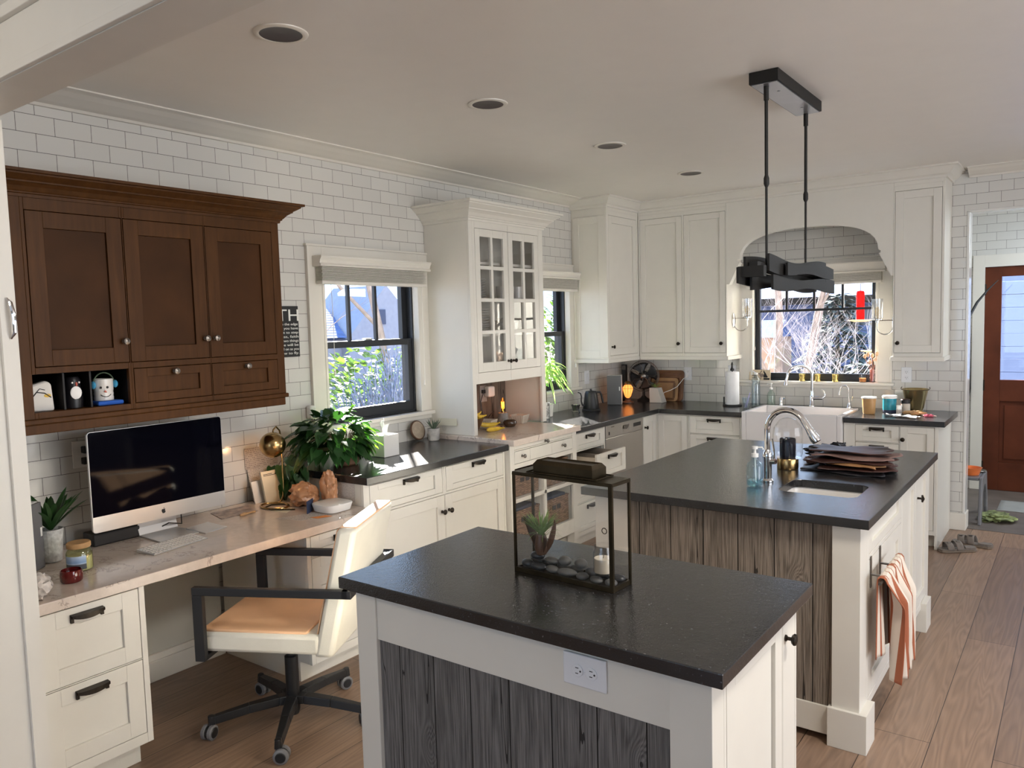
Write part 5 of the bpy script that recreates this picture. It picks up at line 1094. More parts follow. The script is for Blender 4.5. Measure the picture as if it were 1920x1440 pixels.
bulb_lamp('filament_lamp', 'lit filament bulb lamp on a grey concrete base in the hutch niche', (.20, 4.365, ZQ), [(0, .001), (.048, .001), (.046, .03), (.038, .05), (.036, .085), (0, .085)], .085, .22, .8)
t = T('wall_adapter', 'white plug-in adapter with black cord inside the hutch niche', 'adapter', (.03, 4.40, 1.15)); mb = MB(); mb.box(.030, .036, 4.31, 4.39, 1.10, 1.22); t.part('outlet_plate', mb, 'concrete', bevel=.001)
mb = MB(); mb.box(.0365, .085, 4.355, 4.43, 1.135, 1.215); t.part('housing', mb, 'whitepl', bevel=.012)
mb = MB(); mb.box(.0365, .055, 4.325, 4.35, 1.165, 1.19); mb.tube([(.05, 4.33, 1.165), (.045, 4.30, 1.10), (.05, 4.31, 1.03), (.07, 4.33, .96), (.08, 4.36, 1.0), (.09, 4.40, 1.03), (.10, 4.36, .99)], .0032, 6); t.part('cord', mb, 'matblack', smooth=True)
# crockery behind the hutch glass, one stack per shelf bay
for (y, z, n, r_, lb) in ((3.95, 1.301, 9, .085, 'white plates stacked on the lowest hutch shelf, left'), (4.10, 1.610, 10, .070, 'white plates stacked on the second hutch shelf, left'), (4.08, 1.850, 8, .065, 'small white plates stacked on the third hutch shelf')):
    for k in range(n):
        c = (.22, y, z+k*.017); solo('plate', lath([(0, .0), (r_*.5, .0), (r_*.6, .004), (r_, .013), (r_, .0145), (r_*.55, .006), (0, .003)], c, 24), 'silk', lb, 'plate', c, lb, smooth=True)
for y in (4.33, 4.43, 4.53):
    c = (.24, y, 1.849); solo('cup', lath([(0, .001), (.03, .001), (.036, .09), (.033, .09), (.028, .005), (0, .004)], c, 20), 'silk', 'white straight cup on the third hutch shelf, right side', 'cup', c, 'cups in the hutch', smooth=True)
c = (.22, 4.42, 1.3005); solo('serving_bowl', lath([(0, .001), (.05, .001), (.10, .06), (.097, .06), (.05, .006), (0, .004)], c), 'silk', 'pale serving bowl on the lowest hutch shelf, right', 'bowl', c, smooth=True)
c = (.22, 4.40, 1.6095); solo('casserole', lath([(0, .001), (.085, .001), (.095, .07), (.10, .072), (.09, .085), (.03, .10), (.01, .115), (0, .116)], c), 'silk', 'lidded white dish on the second hutch shelf, right', 'dish', c, smooth=True)

# baskets in the base of the hutch
def basket(x, y, z, w_, d_, h_, label, liner, items=None):
    t = T('wicker_basket', label, 'basket', (x, y, z)); mb = MB(); a, b = w_/2, d_/2
    O = []
    for k, zz in ((0, .001), (.0, h_), (.008, h_), (.008, .01)): O.append([mb.bm.verts.new((x+sx*(b-k), y+sy*(a-k), z+zz)) for sx, sy in ((-1, -1), (1, -1), (1, 1), (-1, 1))])
    for A2, B2 in zip(O, O[1:]):
        for k in range(4): mb._f((A2[k], A2[(k+1) % 4], B2[(k+1) % 4], B2[k]))
    mb._f(O[0]); mb._f(O[-1]); t.part('body', mb, 'wicker')
    mb = MB(); mb.tube([(x+b, y-a, z+h_), (x+b, y+a, z+h_), (x-b, y+a, z+h_), (x-b, y-a, z+h_)], .006, 8, closed=True); t.part('rim', mb, 'wicker')
    for s_ in (-1, 1):
        mb = MB(); mb.box(x+b+.0005, x+b+.0015, y+s_*.030-.022, y+s_*.030+.022, z+h_-.075, z+h_-.045); t.part('hand_hole', mb, 'dark_in')
    if liner: mb = MB(); mb.box(x-b+.012, x+b-.014, y-a+.012, y+a-.012, z+h_*.5, z+h_+.018); t.part('liner', mb, 'liner', bevel=.01)
    return t
basket(.48, 3.975, .5465, .315, .36, .165, 'wicker basket in the upper left hutch cubby', False)
basket(.48, 4.345, .5465, .315, .36, .165, 'wicker basket in the upper right hutch cubby', False)
basket(.48, 3.975, .2625, .315, .36, .185, 'wicker basket with navy liner in the lower left hutch cubby', True)
basket(.48, 4.345, .2625, .315, .36, .185, 'wicker basket with navy liner in the lower right hutch cubby', True)

# cubby ornaments of the brown cabinet
Z0 = 1.3850
t = T('book_ornament', 'small cream painted ornament with a branch design in the left cubby', 'ornament', (.34, 1.19, Z0)); L = Matrix.Translation((.345, 1.20, Z0)) @ Matrix.Rotation(R(-8), 4, 'Z')
mb = MB(); mb.prism([(-.042, 0), (.045, 0), (.038, .105), (.020, .118), (-.042, .10)], 'x', -.022, .022); mb.xf(L); ob = t.part('block', mb, 'paperw', bevel=.008, smooth=True)
mb = MB(); mb.tube([(.0228, -.035, .05), (.0228, -.015, .075), (.0228, .012, .070), (.0228, .034, .052)], .0022, 5).tube([(.0228, -.015, .075), (.0228, -.004, .088), (.0228, .014, .082)], .0016, 5).tube([(.0228, -.035, .05), (.0228, -.034, .03)], .002, 5); mb.xf(L); t.part('branch', mb, 'ink', ob)
mb = MB(); mb.ell((.0228, .022, .060), (.001, .013, .007), 10, 6); mb.xf(L); t.part('bird', mb, 'bananay', ob)
t = T('penguin_ornament', 'black penguin figure with a white belly in the middle cubby', 'ornament', (.34, 1.325, Z0)); c = (.34, 1.327, Z0)
pg = t.part('body', lath([(0, .001), (.033, .001), (.035, .03), (.033, .07), (.028, .085), (.029, .11), (.022, .124), (0, .126)], c, 20), 'hidek', smooth=True)
mb = MB(); mb.ell((c[0]+.0335, c[1]-.003, Z0+.062), (.004, .022, .026), 16, 10); t.part('belly', mb, 'tissue', pg, smooth=True)
mb = MB(); mb.ell((c[0]+.030, c[1]+.001, Z0+.096), (.007, .004, .009), 8, 6); t.part('beak', mb, plain('coral_beak', (.80, .20, .16), .5), pg, smooth=True)
for s_ in (-1, 1):
    mb = MB(); mb.ell((c[0]+.0285, c[1]+s_*.013, Z0+.102), (.002, .004, .004), 8, 6); t.part('eye', mb, 'tissue', pg)
t = T('snowman_tin', 'white tin can with a drawn face and blue earmuffs in the right cubby', 'ornament', (.33, 1.455, Z0)); c = (.33, 1.452, Z0+.018)
cn = t.part('tin', lath([(0, .001), (.037, .001), (.038, .012), (.0365, .02), (.038, .028), (.0365, .036), (.038, .044), (.038, .088), (.036, .090), (.034, .088), (0, .086)], c, 26), 'silk', smooth=True)
def onc(a, z, r_=.0385): return (c[0]+r_*math.cos(R(a)), c[1]+r_*math.sin(R(a)), c[2]+z)
for a in (-38, -2):
    mb = MB(); mb.ell(onc(a, .055), (.003, .005, .005), 10, 8); t.part('eye', mb, 'ink', cn)
mb = MB(); mb.tube([onc(-18, .040), onc(-8, .034, .042)], [.005, .001], 8); t.part('nose', mb, plain('salmon_paint', (.70, .18, .12), .6), cn)
mb = MB(); mb.tube([onc(-42+6*k, .016+.010*((k-5)/5)**2) for k in range(11)], .0014, 5); t.part('mouth', mb, 'ink', cn)
for s_ in (-1, 1):
    mb = MB(); mb.ell((c[0]+.010, c[1]+s_*.045, c[2]+.066), (.016, .009, .016), 14, 10); t.part('earmuff', mb, plain('sky_blue_felt', (.06, .36, .62), .8), cn, smooth=True)
mb = MB(); mb.tube([(c[0]+.008, c[1]+.042*math.cos(PI*k/12), c[2]+.070+.045*S(PI*k/12)) for k in range(13)], .0028, 6); t.part('headband', mb, 'leafs', cn, smooth=True)
mb = MB(); mb.box(.285, .385, 1.402, 1.508, Z0+.0005, Z0+.018); t.part('scarf', mb, plain('royal_blue_felt', (.02, .12, .55), .8), bevel=.006)

# ------------------------------------------------------------------ far left counter
t = T('tumbler', 'black and white patterned tumbler at the hutch corner of the far counter', 'cup', (.19, 4.945, ZC)); t.part('cup', lath([(0, .001), (.026, .001), (.029, .11), (.031, .125), (.027, .125), (.025, .01), (0, .008)], (.19, 4.945, ZC), 20), plain('mottled_black_white', (.25, .25, .25), .3, var=.95, vs=70), smooth=True)
t = T('dracaena_plant', 'striped green and cream leafy plant drooping before the far window', 'potted plant', (.12, 5.02, ZC)); t.part('pot', lath([(0, .001), (.05, .001), (.06, .10), (.055, .10), (0, .09)], (.11, 5.07, ZC)), 'silk', smooth=True)
mb = MB(); mb.tube([(.11, 5.07, 1.0), (.12, 5.05, 1.15), (.13, 5.05, 1.34)], .006, 8); t.part('stem', mb, 'stem'); mb = MB(); rnd = random.Random(3)
for k in range(44):
    a = k*2.4; mb.blade((.13, 5.05, 1.20+.14*(k/44)), (abs(math.cos(a))*.8, math.sin(a), .55+rnd.uniform(-.3, .5)), rnd.uniform(.17, .27), .026, rnd.uniform(.7, 1.25), n=9, fold=.3)
t.part('foliage', mb, 'leafv', smooth=True)
t = T('tea_strainer', 'small glass and metal cup with black handle in front of the kettle', 'cup', (.16, 5.40, ZC)); c = (.17, 5.42, ZC)
t.part('cup', lath([(0, .001), (.030, .001), (.032, .006), (.024, .010), (.033, .045), (.040, .062), (.037, .062), (.031, .045), (.022, .012), (0, .010)], c, 24), 'nickel', smooth=True)
mb = MB(); mb.tube([(.20, 5.39, ZC+.035), (.26, 5.33, ZC+.02), (.28, 5.30, ZC+.010)], [.004, .006, .007], 8); t.part('handle', mb, 'matblack', smooth=True)
t = T('kettle', 'matte black gooseneck electric kettle on its round base', 'kettle', (.25, 5.52, ZC)); c = (.25, 5.54, ZC)
t.part('base', lath([(0, .001), (.078, .001), (.080, .012), (.074, .018), (0, .018)], c, 32), 'matblack', smooth=True)
t.part('body', lath([(0, .019), (.068, .019), (.070, .025), (.052, .150), (.046, .165), (.044, .168), (.020, .172), (0, .172)], c, 32), 'matblack', smooth=True)
t.part('lid_knob', lath([(0, .172), (.006, .172), (.010, .180), (.008, .188), (0, .189)], c, 16), 'matblack', smooth=True)
mb = MB(); ca, sa = math.cos(R(-120)), math.sin(R(-120)); mb.tube([(c[0]+ca*r_, c[1]+sa*r_, c[2]+z) for r_, z in ((.055, .05), (.085, .055), (.095, .09), (.092, .13), (.10, .155), (.125, .165))], [.010, .008, .006, .005, .005, .004], 10); t.part('spout', mb, 'matblack', smooth=True)
mb = MB(); ca, sa = math.cos(R(55)), math.sin(R(55)); mb.tube([(c[0]+ca*r_, c[1]+sa*r_, c[2]+z) for r_, z in ((.045, .158), (.085, .155), (.098, .13), (.112, .06))], [.007, .009, .009, .008], 10); t.part('handle', mb, 'matblack', smooth=True)
speaker('grey and white speaker on the corner counter beside the fan', (.21, 6.02, ZC), R(20))
t = T('caged_lamp', 'lit amber caged bulb lamp glowing on the corner counter in front of the fan', 'lamp', (.20, 6.26, ZC)); c = (.24, 6.22, ZC)
t.part('base', lath([(0, .001), (.055, .001), (.055, .012), (.030, .018), (.026, .032), (0, .032)], c, 24), 'bowlw', smooth=True)
bb = t.part('bulb', lath([(.012, .045), (.026, .06), (.046, .115), (.048, .14), (.030, .165), (.012, .17), (0, .17)], c, 22), glow('glowing_amber_bulb', (1, .30, .06), 1.6), smooth=True)
mb = MB()
for k in range(12):
    a = 2*PI*k/12; mb.tube([(c[0]+r_*math.cos(a), c[1]+r_*math.sin(a), c[2]+z) for r_, z in ((.022, .032), (.040, .08), (.055, .13), (.052, .155), (.030, .18))], .0012, 5)
mb.tube([(c[0]+.055*math.cos(2*PI*k/20), c[1]+.055*math.sin(2*PI*k/20), c[2]+.135) for k in range(20)], .0014, 5, closed=True); t.part('cage', mb, 'brassd')
t.part('filament', lath([(0, .07), (.006, .07), (.012, .10), (.013, .13), (.007, .15), (0, .15)], c, 10), glow('amber_filament', (1, .40, .05), 5), bb, smooth=True)
t.part('cap', lath([(0, .17), (.030, .17), (.032, .185), (.018, .20), (0, .20)], c, 20), 'brass', smooth=True)
d = bpy.data.lights.new('cage_light', 'POINT'); d.energy = .7; d.color = (1, .40, .12); d.shadow_soft_size = .03; o = bpy.data.objects.new('cage_light', d); COL.objects.link(o); o.location = (c[0]+.02, c[1]-.02, c[2]+.11)
# fan
t = T('desk_fan', 'round vintage black metal fan with wire cage in the counter corner', 'fan', (.30, 6.44, ZC)); fc = Vector((.30, 6.42, 1.15)); nrm = Vector((.42, -.90, .06)).normalized(); L = nrm.to_track_quat('Z', 'Y').to_matrix().to_4x4(); L.translation = fc
mb = MB(); mb.lathe([(0, -.075), (.045, -.07), (.05, -.03), (.03, -.015), (0, -.01)], seg=20); mb.xf(L); t.part('motor', mb, 'matblack', smooth=True)
mb = MB(); mb.tube([(.142*math.cos(2*PI*k/40), .142*math.sin(2*PI*k/40), .02) for k in range(40)], .0035, 6, closed=True); mb.tube([(.130*math.cos(2*PI*k/40), .130*math.sin(2*PI*k/40), -.045) for k in range(40)], .003, 6, closed=True)
for k in range(7):
    a0 = 2*PI*k/7; mb.tube([(r_*math.cos(a0+tw), r_*math.sin(a0+tw), z) for r_, tw, z in ((.022, 0, .034), (.05, .10, .036), (.085, -.12, .034), (.115, .05, .030), (.142, .12, .02))], .0022, 6)
mb.xf(L); t.part('front_guard', mb, 'pewter', smooth=True)
mb = MB(); mb.lathe([(0, .030), (.022, .030), (.024, .036), (.015, .042), (0, .042)], seg=20); mb.xf(L); t.part('badge', mb, 'pewter', smooth=True)
for k in range(4):
    mb = MB(); a0 = PI/2*k+.3
    mb.grid(lambda u, v: ((.02+.105*u)*math.cos(a0+(v-.5)*1.15*(.7+.5*u)), (.02+.105*u)*math.sin(a0+(v-.5)*1.15*(.7+.5*u)), -.02+.022*(v-.5)*(1+u)), 6, 6); mb.xf(L); t.part('blade', mb, 'matblack', smooth=True, solid=.0015)
mb = MB(); mb.lathe([(0, 0), (.06, 0), (.062, .012), (.03, .03), (.013, .05), (.012, .11), (0, .11)], (.285, 6.45, ZC), 24); t.part('foot', mb, 'matblack', smooth=True)
t = T('phone_base', 'small black and grey handset standing behind the speaker', 'phone', (.06, 6.48, ZC)); mb = MB(); mb.box(.03, .075, 6.49, 6.53, ZC, 1.25); t.part('body', mb, 'matblack', bevel=.006); mb = MB(); mb.box(.035, .0765, 6.488, 6.4895, 1.20, 1.24); t.part('display', mb, 'pewter')
t = T('geometric_planter', 'pale faceted planter holding an air plant before the wooden trays', 'potted plant', (.46, 6.36, ZC)); mb = MB(); mb.frus((.475, 6.36, ZC+.001), (.062, .050), (.45, 6.36, ZC+.135), (.042, .042)); t.part('planter', mb, plain('pale_faceted_ceramic', (.52, .50, .46), .4, var=.03), bevel=.002)
leafplant(t, 'foliage', (.45, 6.36, ZC+.137), 30, .075, .005, 'airp', .35, .8, .9, 12)
for nm, x0, x1, h_, y, m_, lb in (('wooden_tray', .30, .635, .285, 6.575, 'walnut', 'large dark wooden tray leaning at the back wall behind the planter'), ('cutting_board', .33, .60, .215, 6.535, 'maple', 'smaller wooden board with a frame leaning before the dark tray')):
    t = T(nm, lb, 'tray' if 'tray' in nm else 'cutting board', ((x0+x1)/2, y-.04, ZC)); L = Matrix.Translation((0, y-.045, ZC+.001)) @ Matrix.Rotation(R(-9), 4, 'X')
    mb = MB(); q = [(x0+(x1-x0)*(a-x0)/(x1-x0), b) for a, b in rr(x0, x1, 0, h_, .03)]; mb.prism(q, 'y', .006, .018); mb.xf(L); pn = t.part('panel', mb, m_, bevel=.002)
    mb = MB()
    for a, b, c_, d_ in ((x0+.03, x1-.03, .012, .030), (x0+.03, x1-.03, h_-.045, h_-.028), (x0+.025, x0+.043, .03, h_-.045), (x1-.043, x1-.025, .03, h_-.045)): mb.box(a, b, -.004, .006, c_, d_)
    mb.xf(L); t.part('rim', mb, 'walnut', pn, bevel=.002)
def outlet(loc, f, u, w_, label, cords=False, gfci=False, plate='outlet'):
    t = T('power_outlet', label, 'outlet', loc); mb = MB(); f.box(mb, u-.037, u+.037, w_-.060, w_+.060, .0008, .006); t.part('plate', mb, plate, bevel=.002)
    for dz in (-.022, .022):
        mb = MB(); f.box(mb, u-.015, u+.015, w_+dz-.014, w_+dz+.014, .006, .0085); s_ = t.part('socket', mb, plate, bevel=.003)
        mb = MB(); f.box(mb, u-.007, u-.005, w_+dz-.003, w_+dz+.006, .0087, .0092); f.box(mb, u+.005, u+.007, w_+dz-.003, w_+dz+.006, .0087, .0092); f.box(mb, u-.002, u+.002, w_+dz-.011, w_+dz-.007, .0087, .0092); t.part('slots', mb, 'ink', s_)
    return t
t = outlet((.66, YB, 1.16), fB, .665, 1.165, 'white outlet with a plugged-in white cord above the wooden trays')
mb = MB(); mb.box(.655, .675, 6.57, 6.591, 1.135, 1.155); mb.tube([(.665, 6.575, 1.14), (.64, 6.55, 1.12), (.60, 6.50, 1.05), (.55, 6.47, 1.02), (.50, 6.44, 1.0), (.48, 6.43, .97)], .003, 6); t.part('cord', mb, 'whitepl', smooth=True)
outlet((1.10, YB, 1.165), fB, 1.085, 1.185, 'white outlet behind the paper towel roll')
outlet((2.49, YB, 1.18), fB, 2.49, 1.185, 'white outlet on the tiles right of the sink window')
t = T('light_switch', 'white double switch plate on the left wall under the corner cabinet', 'switch', (0, 5.9, 1.17)); mb = MB(); fL.box(mb, 5.85, 5.93, 1.11, 1.23, .0008, .006); t.part('plate', mb, 'outlet', bevel=.002)
for y in (5.872, 5.908):
    mb = MB(); fL.box(mb, y-.012, y+.012, 1.135, 1.205, .006, .009); t.part('rocker', mb, 'outlet', bevel=.002)

# ------------------------------------------------------------------ around the farmhouse sink
t = T('paper_towel_holder', 'white paper towel roll on a black upright holder', 'paper towel', (1.18, 6.33, ZC)); c = (1.185, 6.33, ZC)
t.part('base', lath([(0, .001), (.080, .001), (.080, .010), (.072, .014), (0, .014)], c, 32), 'matblack', smooth=True)
t.part('roll', lath([(.020, .015), (.057, .015), (.058, .02), (.058, .290), (.056, .294), (.020, .294)], c, 36), 'tissue', smooth=True)
t.part('finial', lath([(.005, .01), (.006, .30), (.016, .302), (.017, .318), (.010, .325), (.007, .345), (.009, .36), (.004, .375), (0, .378)], c, 16), 'matblack', smooth=True)
mb = MB(); mb.box(c[0]-.078, c[0]-.070, c[1]-.006, c[1]+.006, ZC+.01, ZC+.075); t.part('arm', mb, 'matblack')
t = T('plastic_cup', 'clear plastic cup with a purple straw left of the farmhouse sink', 'cup', (1.36, 6.20, ZC)); c = (1.352, 6.20, ZC)
t.part('cup', lath([(0, .001), (.027, .001), (.036, .090), (.0345, .090), (.026, .003), (0, .003)], c, 24), 'gclear', smooth=True)
mb = MB(); mb.tube([(c[0]-.01, c[1], ZC+.005), (c[0]+.03, c[1]+.005, ZC+.13)], .003, 6).tube([(c[0]+.0, c[1]+.01, ZC+.005), (c[0]+.02, c[1]+.015, ZC+.10)], .003, 6); t.part('straw', mb, plain('lilac_straw', (.45, .42, .75), .4))
t = T('soap_bottle', 'tall clear plastic bottle with white spout beside the farmhouse sink', 'bottle', (1.385, 6.37, ZC)); c = (1.375, 6.37, ZC)
t.part('bottle', lath([(0, .001), (.033, .001), (.036, .01), (.036, .17), (.030, .20), (.035, .215), (.033, .235), (.014, .255), (.013, .27), (.010, .27), (.03, .22), (.034, .17), (.034, .01), (0, .004)], c, 28), 'gclear', smooth=True)
mb = MB(); mb.lathe([(0, .27), (.016, .27), (.016, .285), (0, .286)], c, 16); mb.tube([(c[0], c[1], ZC+.283), (c[0]-.02, c[1], ZC+.295), (c[0]-.035, c[1], ZC+.298)], [.006, .006, .004], 8); t.part('spout', mb, 'whitepl', smooth=True)
t = T('soap_dispenser', 'green-tinted glass soap pump bottle behind the farmhouse sink', 'soap dispenser', (1.47, 6.50, ZC)); c = (1.462, 6.50, ZC)
t.part('bottle', lath([(0, .001), (.030, .001), (.034, .006), (.034, .085), (.028, .105), (.013, .122), (.013, .135), (.011, .135), (.025, .105), (.032, .085), (.032, .006), (0, .004)], c, 28), glassy('sea_green_glass', (.92, .97, .95), .15), smooth=True)
mb = MB(); mb.lathe([(0, .135), (.014, .135), (.014, .15), (.005, .152), (.004, .178), (.011, .180), (.011, .188), (0, .189)], c, 16); mb.tube([(c[0], c[1], ZC+.184), (c[0]-.028, c[1]-.01, ZC+.182), (c[0]-.030, c[1]-.011, ZC+.174)], .004, 8); t.part('pump', mb, 'whitepl', smooth=True)
def faucet_main():
    t = T('kitchen_faucet', 'polished chrome gooseneck faucet at the farmhouse sink', 'faucet', (1.80, 6.50, ZC)); c = (1.80, 6.50)
    t.part('body', lath([(0, .001), (.026, .001), (.026, .012), (.020, .02), (.019, .11), (.017, .13), (0, .13)], (*c, ZC), 24), 'chrome', smooth=True)
    pts = [(c[0], c[1], ZC+.12)]+[(c[0]-.085+.085*math.cos(R(a)), c[1]-.05+.05*math.cos(R(a)), 1.175+.085*S(R(a))) for a in range(0, 181, 15)]+[(c[0]-.178, c[1]-.105, 1.14)]
    t.part('spout', MB().tube(pts, .0115, 12), 'chrome', smooth=True)
    mb = MB(); mb.tube([(c[0]-.178, c[1]-.105, 1.145), (c[0]-.18, c[1]-.106, 1.12), (c[0]-.182, c[1]-.107, 1.10), (c[0]-.182, c[1]-.107, 1.095)], [.0125, .017, .020, .016], 16); t.part('spray_head', mb, 'chrome', smooth=True)
    mb = MB(); mb.tube([(c[0], c[1], ZC+.075), (c[0]+.035, c[1], ZC+.075), (c[0]+.085, c[1], ZC+.077)], [.017, .016, .015], 14); mb.tube([(c[0]+.085, c[1], ZC+.077), (c[0]+.105, c[1], ZC+.095), (c[0]+.095, c[1], ZC+.13), (c[0]+.080, c[1], ZC+.145)], [.010, .007, .006, .004], 10); t.part('lever', mb, 'chrome', smooth=True)
faucet_main()
t = T('filter_faucet', 'small chrome filtered-water faucet right of the main faucet', 'faucet', (2.09, 6.50, ZC)); c = (2.09, 6.50)
t.part('base', lath([(0, .001), (.022, .001), (.018, .02), (.014, .03), (.012, .045), (0, .045)], (*c, ZC), 20), 'chrome', smooth=True)
t.part('spout', MB().tube([(c[0], c[1], ZC+.04), (c[0]-.004, c[1], ZC+.12)]+[(c[0]-.034+.032*math.cos(R(a)), c[1]-.01, ZC+.15+.032*S(R(a))) for a in range(0, 181, 20)]+[(c[0]-.070, c[1]-.012, ZC+.125)], .0055, 10), 'chrome', smooth=True)
t.part('tip', MB().tube([(c[0]-.070, c[1]-.012, ZC+.128), (c[0]-.073, c[1]-.012, ZC+.105)], [.008, .009], 12), 'chrome', smooth=True)
t.part('lever', MB().tube([(c[0], c[1], ZC+.05), (c[0]+.02, c[1], ZC+.06), (c[0]+.025, c[1], ZC+.095)], [.004, .003, .003], 8), 'chrome', smooth=True)
t = T('air_switch', 'small chrome air gap cylinder left of the main faucet', 'air gap', (1.545, 6.50, ZC)); t.part('cylinder', lath([(0, .001), (.018, .001), (.016, .008), (.016, .066), (.012, .072), (0, .072)], (1.545, 6.51, ZC), 20), 'chrome', smooth=True); t.part('nozzle', MB().tube([(1.555, 6.51, ZC+.06), (1.58, 6.505, ZC+.062)], [.006, .008], 10), 'chrome', smooth=True)
def tub(name, label, cat, c, prof, mats):
    t = T(name, label, cat, c)
    for nm, pr, m_ in zip(('tub', 'lid', 'band'), prof, mats): t.part(nm, lath(pr, c, 30), m_, smooth=True)
    return t
tub('deli_tub', 'clear tub of tan spread with a white lid on the right counter', 'tub', (2.305, 6.18, ZC), [[(0, .001), (.040, .001), (.043, .01), (.050, .118), (0, .118)], [(0, .119), (.054, .119), (.055, .124), (.052, .130), (0, .131)]], ['cream', 'whitepl'])
tub('wipes_tub', 'teal labelled tub with a white lid on the right counter', 'tub', (2.42, 6.33, ZC), [[(0, .001), (.046, .001), (.048, .008), (.048, .108), (0, .108)], [(0, .109), (.052, .109), (.053, .125), (.049, .130), (0, .131)], [(.0485, .0), (.0485, .022), (.0482, .022)]], ['teal', 'whitepl', 'navy'])
tub('pill_bottle', 'small white bottle with white cap before the brass bucket', 'bottle', (2.50, 6.25, ZC), [[(0, .001), (.019, .001), (.019, .045), (.016, .052), (0, .052)], [(0, .052), (.020, .052), (.020, .066), (0, .067)], [(.0193, .008), (.0193, .036), (.0191, .036)]], ['whitepl', 'whitepl', 'print'])
tub('spice_jar', 'glass jar with a black lid behind the small white bottle', 'jar', (2.525, 6.36, ZC), [[(0, .001), (.030, .001), (.032, .006), (.032, .062), (.028, .07), (0, .07)], [(0, .071), (.033, .071), (.034, .098), (.030, .103), (0, .104)]], ['berry', 'matblack'])
t = T('brass_bucket', 'hammered brass bucket with a bail handle near the counter end', 'bucket', (2.575, 6.46, ZC)); c = (2.575, 6.46, ZC)
t.part('pail', lath([(0, .001), (.055, .001), (.058, .004), (.050, .010), (.060, .03), (.088, .165), (.094, .172), (.090, .175), (.084, .165), (.055, .03), (0, .02)], c, 36), 'bucket', smooth=True)
mb = MB(); mb.tube([(c[0]-.092, c[1], ZC+.188), (c[0]-.100, c[1], ZC+.176), (c[0]-.094, c[1]-.02, ZC+.170)]+[(c[0]+.092*math.cos(a), c[1]-.092*S(a)*1.0, ZC+.170) for a in [PI-PI*k/12 for k in range(1, 12)]]+[(c[0]+.094, c[1]-.02, ZC+.170), (c[0]+.100, c[1], ZC+.176), (c[0]+.098, c[1], ZC+.190)], .0025, 6); t.part('bail', mb, 'bronze', smooth=True)
def sheet(name, c, sx, sy, rz, mat, label, cat, amp=.004, seed=0, z=.001, **k):
    mb = MB(); r_ = random.Random(seed); p = [r_.uniform(0, 6) for _ in range(4)]
    mb.grid(lambda u, v: ((u-.5)*sx, (v-.5)*sy, z+amp*(1+S(7*u+p[0])*math.cos(6*v+p[1]))*.5+amp*.5*(1+S(13*u*v+p[2]))), 14, 10); return solo(name, mb, mat, label, cat, (c[0], c[1], c[2]), world=False, rz=rz, smooth=True, solid=.0006, **k)
sheet('paper_napkin', (2.585, 6.05, ZC), .16, .10, R(-14), 'tissue', 'white paper napkin on the counter edge before the brass bucket', 'napkin', .008, 3)
sheet('blister_pack', (2.485, 6.12, ZC), .10, .07, R(12), 'silk', 'small shiny white packet beside the small white bottle', 'packet', .007, 8)
crumple('paper_scrap', (2.60, 6.22, ZC), (.060, .035, .015), 'cork', 'crumpled brown paper beside the brass bucket', 'paper', 5, amp=.5)
crumple('wrapper', (2.715, 6.14, ZC), (.028, .018, .010), plain('pink_red_wrapper', (.60, .12, .18), .4, var=.4, vs=60), 'small pink wrapper near the right end of the counter', 'wrapper', 6, amp=.5)
mb = MB(); mb.tube([(2.66, 6.20, ZC+.006), (2.76, 6.16, ZC+.006)], [.006, .004], 8); solo('wooden_spoon', mb, 'berry', 'pale wooden stick lying beside the pink wrapper', 'stick', (2.7, 6.18, ZC), smooth=True)
# window sill
ZS = 1.1205
t = T('rabbit_sign', 'small cream wooden plaque with a heart and a rabbit on the window sill', 'sign', (1.34, 6.575, ZS)); L = Matrix.Translation((1.245, 6.572, ZS+.001)) @ Matrix.Rotation(R(-8), 4, 'X')
mb = MB(); mb.box(0, .186, 0, .009, 0, .090); mb.xf(L); bd = t.part('board', mb, plain('cream_painted_wood', (.66, .55, .38), .6), bevel=.002)
L2 = L @ Matrix(((1, 0, 0, 0), (0, 0, 1, -.0008), (0, 1, 0, 0), (0, 0, 0, 1)))
o = textmesh('lettering', 'I', .020, 'ink', L @ PY(.026, -.0003, .062), t.o, off=t.loc); o.parent = bd
mb = MB(); mb.prism([(.047+a*.0085, .068+b*.0085) for a, b in ((0, -1), (.9, -.1), (1, .5), (.6, .9), (.2, .8), (0, .45), (-.2, .8), (-.6, .9), (-1, .5), (-.9, -.1))], 'y', -.001, 0); mb.xf(L); t.part('heart', mb, 'red', bd)
mb = MB()
for z, segs in ((.052, ((.040, .056),)), (.037, ((.026, .052), (.055, .062))), (.020, ((.026, .034), (.038, .060)))):
    for a, b in segs: mb.box(a, b, -.0008, 0, z, z+.006)
mb.xf(L); t.part('small_print', mb, 'ink', bd)
mb = MB(); mb.prism([(.078, .054), (.084, .062), (.094, .062), (.104, .082), (.112, .084), (.112, .076), (.100, .060), (.104, .056), (.118, .058), (.128, .050), (.128, .030), (.112, .028), (.106, .018), (.112, .012), (.098, .010), (.104, .026), (.094, .036), (.090, .046)], 'y', -.001, 0); mb.xf(L); t.part('rabbit', mb, 'bark', bd)
mb = MB(); mb.prism([(.124, .082), (.130, .084), (.134, .074), (.148, .056), (.156, .040), (.164, .030), (.160, .022), (.130, .022), (.124, .034), (.132, .056), (.126, .066)], 'y', -.001, 0); mb.box(.128, .18, -.001, 0, .004, .018); mb.xf(L); t.part('dark_print', mb, 'ink', bd)
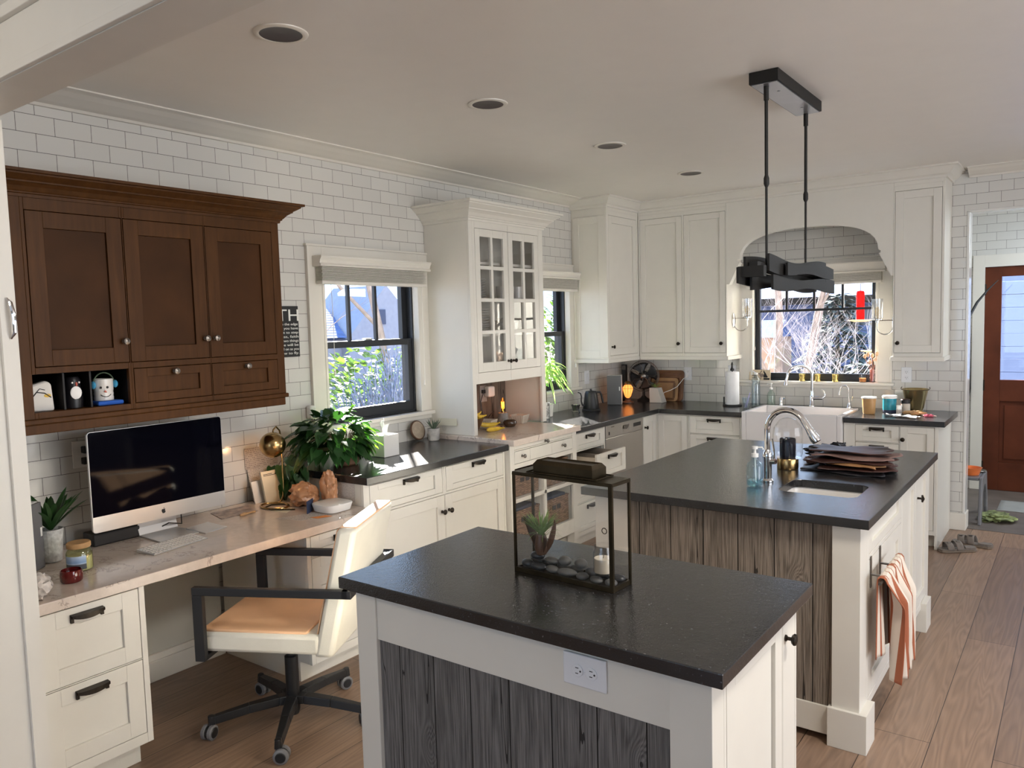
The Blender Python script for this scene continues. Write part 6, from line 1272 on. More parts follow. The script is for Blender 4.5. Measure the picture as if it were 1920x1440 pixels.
for x, lb in ((1.615, 'left gold glass candle cup on the window sill, behind the faucet'), (1.825, 'middle gold glass candle cup on the window sill'), (1.965, 'right gold glass candle cup on the window sill')):
    t = T('votive_candle', lb, 'candle', (x, 6.57, ZS), group='gold candle cups on the sill'); c = (x if x > 1.7 else 1.70, 6.572, ZS); t.o.location = c; t.loc = Vector(c)
    t.part('cup', lath([(0, .001), (.022, .001), (.024, .006), (.021, .03), (.026, .060), (.023, .060), (.018, .03), (0, .020)], c, 22), 'gold', smooth=True)
t = T('amber_candle', 'short glass of amber wax on the window sill beside the tulips', 'candle', (2.18, 6.57, ZS)); c = (2.175, 6.572, ZS)
t.part('glass', lath([(0, .001), (.026, .001), (.029, .06), (.0275, .06), (.025, .004), (0, .004)], c, 24), 'glass', smooth=True); t.part('wax', lath([(0, .005), (.0245, .005), (.026, .034), (0, .034)], c, 24), 'amber', smooth=True)
t = T('dried_tulips', 'peach dried tulips in a narrow clear vase at the right of the sill', 'flowers', (2.245, 6.57, ZS)); c = (2.245, 6.572, ZS)
t.part('vase', lath([(0, .001), (.019, .001), (.020, .105), (.0185, .105), (.018, .004), (0, .004)], c, 22), glassy('pinkish_glass', (.95, .80, .78), .2), smooth=True)
rnd = random.Random(2)
for k, (dx, dz) in enumerate(((-.055, .20), (-.03, .215), (.0, .205), (.035, .22), (.02, .17), (-.015, .15))):
    mb = MB(); tip = (c[0]+dx, c[1]-.01*(k % 2), ZS+dz); mb.tube([(c[0]+dx*.1, c[1], ZS+.01), (c[0]+dx*.35, c[1], ZS+.11), tip], .0018, 5); st_ = t.part('flower_stem', mb, plain('pink_stem', (.45, .22, .16), .7))
    mb = MB(); mb.ell((tip[0], tip[1], tip[2]+.012), (.013, .011, .019), 10, 8); t.part('bloom', mb, plain('peach_petals', (.78, .48, .30), .7, var=.2, vs=80), st_, smooth=True)
SG = glassy('sconce_glass', (.97, .97, .97), .5)
def sconce(loc, sgn, label):
    """stands on the side face of an upper cabinet, arm reaches over the sink"""
    t = T('wall_sconce', label, 'wall light', loc); x, y, z = loc
    mb = MB(); mb.lathe([(0, 0), (.034, 0), (.034, .006), (.026, .012), (0, .014)], (0, 0, 0), 24, 'x', sx=1, sy=1); mb.xf(Matrix.Diagonal((sgn, 1, 1.9, 1))); mb.shift((x+sgn*.001, y, z)); t.part('backplate', mb, 'nickel', smooth=True)
    mb = MB(); mb.tube([(x+sgn*.012, y, z-.03)]+[(x+sgn*(.012+.055-.055*math.cos(R(a))), y, z-.035-.055*S(R(a))) for a in range(15, 181, 15)]+[(x+sgn*.122, y, z+.01)], .005, 10); t.part('arm', mb, 'nickel', smooth=True)
    mb = MB(); mb.tube([(x+sgn*.01, y, z+.018), (x+sgn*.122, y, z+.018)], .004, 8); mb.lathe([(0, .0), (.012, .0), (.012, .016), (.034, .020), (.034, .030), (.030, .032), (0, .032)], (x+sgn*.122, y, z+.0), 22); t.part('holder', mb, 'nickel', smooth=True)
    c = (x+sgn*.122, y, z+.032); t.part('glass_shade', lath([(.038, 0), (.040, .004), (.040, .150), (.0385, .150), (.0385, .004), (.030, .001)], c, 28), SG, smooth=True)
    t.part('bulb', lath([(.008, .001), (.010, .015), (.019, .045), (.020, .062), (.012, .085), (0, .092)], c, 18), glassy('unlit_bulb_glass', (1, .90, .68), .3), smooth=True)
sconce((1.1705, 6.40, 1.645), 1, 'nickel wall sconce with clear glass on the left cabinet side by the sink')
sconce((2.4495, 6.33, 1.60), -1, 'nickel wall sconce with clear glass on the right cabinet side by the sink')

# ------------------------------------------------------------------ on the near island: glass lantern
ZI = .9145
t = T('glass_lantern', 'tall antique brass framed glass lantern box on the near island', 'lantern', (2.39, 1.79, ZI), R(-3.2), world=False)
# local box: x half .178, y half .047, height .34
hx, hy, hh = .175, .046, .306
mb = MB(); mb.box(-hx, hx, -hy, hy, .004, .008); mb.box(-hx, hx, -hy-.003, -hy+.004, 0, .014).box(-hx, hx, hy-.004, hy+.003, 0, .014).box(-hx-.002, -hx+.005, -hy, hy, 0, .014).box(hx-.005, hx+.002, -hy, hy, 0, .014); t.part('base_tray', mb, 'brassd')
for sx in (-1, 1):
    for sy in (-1, 1): mb = MB(); mb.box(sx*hx-.0035, sx*hx+.0035, sy*hy-.0035, sy*hy+.0035, .0, hh); t.part('corner_post', mb, 'brassd')
mb = MB(); mb.box(hx-.009, hx-.004, -hy-.004, -hy+.003, .002, hh-.001); t.part('door_frame', mb, 'brassd')
mb = MB(); mb.box(-hx-.0035, hx+.0035, -hy-.0035, hy+.0035, hh, hh+.004); mb.box(-hx-.0035, hx+.0035, -hy-.0045, -hy+.002, hh-.006, hh).box(-hx-.0035, hx+.0035, hy-.002, hy+.0045, hh-.006, hh).box(-hx-.0045, -hx+.002, -hy, hy, hh-.006, hh).box(hx-.002, hx+.0045, -hy, hy, hh-.006, hh); t.part('top_plate', mb, 'brassd')
mb = MB(); a, b = .105, .037
V = [[mb.bm.verts.new((x, y, z)) for x, y in ((-xx, -yy), (xx, -yy), (xx+ch_, -yy+ch_*.6), (xx+ch_, yy-ch_*.6), (xx, yy), (-xx, yy), (-xx-ch_, yy-ch_*.6), (-xx-ch_, -yy+ch_*.6))] for xx, yy, ch_, z in ((a, b, .001, hh+.0045), (a, b, .001, hh+.032), (a-.008, b-.010, .001, hh+.044), (a-.012, b-.014, .001, hh+.040))]
for A2, B2 in zip(V, V[1:]):
    for k in range(8): mb._f((A2[k], A2[(k+1) % 8], B2[(k+1) % 8], B2[k]))
mb._f(V[0]); mb._f(V[-1]); t.part('chimney', mb, 'brassd')
mb = MB(); mb.tube([(-.125, -.044, hh+.007), (.125, -.044, hh+.007), (.125, .044, hh+.007), (-.125, .044, hh+.007)], .0022, 6, closed=True); t.part('ring_handle', mb, 'brassd')
for nm, (x0, x1, ya, yb) in (('f', (-hx+.003, hx-.003, -hy-.001, -hy+.001)), ('b', (-hx+.003, hx-.003, hy-.001, hy+.001)), ('l', (-hx-.001, -hx+.001, -hy+.003, hy-.003)), ('r', (hx-.001, hx+.001, -hy+.003, hy-.003))):
    mb = MB(); mb.box(x0, x1, ya, yb, .014, hh-.006); t.part('glass_pane', mb, 'glass')
mb = MB(); mb.tube([(hx-.022+.008*math.cos(2*PI*k/16), -hy-.006, .175+.008*math.sin(2*PI*k/16)) for k in range(16)], .0013, 5, closed=True); t.part('door_ring', mb, 'brassd')
LM = Matrix.Translation((2.39, 1.79, ZI)) @ Matrix.Rotation(R(-3.2), 4, 'Z')
rnd = random.Random(21)
stones = [(-.15, -.018, .026, .018, .013, 1, 0), (-.145, .025, .028, .018, .013, 1, 0), (-.105, -.022, .034, .016, .011, 1, 0), (-.10, .022, .028, .018, .012, 1, 0), (-.055, -.02, .028, .017, .011, 0, 0), (-.045, .022, .024, .017, .012, 0, 0), (.0, -.022, .036, .019, .012, 0, 0), (.005, .022, .026, .018, .012, 0, 0),
          (.055, -.022, .022, .018, .011, 0, 0), (.06, .022, .026, .018, .013, 0, 0), (.105, -.024, .026, .017, .010, 0, 0), (.105, .024, .024, .017, .011, 1, 0), (.15, .022, .024, .019, .011, 1, 0), (.152, -.020, .022, .018, .010, 0, 0),
          (-.125, .0, .026, .020, .013, 1, .024), (-.07, .0, .030, .018, .009, 0, .022), (-.025, .004, .024, .020, .014, 0, .022), (.032, .005, .024, .020, .015, 0, .022)]
for k, (x, y, a, b, c_, dk, zz) in enumerate(stones):
    p = LM @ Vector((x, y, .0085+zz)); mb = MB(); mb.ell((0, 0, c_), (a*.92, b*.92, c_), 16, 10, rz=rnd.uniform(-.3, .3))
    solo('river_stone', mb, 'stoned' if dk else 'stone', 'smooth dark river stone' if False else ('black river stone in the glass lantern' if dk else 'grey river stone in the glass lantern'), 'stone', tuple(p), 'black stones in the lantern' if dk else 'grey stones in the lantern', world=False, smooth=True, rz=R(-5.5))
p = LM @ Vector((-.112, .002, .052)); t = T('air_plant', 'spiky green air plant in a dark pod inside the glass lantern', 'air plant', tuple(p), R(-5.5), world=False)
mb = MB(); mb.lathe([(0, 0), (.016, 0), (.021, .022), (.018, .05), (.014, .062), (.012, .062), (.014, .05), (0, .04)], (0, 0, 0), 18); pod = t.part('pod', mb, 'bowlw', smooth=True)
for d_, w_ in (((-.55, -.1, 1), .030), ((.45, .05, 1), .026)):
    mb = MB(); mb.blade((d_[0]*.02, 0, .005), d_, .105, w_, -.12, n=8, fold=.8, side=(.2, 1, 0)); t.part('husk', mb, 'bowlw', pod, solid=.0015, smooth=True)
leafplant(t, 'foliage', (0, 0, .06), 80, .096, .005, 'airp', .30, 1.0, .7, 31)
leafplant(t, 'thin_leaves', (0.01, 0, .058), 16, .088, .0022, 'airp', .6, .5, .95, 35)
p = LM @ Vector((.118, -.005, .0345)); t = T('jar_candle', 'white wax candle in a clear jar inside the glass lantern', 'candle', tuple(p), 0, world=False)
t.part('jar', lath([(0, .0), (.026, .0), (.030, .006), (.030, .068), (.026, .074), (.026, .086), (.0245, .086), (.0245, .074), (.0285, .066), (.0285, .006), (0, .003)], seg=28), 'glass', smooth=True); t.part('wax', lath([(0, .0035), (.027, .006), (.027, .046), (0, .045)], seg=28), 'candle', smooth=True)
t.part('wick', MB().tube([(0, 0, .045), (.001, 0, .054)], .001, 5), 'ink')

# ------------------------------------------------------------------ on the large island
t = T('island_faucet', 'tall polished chrome pull-down faucet on the large island', 'faucet', (2.445, 3.405, ZI)); c = (2.445, 3.405)
t.part('body', lath([(0, .001), (.027, .001), (.027, .008), (.020, .016), (.0195, .10), (.022, .115), (.020, .135), (.013, .15), (0, .15)], (*c, ZI), 28), 'chrome', smooth=True)
pts = [(c[0], c[1], ZI+.14), (c[0], c[1], 1.14)]+[(c[0]+.095-.095*math.cos(R(a)), c[1]-.0-.02*(1-math.cos(R(a))), 1.155+.098*S(R(a))) for a in range(0, 151, 10)]
t.part('spout', MB().tube(pts, [.0135]*len(pts), 14), 'chrome', smooth=True)
e0 = Vector(pts[-1]); dv = (e0-Vector(pts[-2])).normalized(); t.part('spray_head', MB().tube([e0-dv*.01, e0+dv*.03, e0+dv*.085, e0+dv*.10], [.0145, .0155, .022, .019], 18), 'chrome', smooth=True)
mb = MB(); mb.tube([(c[0]+.01, c[1], ZI+.095), (c[0]+.040, c[1]-.005, ZI+.098)], [.014, .013], 12); mb.tube([(c[0]+.03, c[1], ZI+.10), (c[0]+.030, c[1], ZI+.15), (c[0]+.022, c[1], ZI+.20)], [.006, .005, .004], 8); t.part('lever', mb, 'chrome', smooth=True)
t = T('soap_dispenser', 'square aqua glass soap bottle with a white pump beside the island faucet', 'soap dispenser', (2.438, 3.275, ZI)); c = (2.432, 3.275, ZI)
mb = MB(); rows = [[mb.bm.verts.new((c[0]+x*sc, c[1]+y*sc, ZI+z)) for x, y in sq((0, 0), .034, 32, 3.2)] for sc, z in ((.85, .001), (1, .006), (1, .095), (.85, .108), (.42, .122), (.40, .135))]
for A2, B2 in zip(rows, rows[1:]):
    for k in range(32): mb._f((A2[k], A2[(k+1) % 32], B2[(k+1) % 32], B2[k]))
mb._f(rows[0]); t.part('bottle', mb, 'gblue', smooth=True)
mb = MB(); rows = [[mb.bm.verts.new((c[0]+x*sc, c[1]+y*sc, ZI+z)) for x, y in sq((0, 0), .030, 32, 3.2)] for sc, z in ((.85, .006), (1, .012), (1, .030))]
for A2, B2 in zip(rows, rows[1:]):
    for k in range(32): mb._f((A2[k], A2[(k+1) % 32], B2[(k+1) % 32], B2[k]))
mb._f(rows[0]); mb._f(rows[-1]); t.part('soap', mb, glassy('aqua_liquid', (.72, .92, .96), .1), smooth=True)
mb = MB(); mb.lathe([(0, .134), (.016, .134), (.016, .150), (.006, .152), (.005, .168), (.013, .170), (.013, .182), (0, .183)], c, 18); mb.tube([(c[0], c[1], ZI+.177), (c[0]+.03, c[1]+.01, ZI+.178), (c[0]+.034, c[1]+.011, ZI+.168)], .0035, 8); mb.tube([(c[0], c[1], ZI+.135), (c[0]+.004, c[1], ZI+.02)], .003, 6); t.part('pump', mb, 'whitepl', smooth=True)
t = T('cloche_candle', 'black candle on a gold base under a clear glass cloche on the large island', 'candle', (2.43, 3.76, ZI)); c = (2.43, 3.76, ZI)
t.part('base', lath([(0, .001), (.056, .001), (.057, .004), (.057, .050), (.055, .054), (0, .054)], c, 36), 'gold', smooth=True) if False else t.part('base', lath([(0, .001), (.050, .001), (.051, .004), (.051, .050), (.049, .054), (0, .054)], c, 36), 'brass', smooth=True)
t.part('candle_cup', lath([(0, .055), (.036, .055), (.038, .06), (.0385, .150), (.036, .152), (.035, .145), (0, .142)], c, 30), plain('glossy_black_ceramic', (.008, .010, .018), .08, spec=.8), smooth=True)
mb = MB(); cy_ = c[1]+.045; mb.lathe([(.064, .003), (.066, .02), (.070, .12), (.066, .165), (.045, .20), (.018, .213), (0, .215)], (c[0]+.015, cy_, c[2]), 14); solo('glass_cloche', mb, 'glass', 'clear faceted glass cloche standing behind the black candle', 'cloche', (c[0]+.015, cy_+.0, c[2])) if False else t.part('cloche', MB().lathe([(.066, .056), (.070, .075), (.072, .17), (.066, .21), (.040, .245), (.014, .256), (0, .258)], (c[0]+.0, c[1], c[2]), 16), 'glass', smooth=False)
# leather hides
def hide(name, c, sx, sy, rz, mat, label, seed, amp=.012, z=0, th=.002):
    mb = MB(); r_ = random.Random(seed); p = [r_.uniform(0, 6) for _ in range(6)]
    def fn(u, v):
        e_ = 1+.10*S(9*u+p[0])+.08*S(17*v+p[1]); f_ = 1+.10*S(11*v+p[2])+.06*S(19*u+p[3])
        return ((u-.5)*sx*f_, (v-.5)*sy*e_, z+.002+amp*(1+S(5*u+p[4]+3*v))*(1+math.cos(6*v+p[5]))*.25+amp*.5*S(14*u+p[2])*abs(2*u-1)**2)
    mb.grid(fn, 26, 18); return solo(name, mb, mat, label, 'leather', c, 'leather hides on the large island', world=False, rz=rz, smooth=True, solid=th)
pc = (2.60, 3.95)
for k, (dx, dy, sx, sy, rz, m_, lb, z, amp) in enumerate((
    (.10, -.08, .34, .30, -8, 'hidek', 'black leather piece at the bottom of the leather pile', .000, .010), (.13, -.06, .33, .27, 10, 'hideb', 'dark brown leather sheet low in the leather pile', .016, .010),
    (.12, -.10, .26, .16, -16, 'hideo', 'ochre leather scrap sticking out of the pile front', .033, .008), (.10, -.03, .36, .30, 4, 'hideb', 'wavy dark brown leather layer in the middle of the pile', .042, .010),
    (.11, -.02, .34, .26, -6, 'hidet', 'mauve brown leather sheet near the top of the pile', .060, .008), (.08, .03, .33, .20, 6, 'hideb', 'reddish brown leather folded on top of the pile', .076, .006))):
    hide('leather_hide', (pc[0]+dx, pc[1]+dy, ZI), sx, sy, R(rz), m_, lb, 40+k, amp, z, .004)
crumple('leather_scrap', (2.53, 4.16, ZI), (.10, .05, .028), 'hidek', 'bunched black leather scrap behind the leather pile', 'leather', 33, amp=.55)
crumple('leather_scrap', (2.52, 4.00, ZI), (.055, .09, .020), 'hidet', 'crumpled mauve leather offcut left of the pile', 'leather', 34, amp=.6)
crumple('leather_scrap', (2.56, 4.28, ZI), (.06, .04, .030), 'hidek', 'small rumpled black leather scrap at the far side of the pile', 'leather', 35, amp=.6)

# towel rack and towel on the large island
XT = 2.951
t = T('towel_rack', 'over-the-door metal towel rack on the large island', 'towel rack', (2.97, 3.2, .66))
for y in (3.095, 3.265):
    mb = MB(); mb.box(XT, XT+.004, y-.009, y+.009, .60, .724).box(XT+.004, XT+.052, y-.006, y+.006, .649, .655); t.part('hook', mb, 'pewter')
t.part('bar', MB().tube([(XT+.055, 2.99, .652), (XT+.055, 3.41, .652)], .006, 12), 'pewter', smooth=True)
def towel(y0, y1, zf, zb, seed=0):
    mb = MB(); xb = XT+.055; zt_ = .652
    back_ = zt_-zb; r0 = .016; tot = back_+PI*r0+zt_-zf
    def fn(u, v):
        y = y0+(y1-y0)*u; s = v*tot
        if s < back_:
            k = 1-s/back_; return (xb-r0-.012*S(u*19+seed)*k+.006*k, (y0+y1)/2-.03*k+(y-(y0+y1)/2)*(1-.25*k), zb+s+.05*(u-.5)*k)
        if s < back_+PI*r0: a = (s-back_)/r0; return (xb-r0*math.cos(a), y, zt_+r0*S(a)+.004*S(u*40))
        q = (s-back_-PI*r0)/(zt_-zf); am = .030*min(1, q*4)
        return (xb+r0+am*(.9+S(u*21+seed+q*1.5)), (y0+y1)/2+.02*q+(y-(y0+y1)/2)*(1-.30*min(1, q*3)), zt_-(zt_-zf)*q+.03*(u-.5)*q)
    mb.grid(fn, 60, 60, uv=True); return t2.part('cloth', mb, 'towel', smooth=True, solid=.003)
t2 = T('dish_towel', 'white dish towel with rust stripes draped over the rack bar', 'towel', (3.0, 3.2, .3)); towel(3.02, 3.38, .245, .36, 1)
mb = MB(); mb.tube([(3.02, 3.24, .30), (3.05, 3.30, .31), (3.06, 3.36, .295)], [.004, .008, .004], 8).tube([(3.02, 3.24, .30), (3.045, 3.27, .27), (3.04, 3.31, .255)], [.004, .007, .003], 8); t2.part('ribbon_tie', mb, 'paperw', smooth=True)

# ------------------------------------------------------------------ floor things
def sandal(loc, rz, label):
    t = T('sandal', label, 'sandal', loc, rz, 'pair of taupe sandals', world=False)
    out = [(-.125, -.022), (-.115, -.036), (-.06, -.034), (0, -.032), (.06, -.044), (.10, -.042), (.128, -.025), (.134, .0), (.12, .030), (.08, .042), (.03, .036), (-.04, .029), (-.105, .032), (-.125, .015)]
    t.part('sole', MB().prism(out, 'z', .001, .016), 'cork2', bevel=.004); mb = MB(); mb.prism([(x, y) for x, y in out], 'z', .0162, .024); mb.prism([(x*.97, y*.9) for x, y in out if x < -.03], 'z', .024, .034); t.part('footbed', mb, 'sandal', bevel=.004)
    for x, w_, h_ in ((.000, .046, .058), (.062, .044, .050)):
        mb = MB(); mb.grid(lambda u, v: (x+(v-.5)*w_+.010*S(PI*u), -.041*math.cos(PI*u), .018+h_*S(PI*u)**.7), 16, 4); s_ = t.part('strap', mb, 'sandal', solid=.004, smooth=True)
        mb = MB(); mb.box(x-.002, x+.018, .006, .026, .016+h_, .022+h_); t.part('buckle', mb, 'pewter', s_)
sandal((2.93, 5.97, 0), R(215), 'taupe two-strap sandal, the nearer one by the end cabinet')
sandal((3.00, 6.17, 0), R(170), 'taupe two-strap sandal, the farther one lying crosswise')
t = T('step_stool', 'grey plastic arched step stool standing beyond the tiled pillar', 'stool', (2.95, 7.1, 0))
mb = MB(); xs = [2.80, 2.98]; n = 12
for x in xs:
    pts_o = [(6.86+.0*k, 0) for k in range(1)]+[(6.86+.05*math.sin(0), .0)]; P = [(6.80, 0), (6.88, .36), (7.22, .36), (7.34, 0), (7.27, 0)]+[(7.07+.17*math.cos(PI*k/10), .06+.22*S(PI*k/10)) for k in range(11)]+[(6.87, 0)]
    mb.prism(P, 'x', x-.012, x+.012)
mb.box(2.812, 2.968, 6.885, 7.215, .335, .36); t.part('frame', mb, 'greyp', bevel=.006)
c = (2.90, 7.0, .361); solo('bowl', lath([(0, .001), (.055, .001), (.075, .055), (.080, .06), (.074, .06), (.05, .008), (0, .006)], c, 30), 'orangep', 'orange plastic bowl on the grey step stool', 'bowl', c, smooth=True)
c = (2.93, 7.16, .361); solo('plate', lath([(0, .001), (.04, .001), (.065, .012), (.063, .014), (.04, .004), (0, .003)], c, 28), 'pewter', 'grey metal plate behind the orange bowl', 'plate', c, smooth=True)
crumple('cloth', (3.07, 7.05, 0), (.10, .10, .028), 'cloth_g', 'yellow-green patterned cloth dropped in front of the step stool', 'cloth', 17, amp=.6)
sheet('door_mat', (3.36, 7.62, 0), .62, .42, 0, 'mat', 'grey rectangular mat before the mahogany door', 'mat', .001, 2)
mb = MB(); mb.tube([(2.83, 7.35, 1.62), (2.88, 7.42, 1.74), (2.95, 7.46, 1.84), (3.02, 7.5, 1.92)], [.011, .010, .007, .003], 8); mb.tube([(2.83, 7.35, 1.62), (2.80, 7.33, 1.50), (2.79, 7.33, .02)], [.011, .011, .012], 8); solo('fishing_rod', mb, 'matblack', 'thin black curved rod standing in the mudroom corner, tip across the door casing', 'rod', (2.80, 7.33, 0), smooth=True)
t = T('hanging_leash', 'dark straps and leash hanging beside the mahogany door', 'leash', (2.735, 8.24, 1.4))
mb = MB(); mb.box(2.725, 2.745, 8.205, 8.249, 1.40, 1.44); t.part('hook', mb, 'bronze'); mb = MB(); mb.tube([(2.735, 8.20, 1.42), (2.715, 8.20, 1.2), (2.72, 8.20, .95), (2.745, 8.20, .80), (2.76, 8.20, .95), (2.75, 8.20, 1.2), (2.735, 8.20, 1.42)], .008, 6).tube([(2.735, 8.19, 1.42), (2.74, 8.19, 1.1), (2.73, 8.19, .85)], .010, 6); t.part('strap', mb, 'matblack', smooth=True)
mb = MB(); mb.tube([(2.725, 8.185, 1.44), (2.715, 8.185, 1.25), (2.72, 8.185, 1.12)], .012, 6); t.part('plum_strap', mb, 'purple', smooth=True)
t = T('door_hook', 'curved chrome latch on the edge of the doorway post', 'latch', (.834, .93, 1.73)); mb = MB(); mb.tube([(.834, .925, 1.80), (.848, .93, 1.785), (.856, .935, 1.74), (.854, .935, 1.69), (.836, .93, 1.67)], [.003, .006, .007, .006, .003], 8); t.part('lever', mb, 'chrome', smooth=True)

# ------------------------------------------------------------------ outside
mb = MB(); mb.box(-60, -.15, -20, 60, -.5, -.35).box(-.15, 30, 8.45, 60, -.5, -.35); struct('ground', mb, 'grass')
# neighbour house seen through the pothos window
t = T('neighbour_house', 'white stucco house with a blue shingle roof beyond the left window', 'house', (-15, 14, -.4))
mb = MB(); mb.box(-18, -13.9, 7, 18.6, -.4, 1.36); mb.prism([(15.25, 1.36), (18.55, 1.36), (16.85, 2.95)], 'x', -16, -13.6); mb.box(-13.9, -13.6, 15.25, 18.55, -.4, 1.36); t.part('wall', mb, 'stucco')
mb = MB(); mb.prism([(-13.7, 1.34), (-15.9, 2.55), (-18.2, 1.34)], 'y', 6.5, 15.9)
for k in range(16): mb.prism([(-13.62-.135*k, 1.395+.0745*k), (-13.76-.135*k, 1.47+.0745*k), (-13.76-.135*k, 1.44+.0745*k)], 'y', 6.5, 15.24+.055*k)
t.part('roof', mb, 'roof')
mb = MB(); mb.box(-13.59, -13.56, 16.35, 16.75, 1.75, 2.2); t.part('window', mb, 'navy')
t = T('neighbour_house', 'blue-grey sided house beyond the sink window', 'house', (1.5, 17, -.4))
mb = MB(); mb.box(-3.6, 6.5, 16.0, 21, -.4, 1.95)
for k in range(14): mb.box(-3.62, 6.52, 15.975, 16.0, -.35+.17*k, -.20+.17*k)
t.part('siding', mb, plain('blue_grey_siding', (.13, .175, .30), .8, var=.05)); mb = MB(); mb.box(-4.0, 6.9, 15.55, 15.7, 1.88, 2.02); t.part('eave', mb, 'bronze'); mb = MB(); mb.prism([(15.55, 2.02), (21.4, 2.02), (18.5, 2.75)], 'x', -4.0, 6.9); t.part('roof', mb, plain('light_blue_roof', (.07, .13, .28), .8, var=.2, vs=4))
mb = MB(); mb.box(-.1, .35, 15.95, 15.974, 1.45, 1.82); t.part('window', mb, 'greyp')
t = T('garden_shed', 'sunlit peach wall low behind the bare trees', 'shed', (-1.4, 14, -.4)); mb = MB(); mb.box(-2.6, -.75, 13.5, 14.5, -.4, 1.3); t.part('wall', mb, 'peachwall'); mb = MB(); mb.prism([(13.4, 1.3), (14.6, 1.3), (14.0, 1.6)], 'x', -2.7, -.7); t.part('roof', mb, 'roof')
t = T('porch_wall', 'pale blue siding outside the mahogany door glass', 'wall', (3.3, 10.5, -.4)); mb = MB()
for k in range(26): mb.box(2.3, 6.0, 10.55, 10.60+.012*(k % 2), -.4+.15*k, -.4+.15*(k+1)-.006)
t.part('siding', mb, plain('pale_blue_siding', (.15, .20, .34), .8, var=.04)); 
def tree(loc, label, h_, r_, lean, seed, n=5, depth=4, mat='bark', spread=.6):
    t = T('bare_tree', label, 'tree', loc, world=False); rnd = random.Random(seed); A2, B2 = MB(), MB()
    def grow(mb, p, d, L, r0, dep):
        pts = [p]; q = Vector(p); dd = Vector(d)
        for k in range(4):
            dd = (dd+Vector((rnd.uniform(-.16, .16), rnd.uniform(-.16, .16), rnd.uniform(-.02, .10)))).normalized(); q = q+dd*L/4; pts.append(tuple(q))
        mb.tube(pts, [r0*(1-.13*k) for k in range(5)], 8 if dep > 2 else 5)
        if dep > 0:
            for k in range(n if dep < depth else n-1):
                i = rnd.randint(2, 4) if dep < depth else rnd.randint(1, 4); a = rnd.uniform(0, 2*PI); nd = (dd*1.0+Vector((math.cos(a), math.sin(a), rnd.uniform(-.1, .5)))*spread*rnd.uniform(.7, 1.3)).normalized()
                grow(B2, pts[i], nd, L*rnd.uniform(.5, .75), r0*(1-.13*i)*.55, dep-1)
    grow(A2, (0, 0, 0), (lean[0], lean[1], 1), h_, r_, depth)
    t.part('trunk', A2, mat, smooth=True); t.part('branches', B2, mat if depth > 3 else 'twig', smooth=True); return t
tree((-3.0, 6.80, -.4), 'pale leaning trunk left of the pair outside the pothos window', 4.2, .060, (0, -.24), 3, 4, 4)
tree((-3.5, 6.98, -.4), 'pale upright trunk right of the pair outside the pothos window', 4.5, .075, (.02, -.06), 5, 4, 4)
tree((-8.0, 9.3, -.4), 'twiggy bare tree before the blue roof', 2.4, .05, (.1, -.1), 8, 5, 4)
tree((.53, 9.5, -.4), 'pale slender trunk left in the sink window', 4.2, .06, (.05, .0), 11, 5, 4)
tree((.74, 9.7, -.4), 'pale bent trunk in the middle of the sink window', 4.2, .045, (.17, 0), 14, 5, 4)
tree((1.35, 9.2, -.4), 'low twiggy bush at the right of the sink window', 1.3, .022, (.1, 0), 17, 7, 3, 'twig', .9)
tree((1.0, 8.8, -.5), 'pale twiggy shrub spreading low before the evergreen', 1.3, .020, (.2, 0), 19, 7, 3, 'twig', .9)
tree((.2, 9.0, -.5), 'thin bare sapling at the far left of the sink window', 1.8, .022, (.0, 0), 23, 6, 3, 'twig', .8)
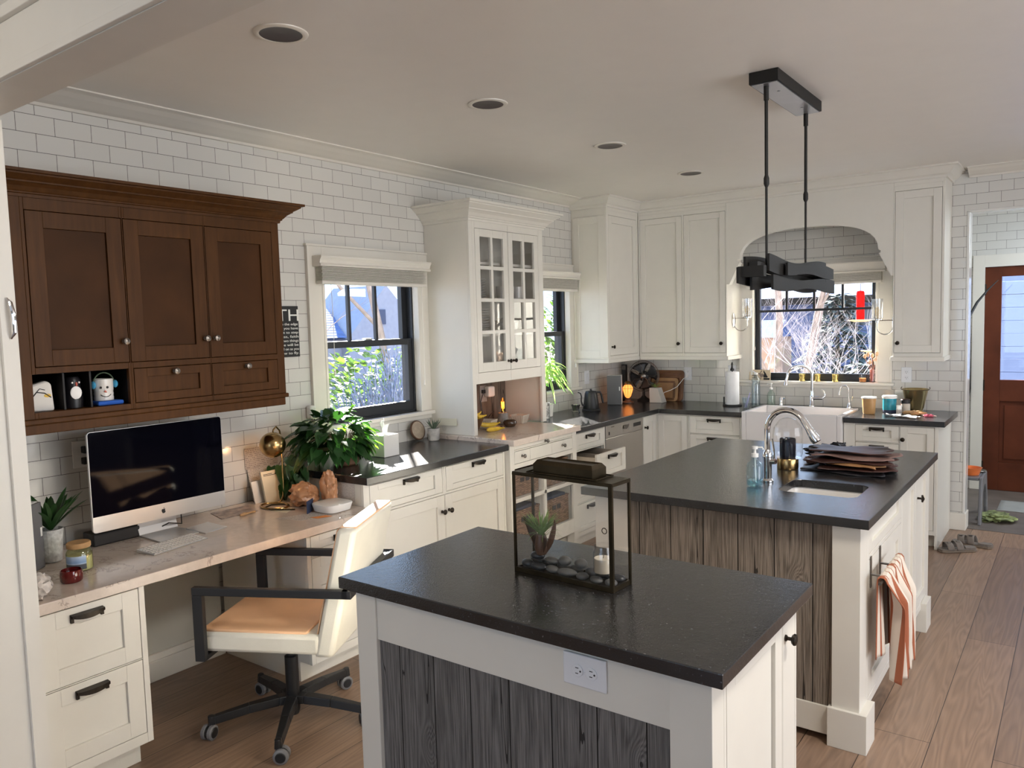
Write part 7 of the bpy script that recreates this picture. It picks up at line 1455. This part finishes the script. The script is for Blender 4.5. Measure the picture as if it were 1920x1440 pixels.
def bush(name, loc, rad, n, mat, label, seed, size=.07, w_=.04, h0=0, needles=False, cat='bush'):
    mb = MB(); rnd = random.Random(seed)
    for k in range(n):
        u, v = rnd.uniform(0, 2*PI), rnd.uniform(-.3, 1); q = (1-v*v)**.5; f_ = rnd.uniform(.6, 1)
        p = Vector((rad[0]*q*math.cos(u)*f_, rad[1]*q*math.sin(u)*f_, rad[2]*(v*f_+.3)+h0))
        d = Vector((math.cos(u), math.sin(u), rnd.uniform(-.2, 1.2))) if not needles else Vector((math.cos(u)*.4, math.sin(u)*.4, 1))+Vector((rnd.uniform(-.4, .4), rnd.uniform(-.4, .4), 0))
        mb.blade(p, d, size*rnd.uniform(.6, 1.3), w_, .15, n=3)
    t = T(name, label, cat, loc, world=False); t.part('foliage', mb, mat); mb = MB()
    for k in range(10):
        a = k*2.4; mb.tube([(0, 0, -.02), (rad[0]*.35*math.cos(a), rad[1]*.35*math.sin(a), rad[2]*.6), (rad[0]*.6*math.cos(a), rad[1]*.6*math.sin(a), rad[2]*1.0)], [.02, .012, .004], 5)
    t.part('stems', mb, 'stem')
bush('leafy_hedge', (-2.9, 6.0, -.4), (1.3, 1.9, 1.42), 3400, 'hedge', 'yellow-green leafy hedge outside the pothos window', 2, .13, .08)
bush('lavender_bush', (-1.5, 5.0, -.4), (.7, .75, 1.38), 4200, 'lav', 'grey-blue feathery bush close outside the pothos window', 4, .22, .010, needles=True)
bush('leafy_hedge', (-1.9, 8.6, -.4), (.9, 1.1, 1.9), 2200, 'hedge', 'green leafy bush outside the far left window', 6, .12, .07)
def fir(loc, h_, r_, label, seed):
    t = T('evergreen_tree', label, 'tree', loc, world=False); mb = MB(); rnd = random.Random(seed)
    for k in range(1500):
        s_ = rnd.random()**.8; z = h_*(.06+.94*(1-s_)); a = rnd.uniform(0, 2*PI); q = r_*s_*rnd.uniform(.35, 1); p = (q*math.cos(a), q*math.sin(a), z)
        mb.blade(p, (math.cos(a), math.sin(a), .25+rnd.uniform(-.2, .3)), rnd.uniform(.16, .34), .10, .4, n=3)
    t.part('foliage', mb, 'fir'); t.part('trunk', MB().tube([(0, 0, 0), (0, 0, h_*.95)], [.08, .01], 8), 'stem')
fir((.62, 12.2, -.4), 2.35, 1.0, 'grey-green evergreen in the middle of the sink window', 5); fir((1.35, 10.6, -.4), 1.4, .5, 'smaller evergreen low at the right of the sink window', 6)
for k, (x, y, z, lb) in enumerate(((1.975, 7.4, 1.60, 'red tube bird feeder hanging outside the sink window'), (2.06, 7.5, 1.32, 'clear tube bird feeder hanging lower outside the sink window'))):
    t = T('bird_feeder', lb, 'bird feeder', (x, y, z)); t.part('tube', lath([(0, .02), (.034, .02), (.034, .26), (.028, .275), (0, .28)], (x, y, z), 18), 'red' if k == 0 else 'gclear', smooth=True); t.part('tray', lath([(0, 0), (.05, .0), (.10, .012), (.10, .018), (.04, .020), (0, .02)], (x, y, z), 24), 'cork', smooth=True)
    t.part('wire', MB().tube([(x, y, z+.28), (x, y, 2.9)], .002, 5), 'bronze')
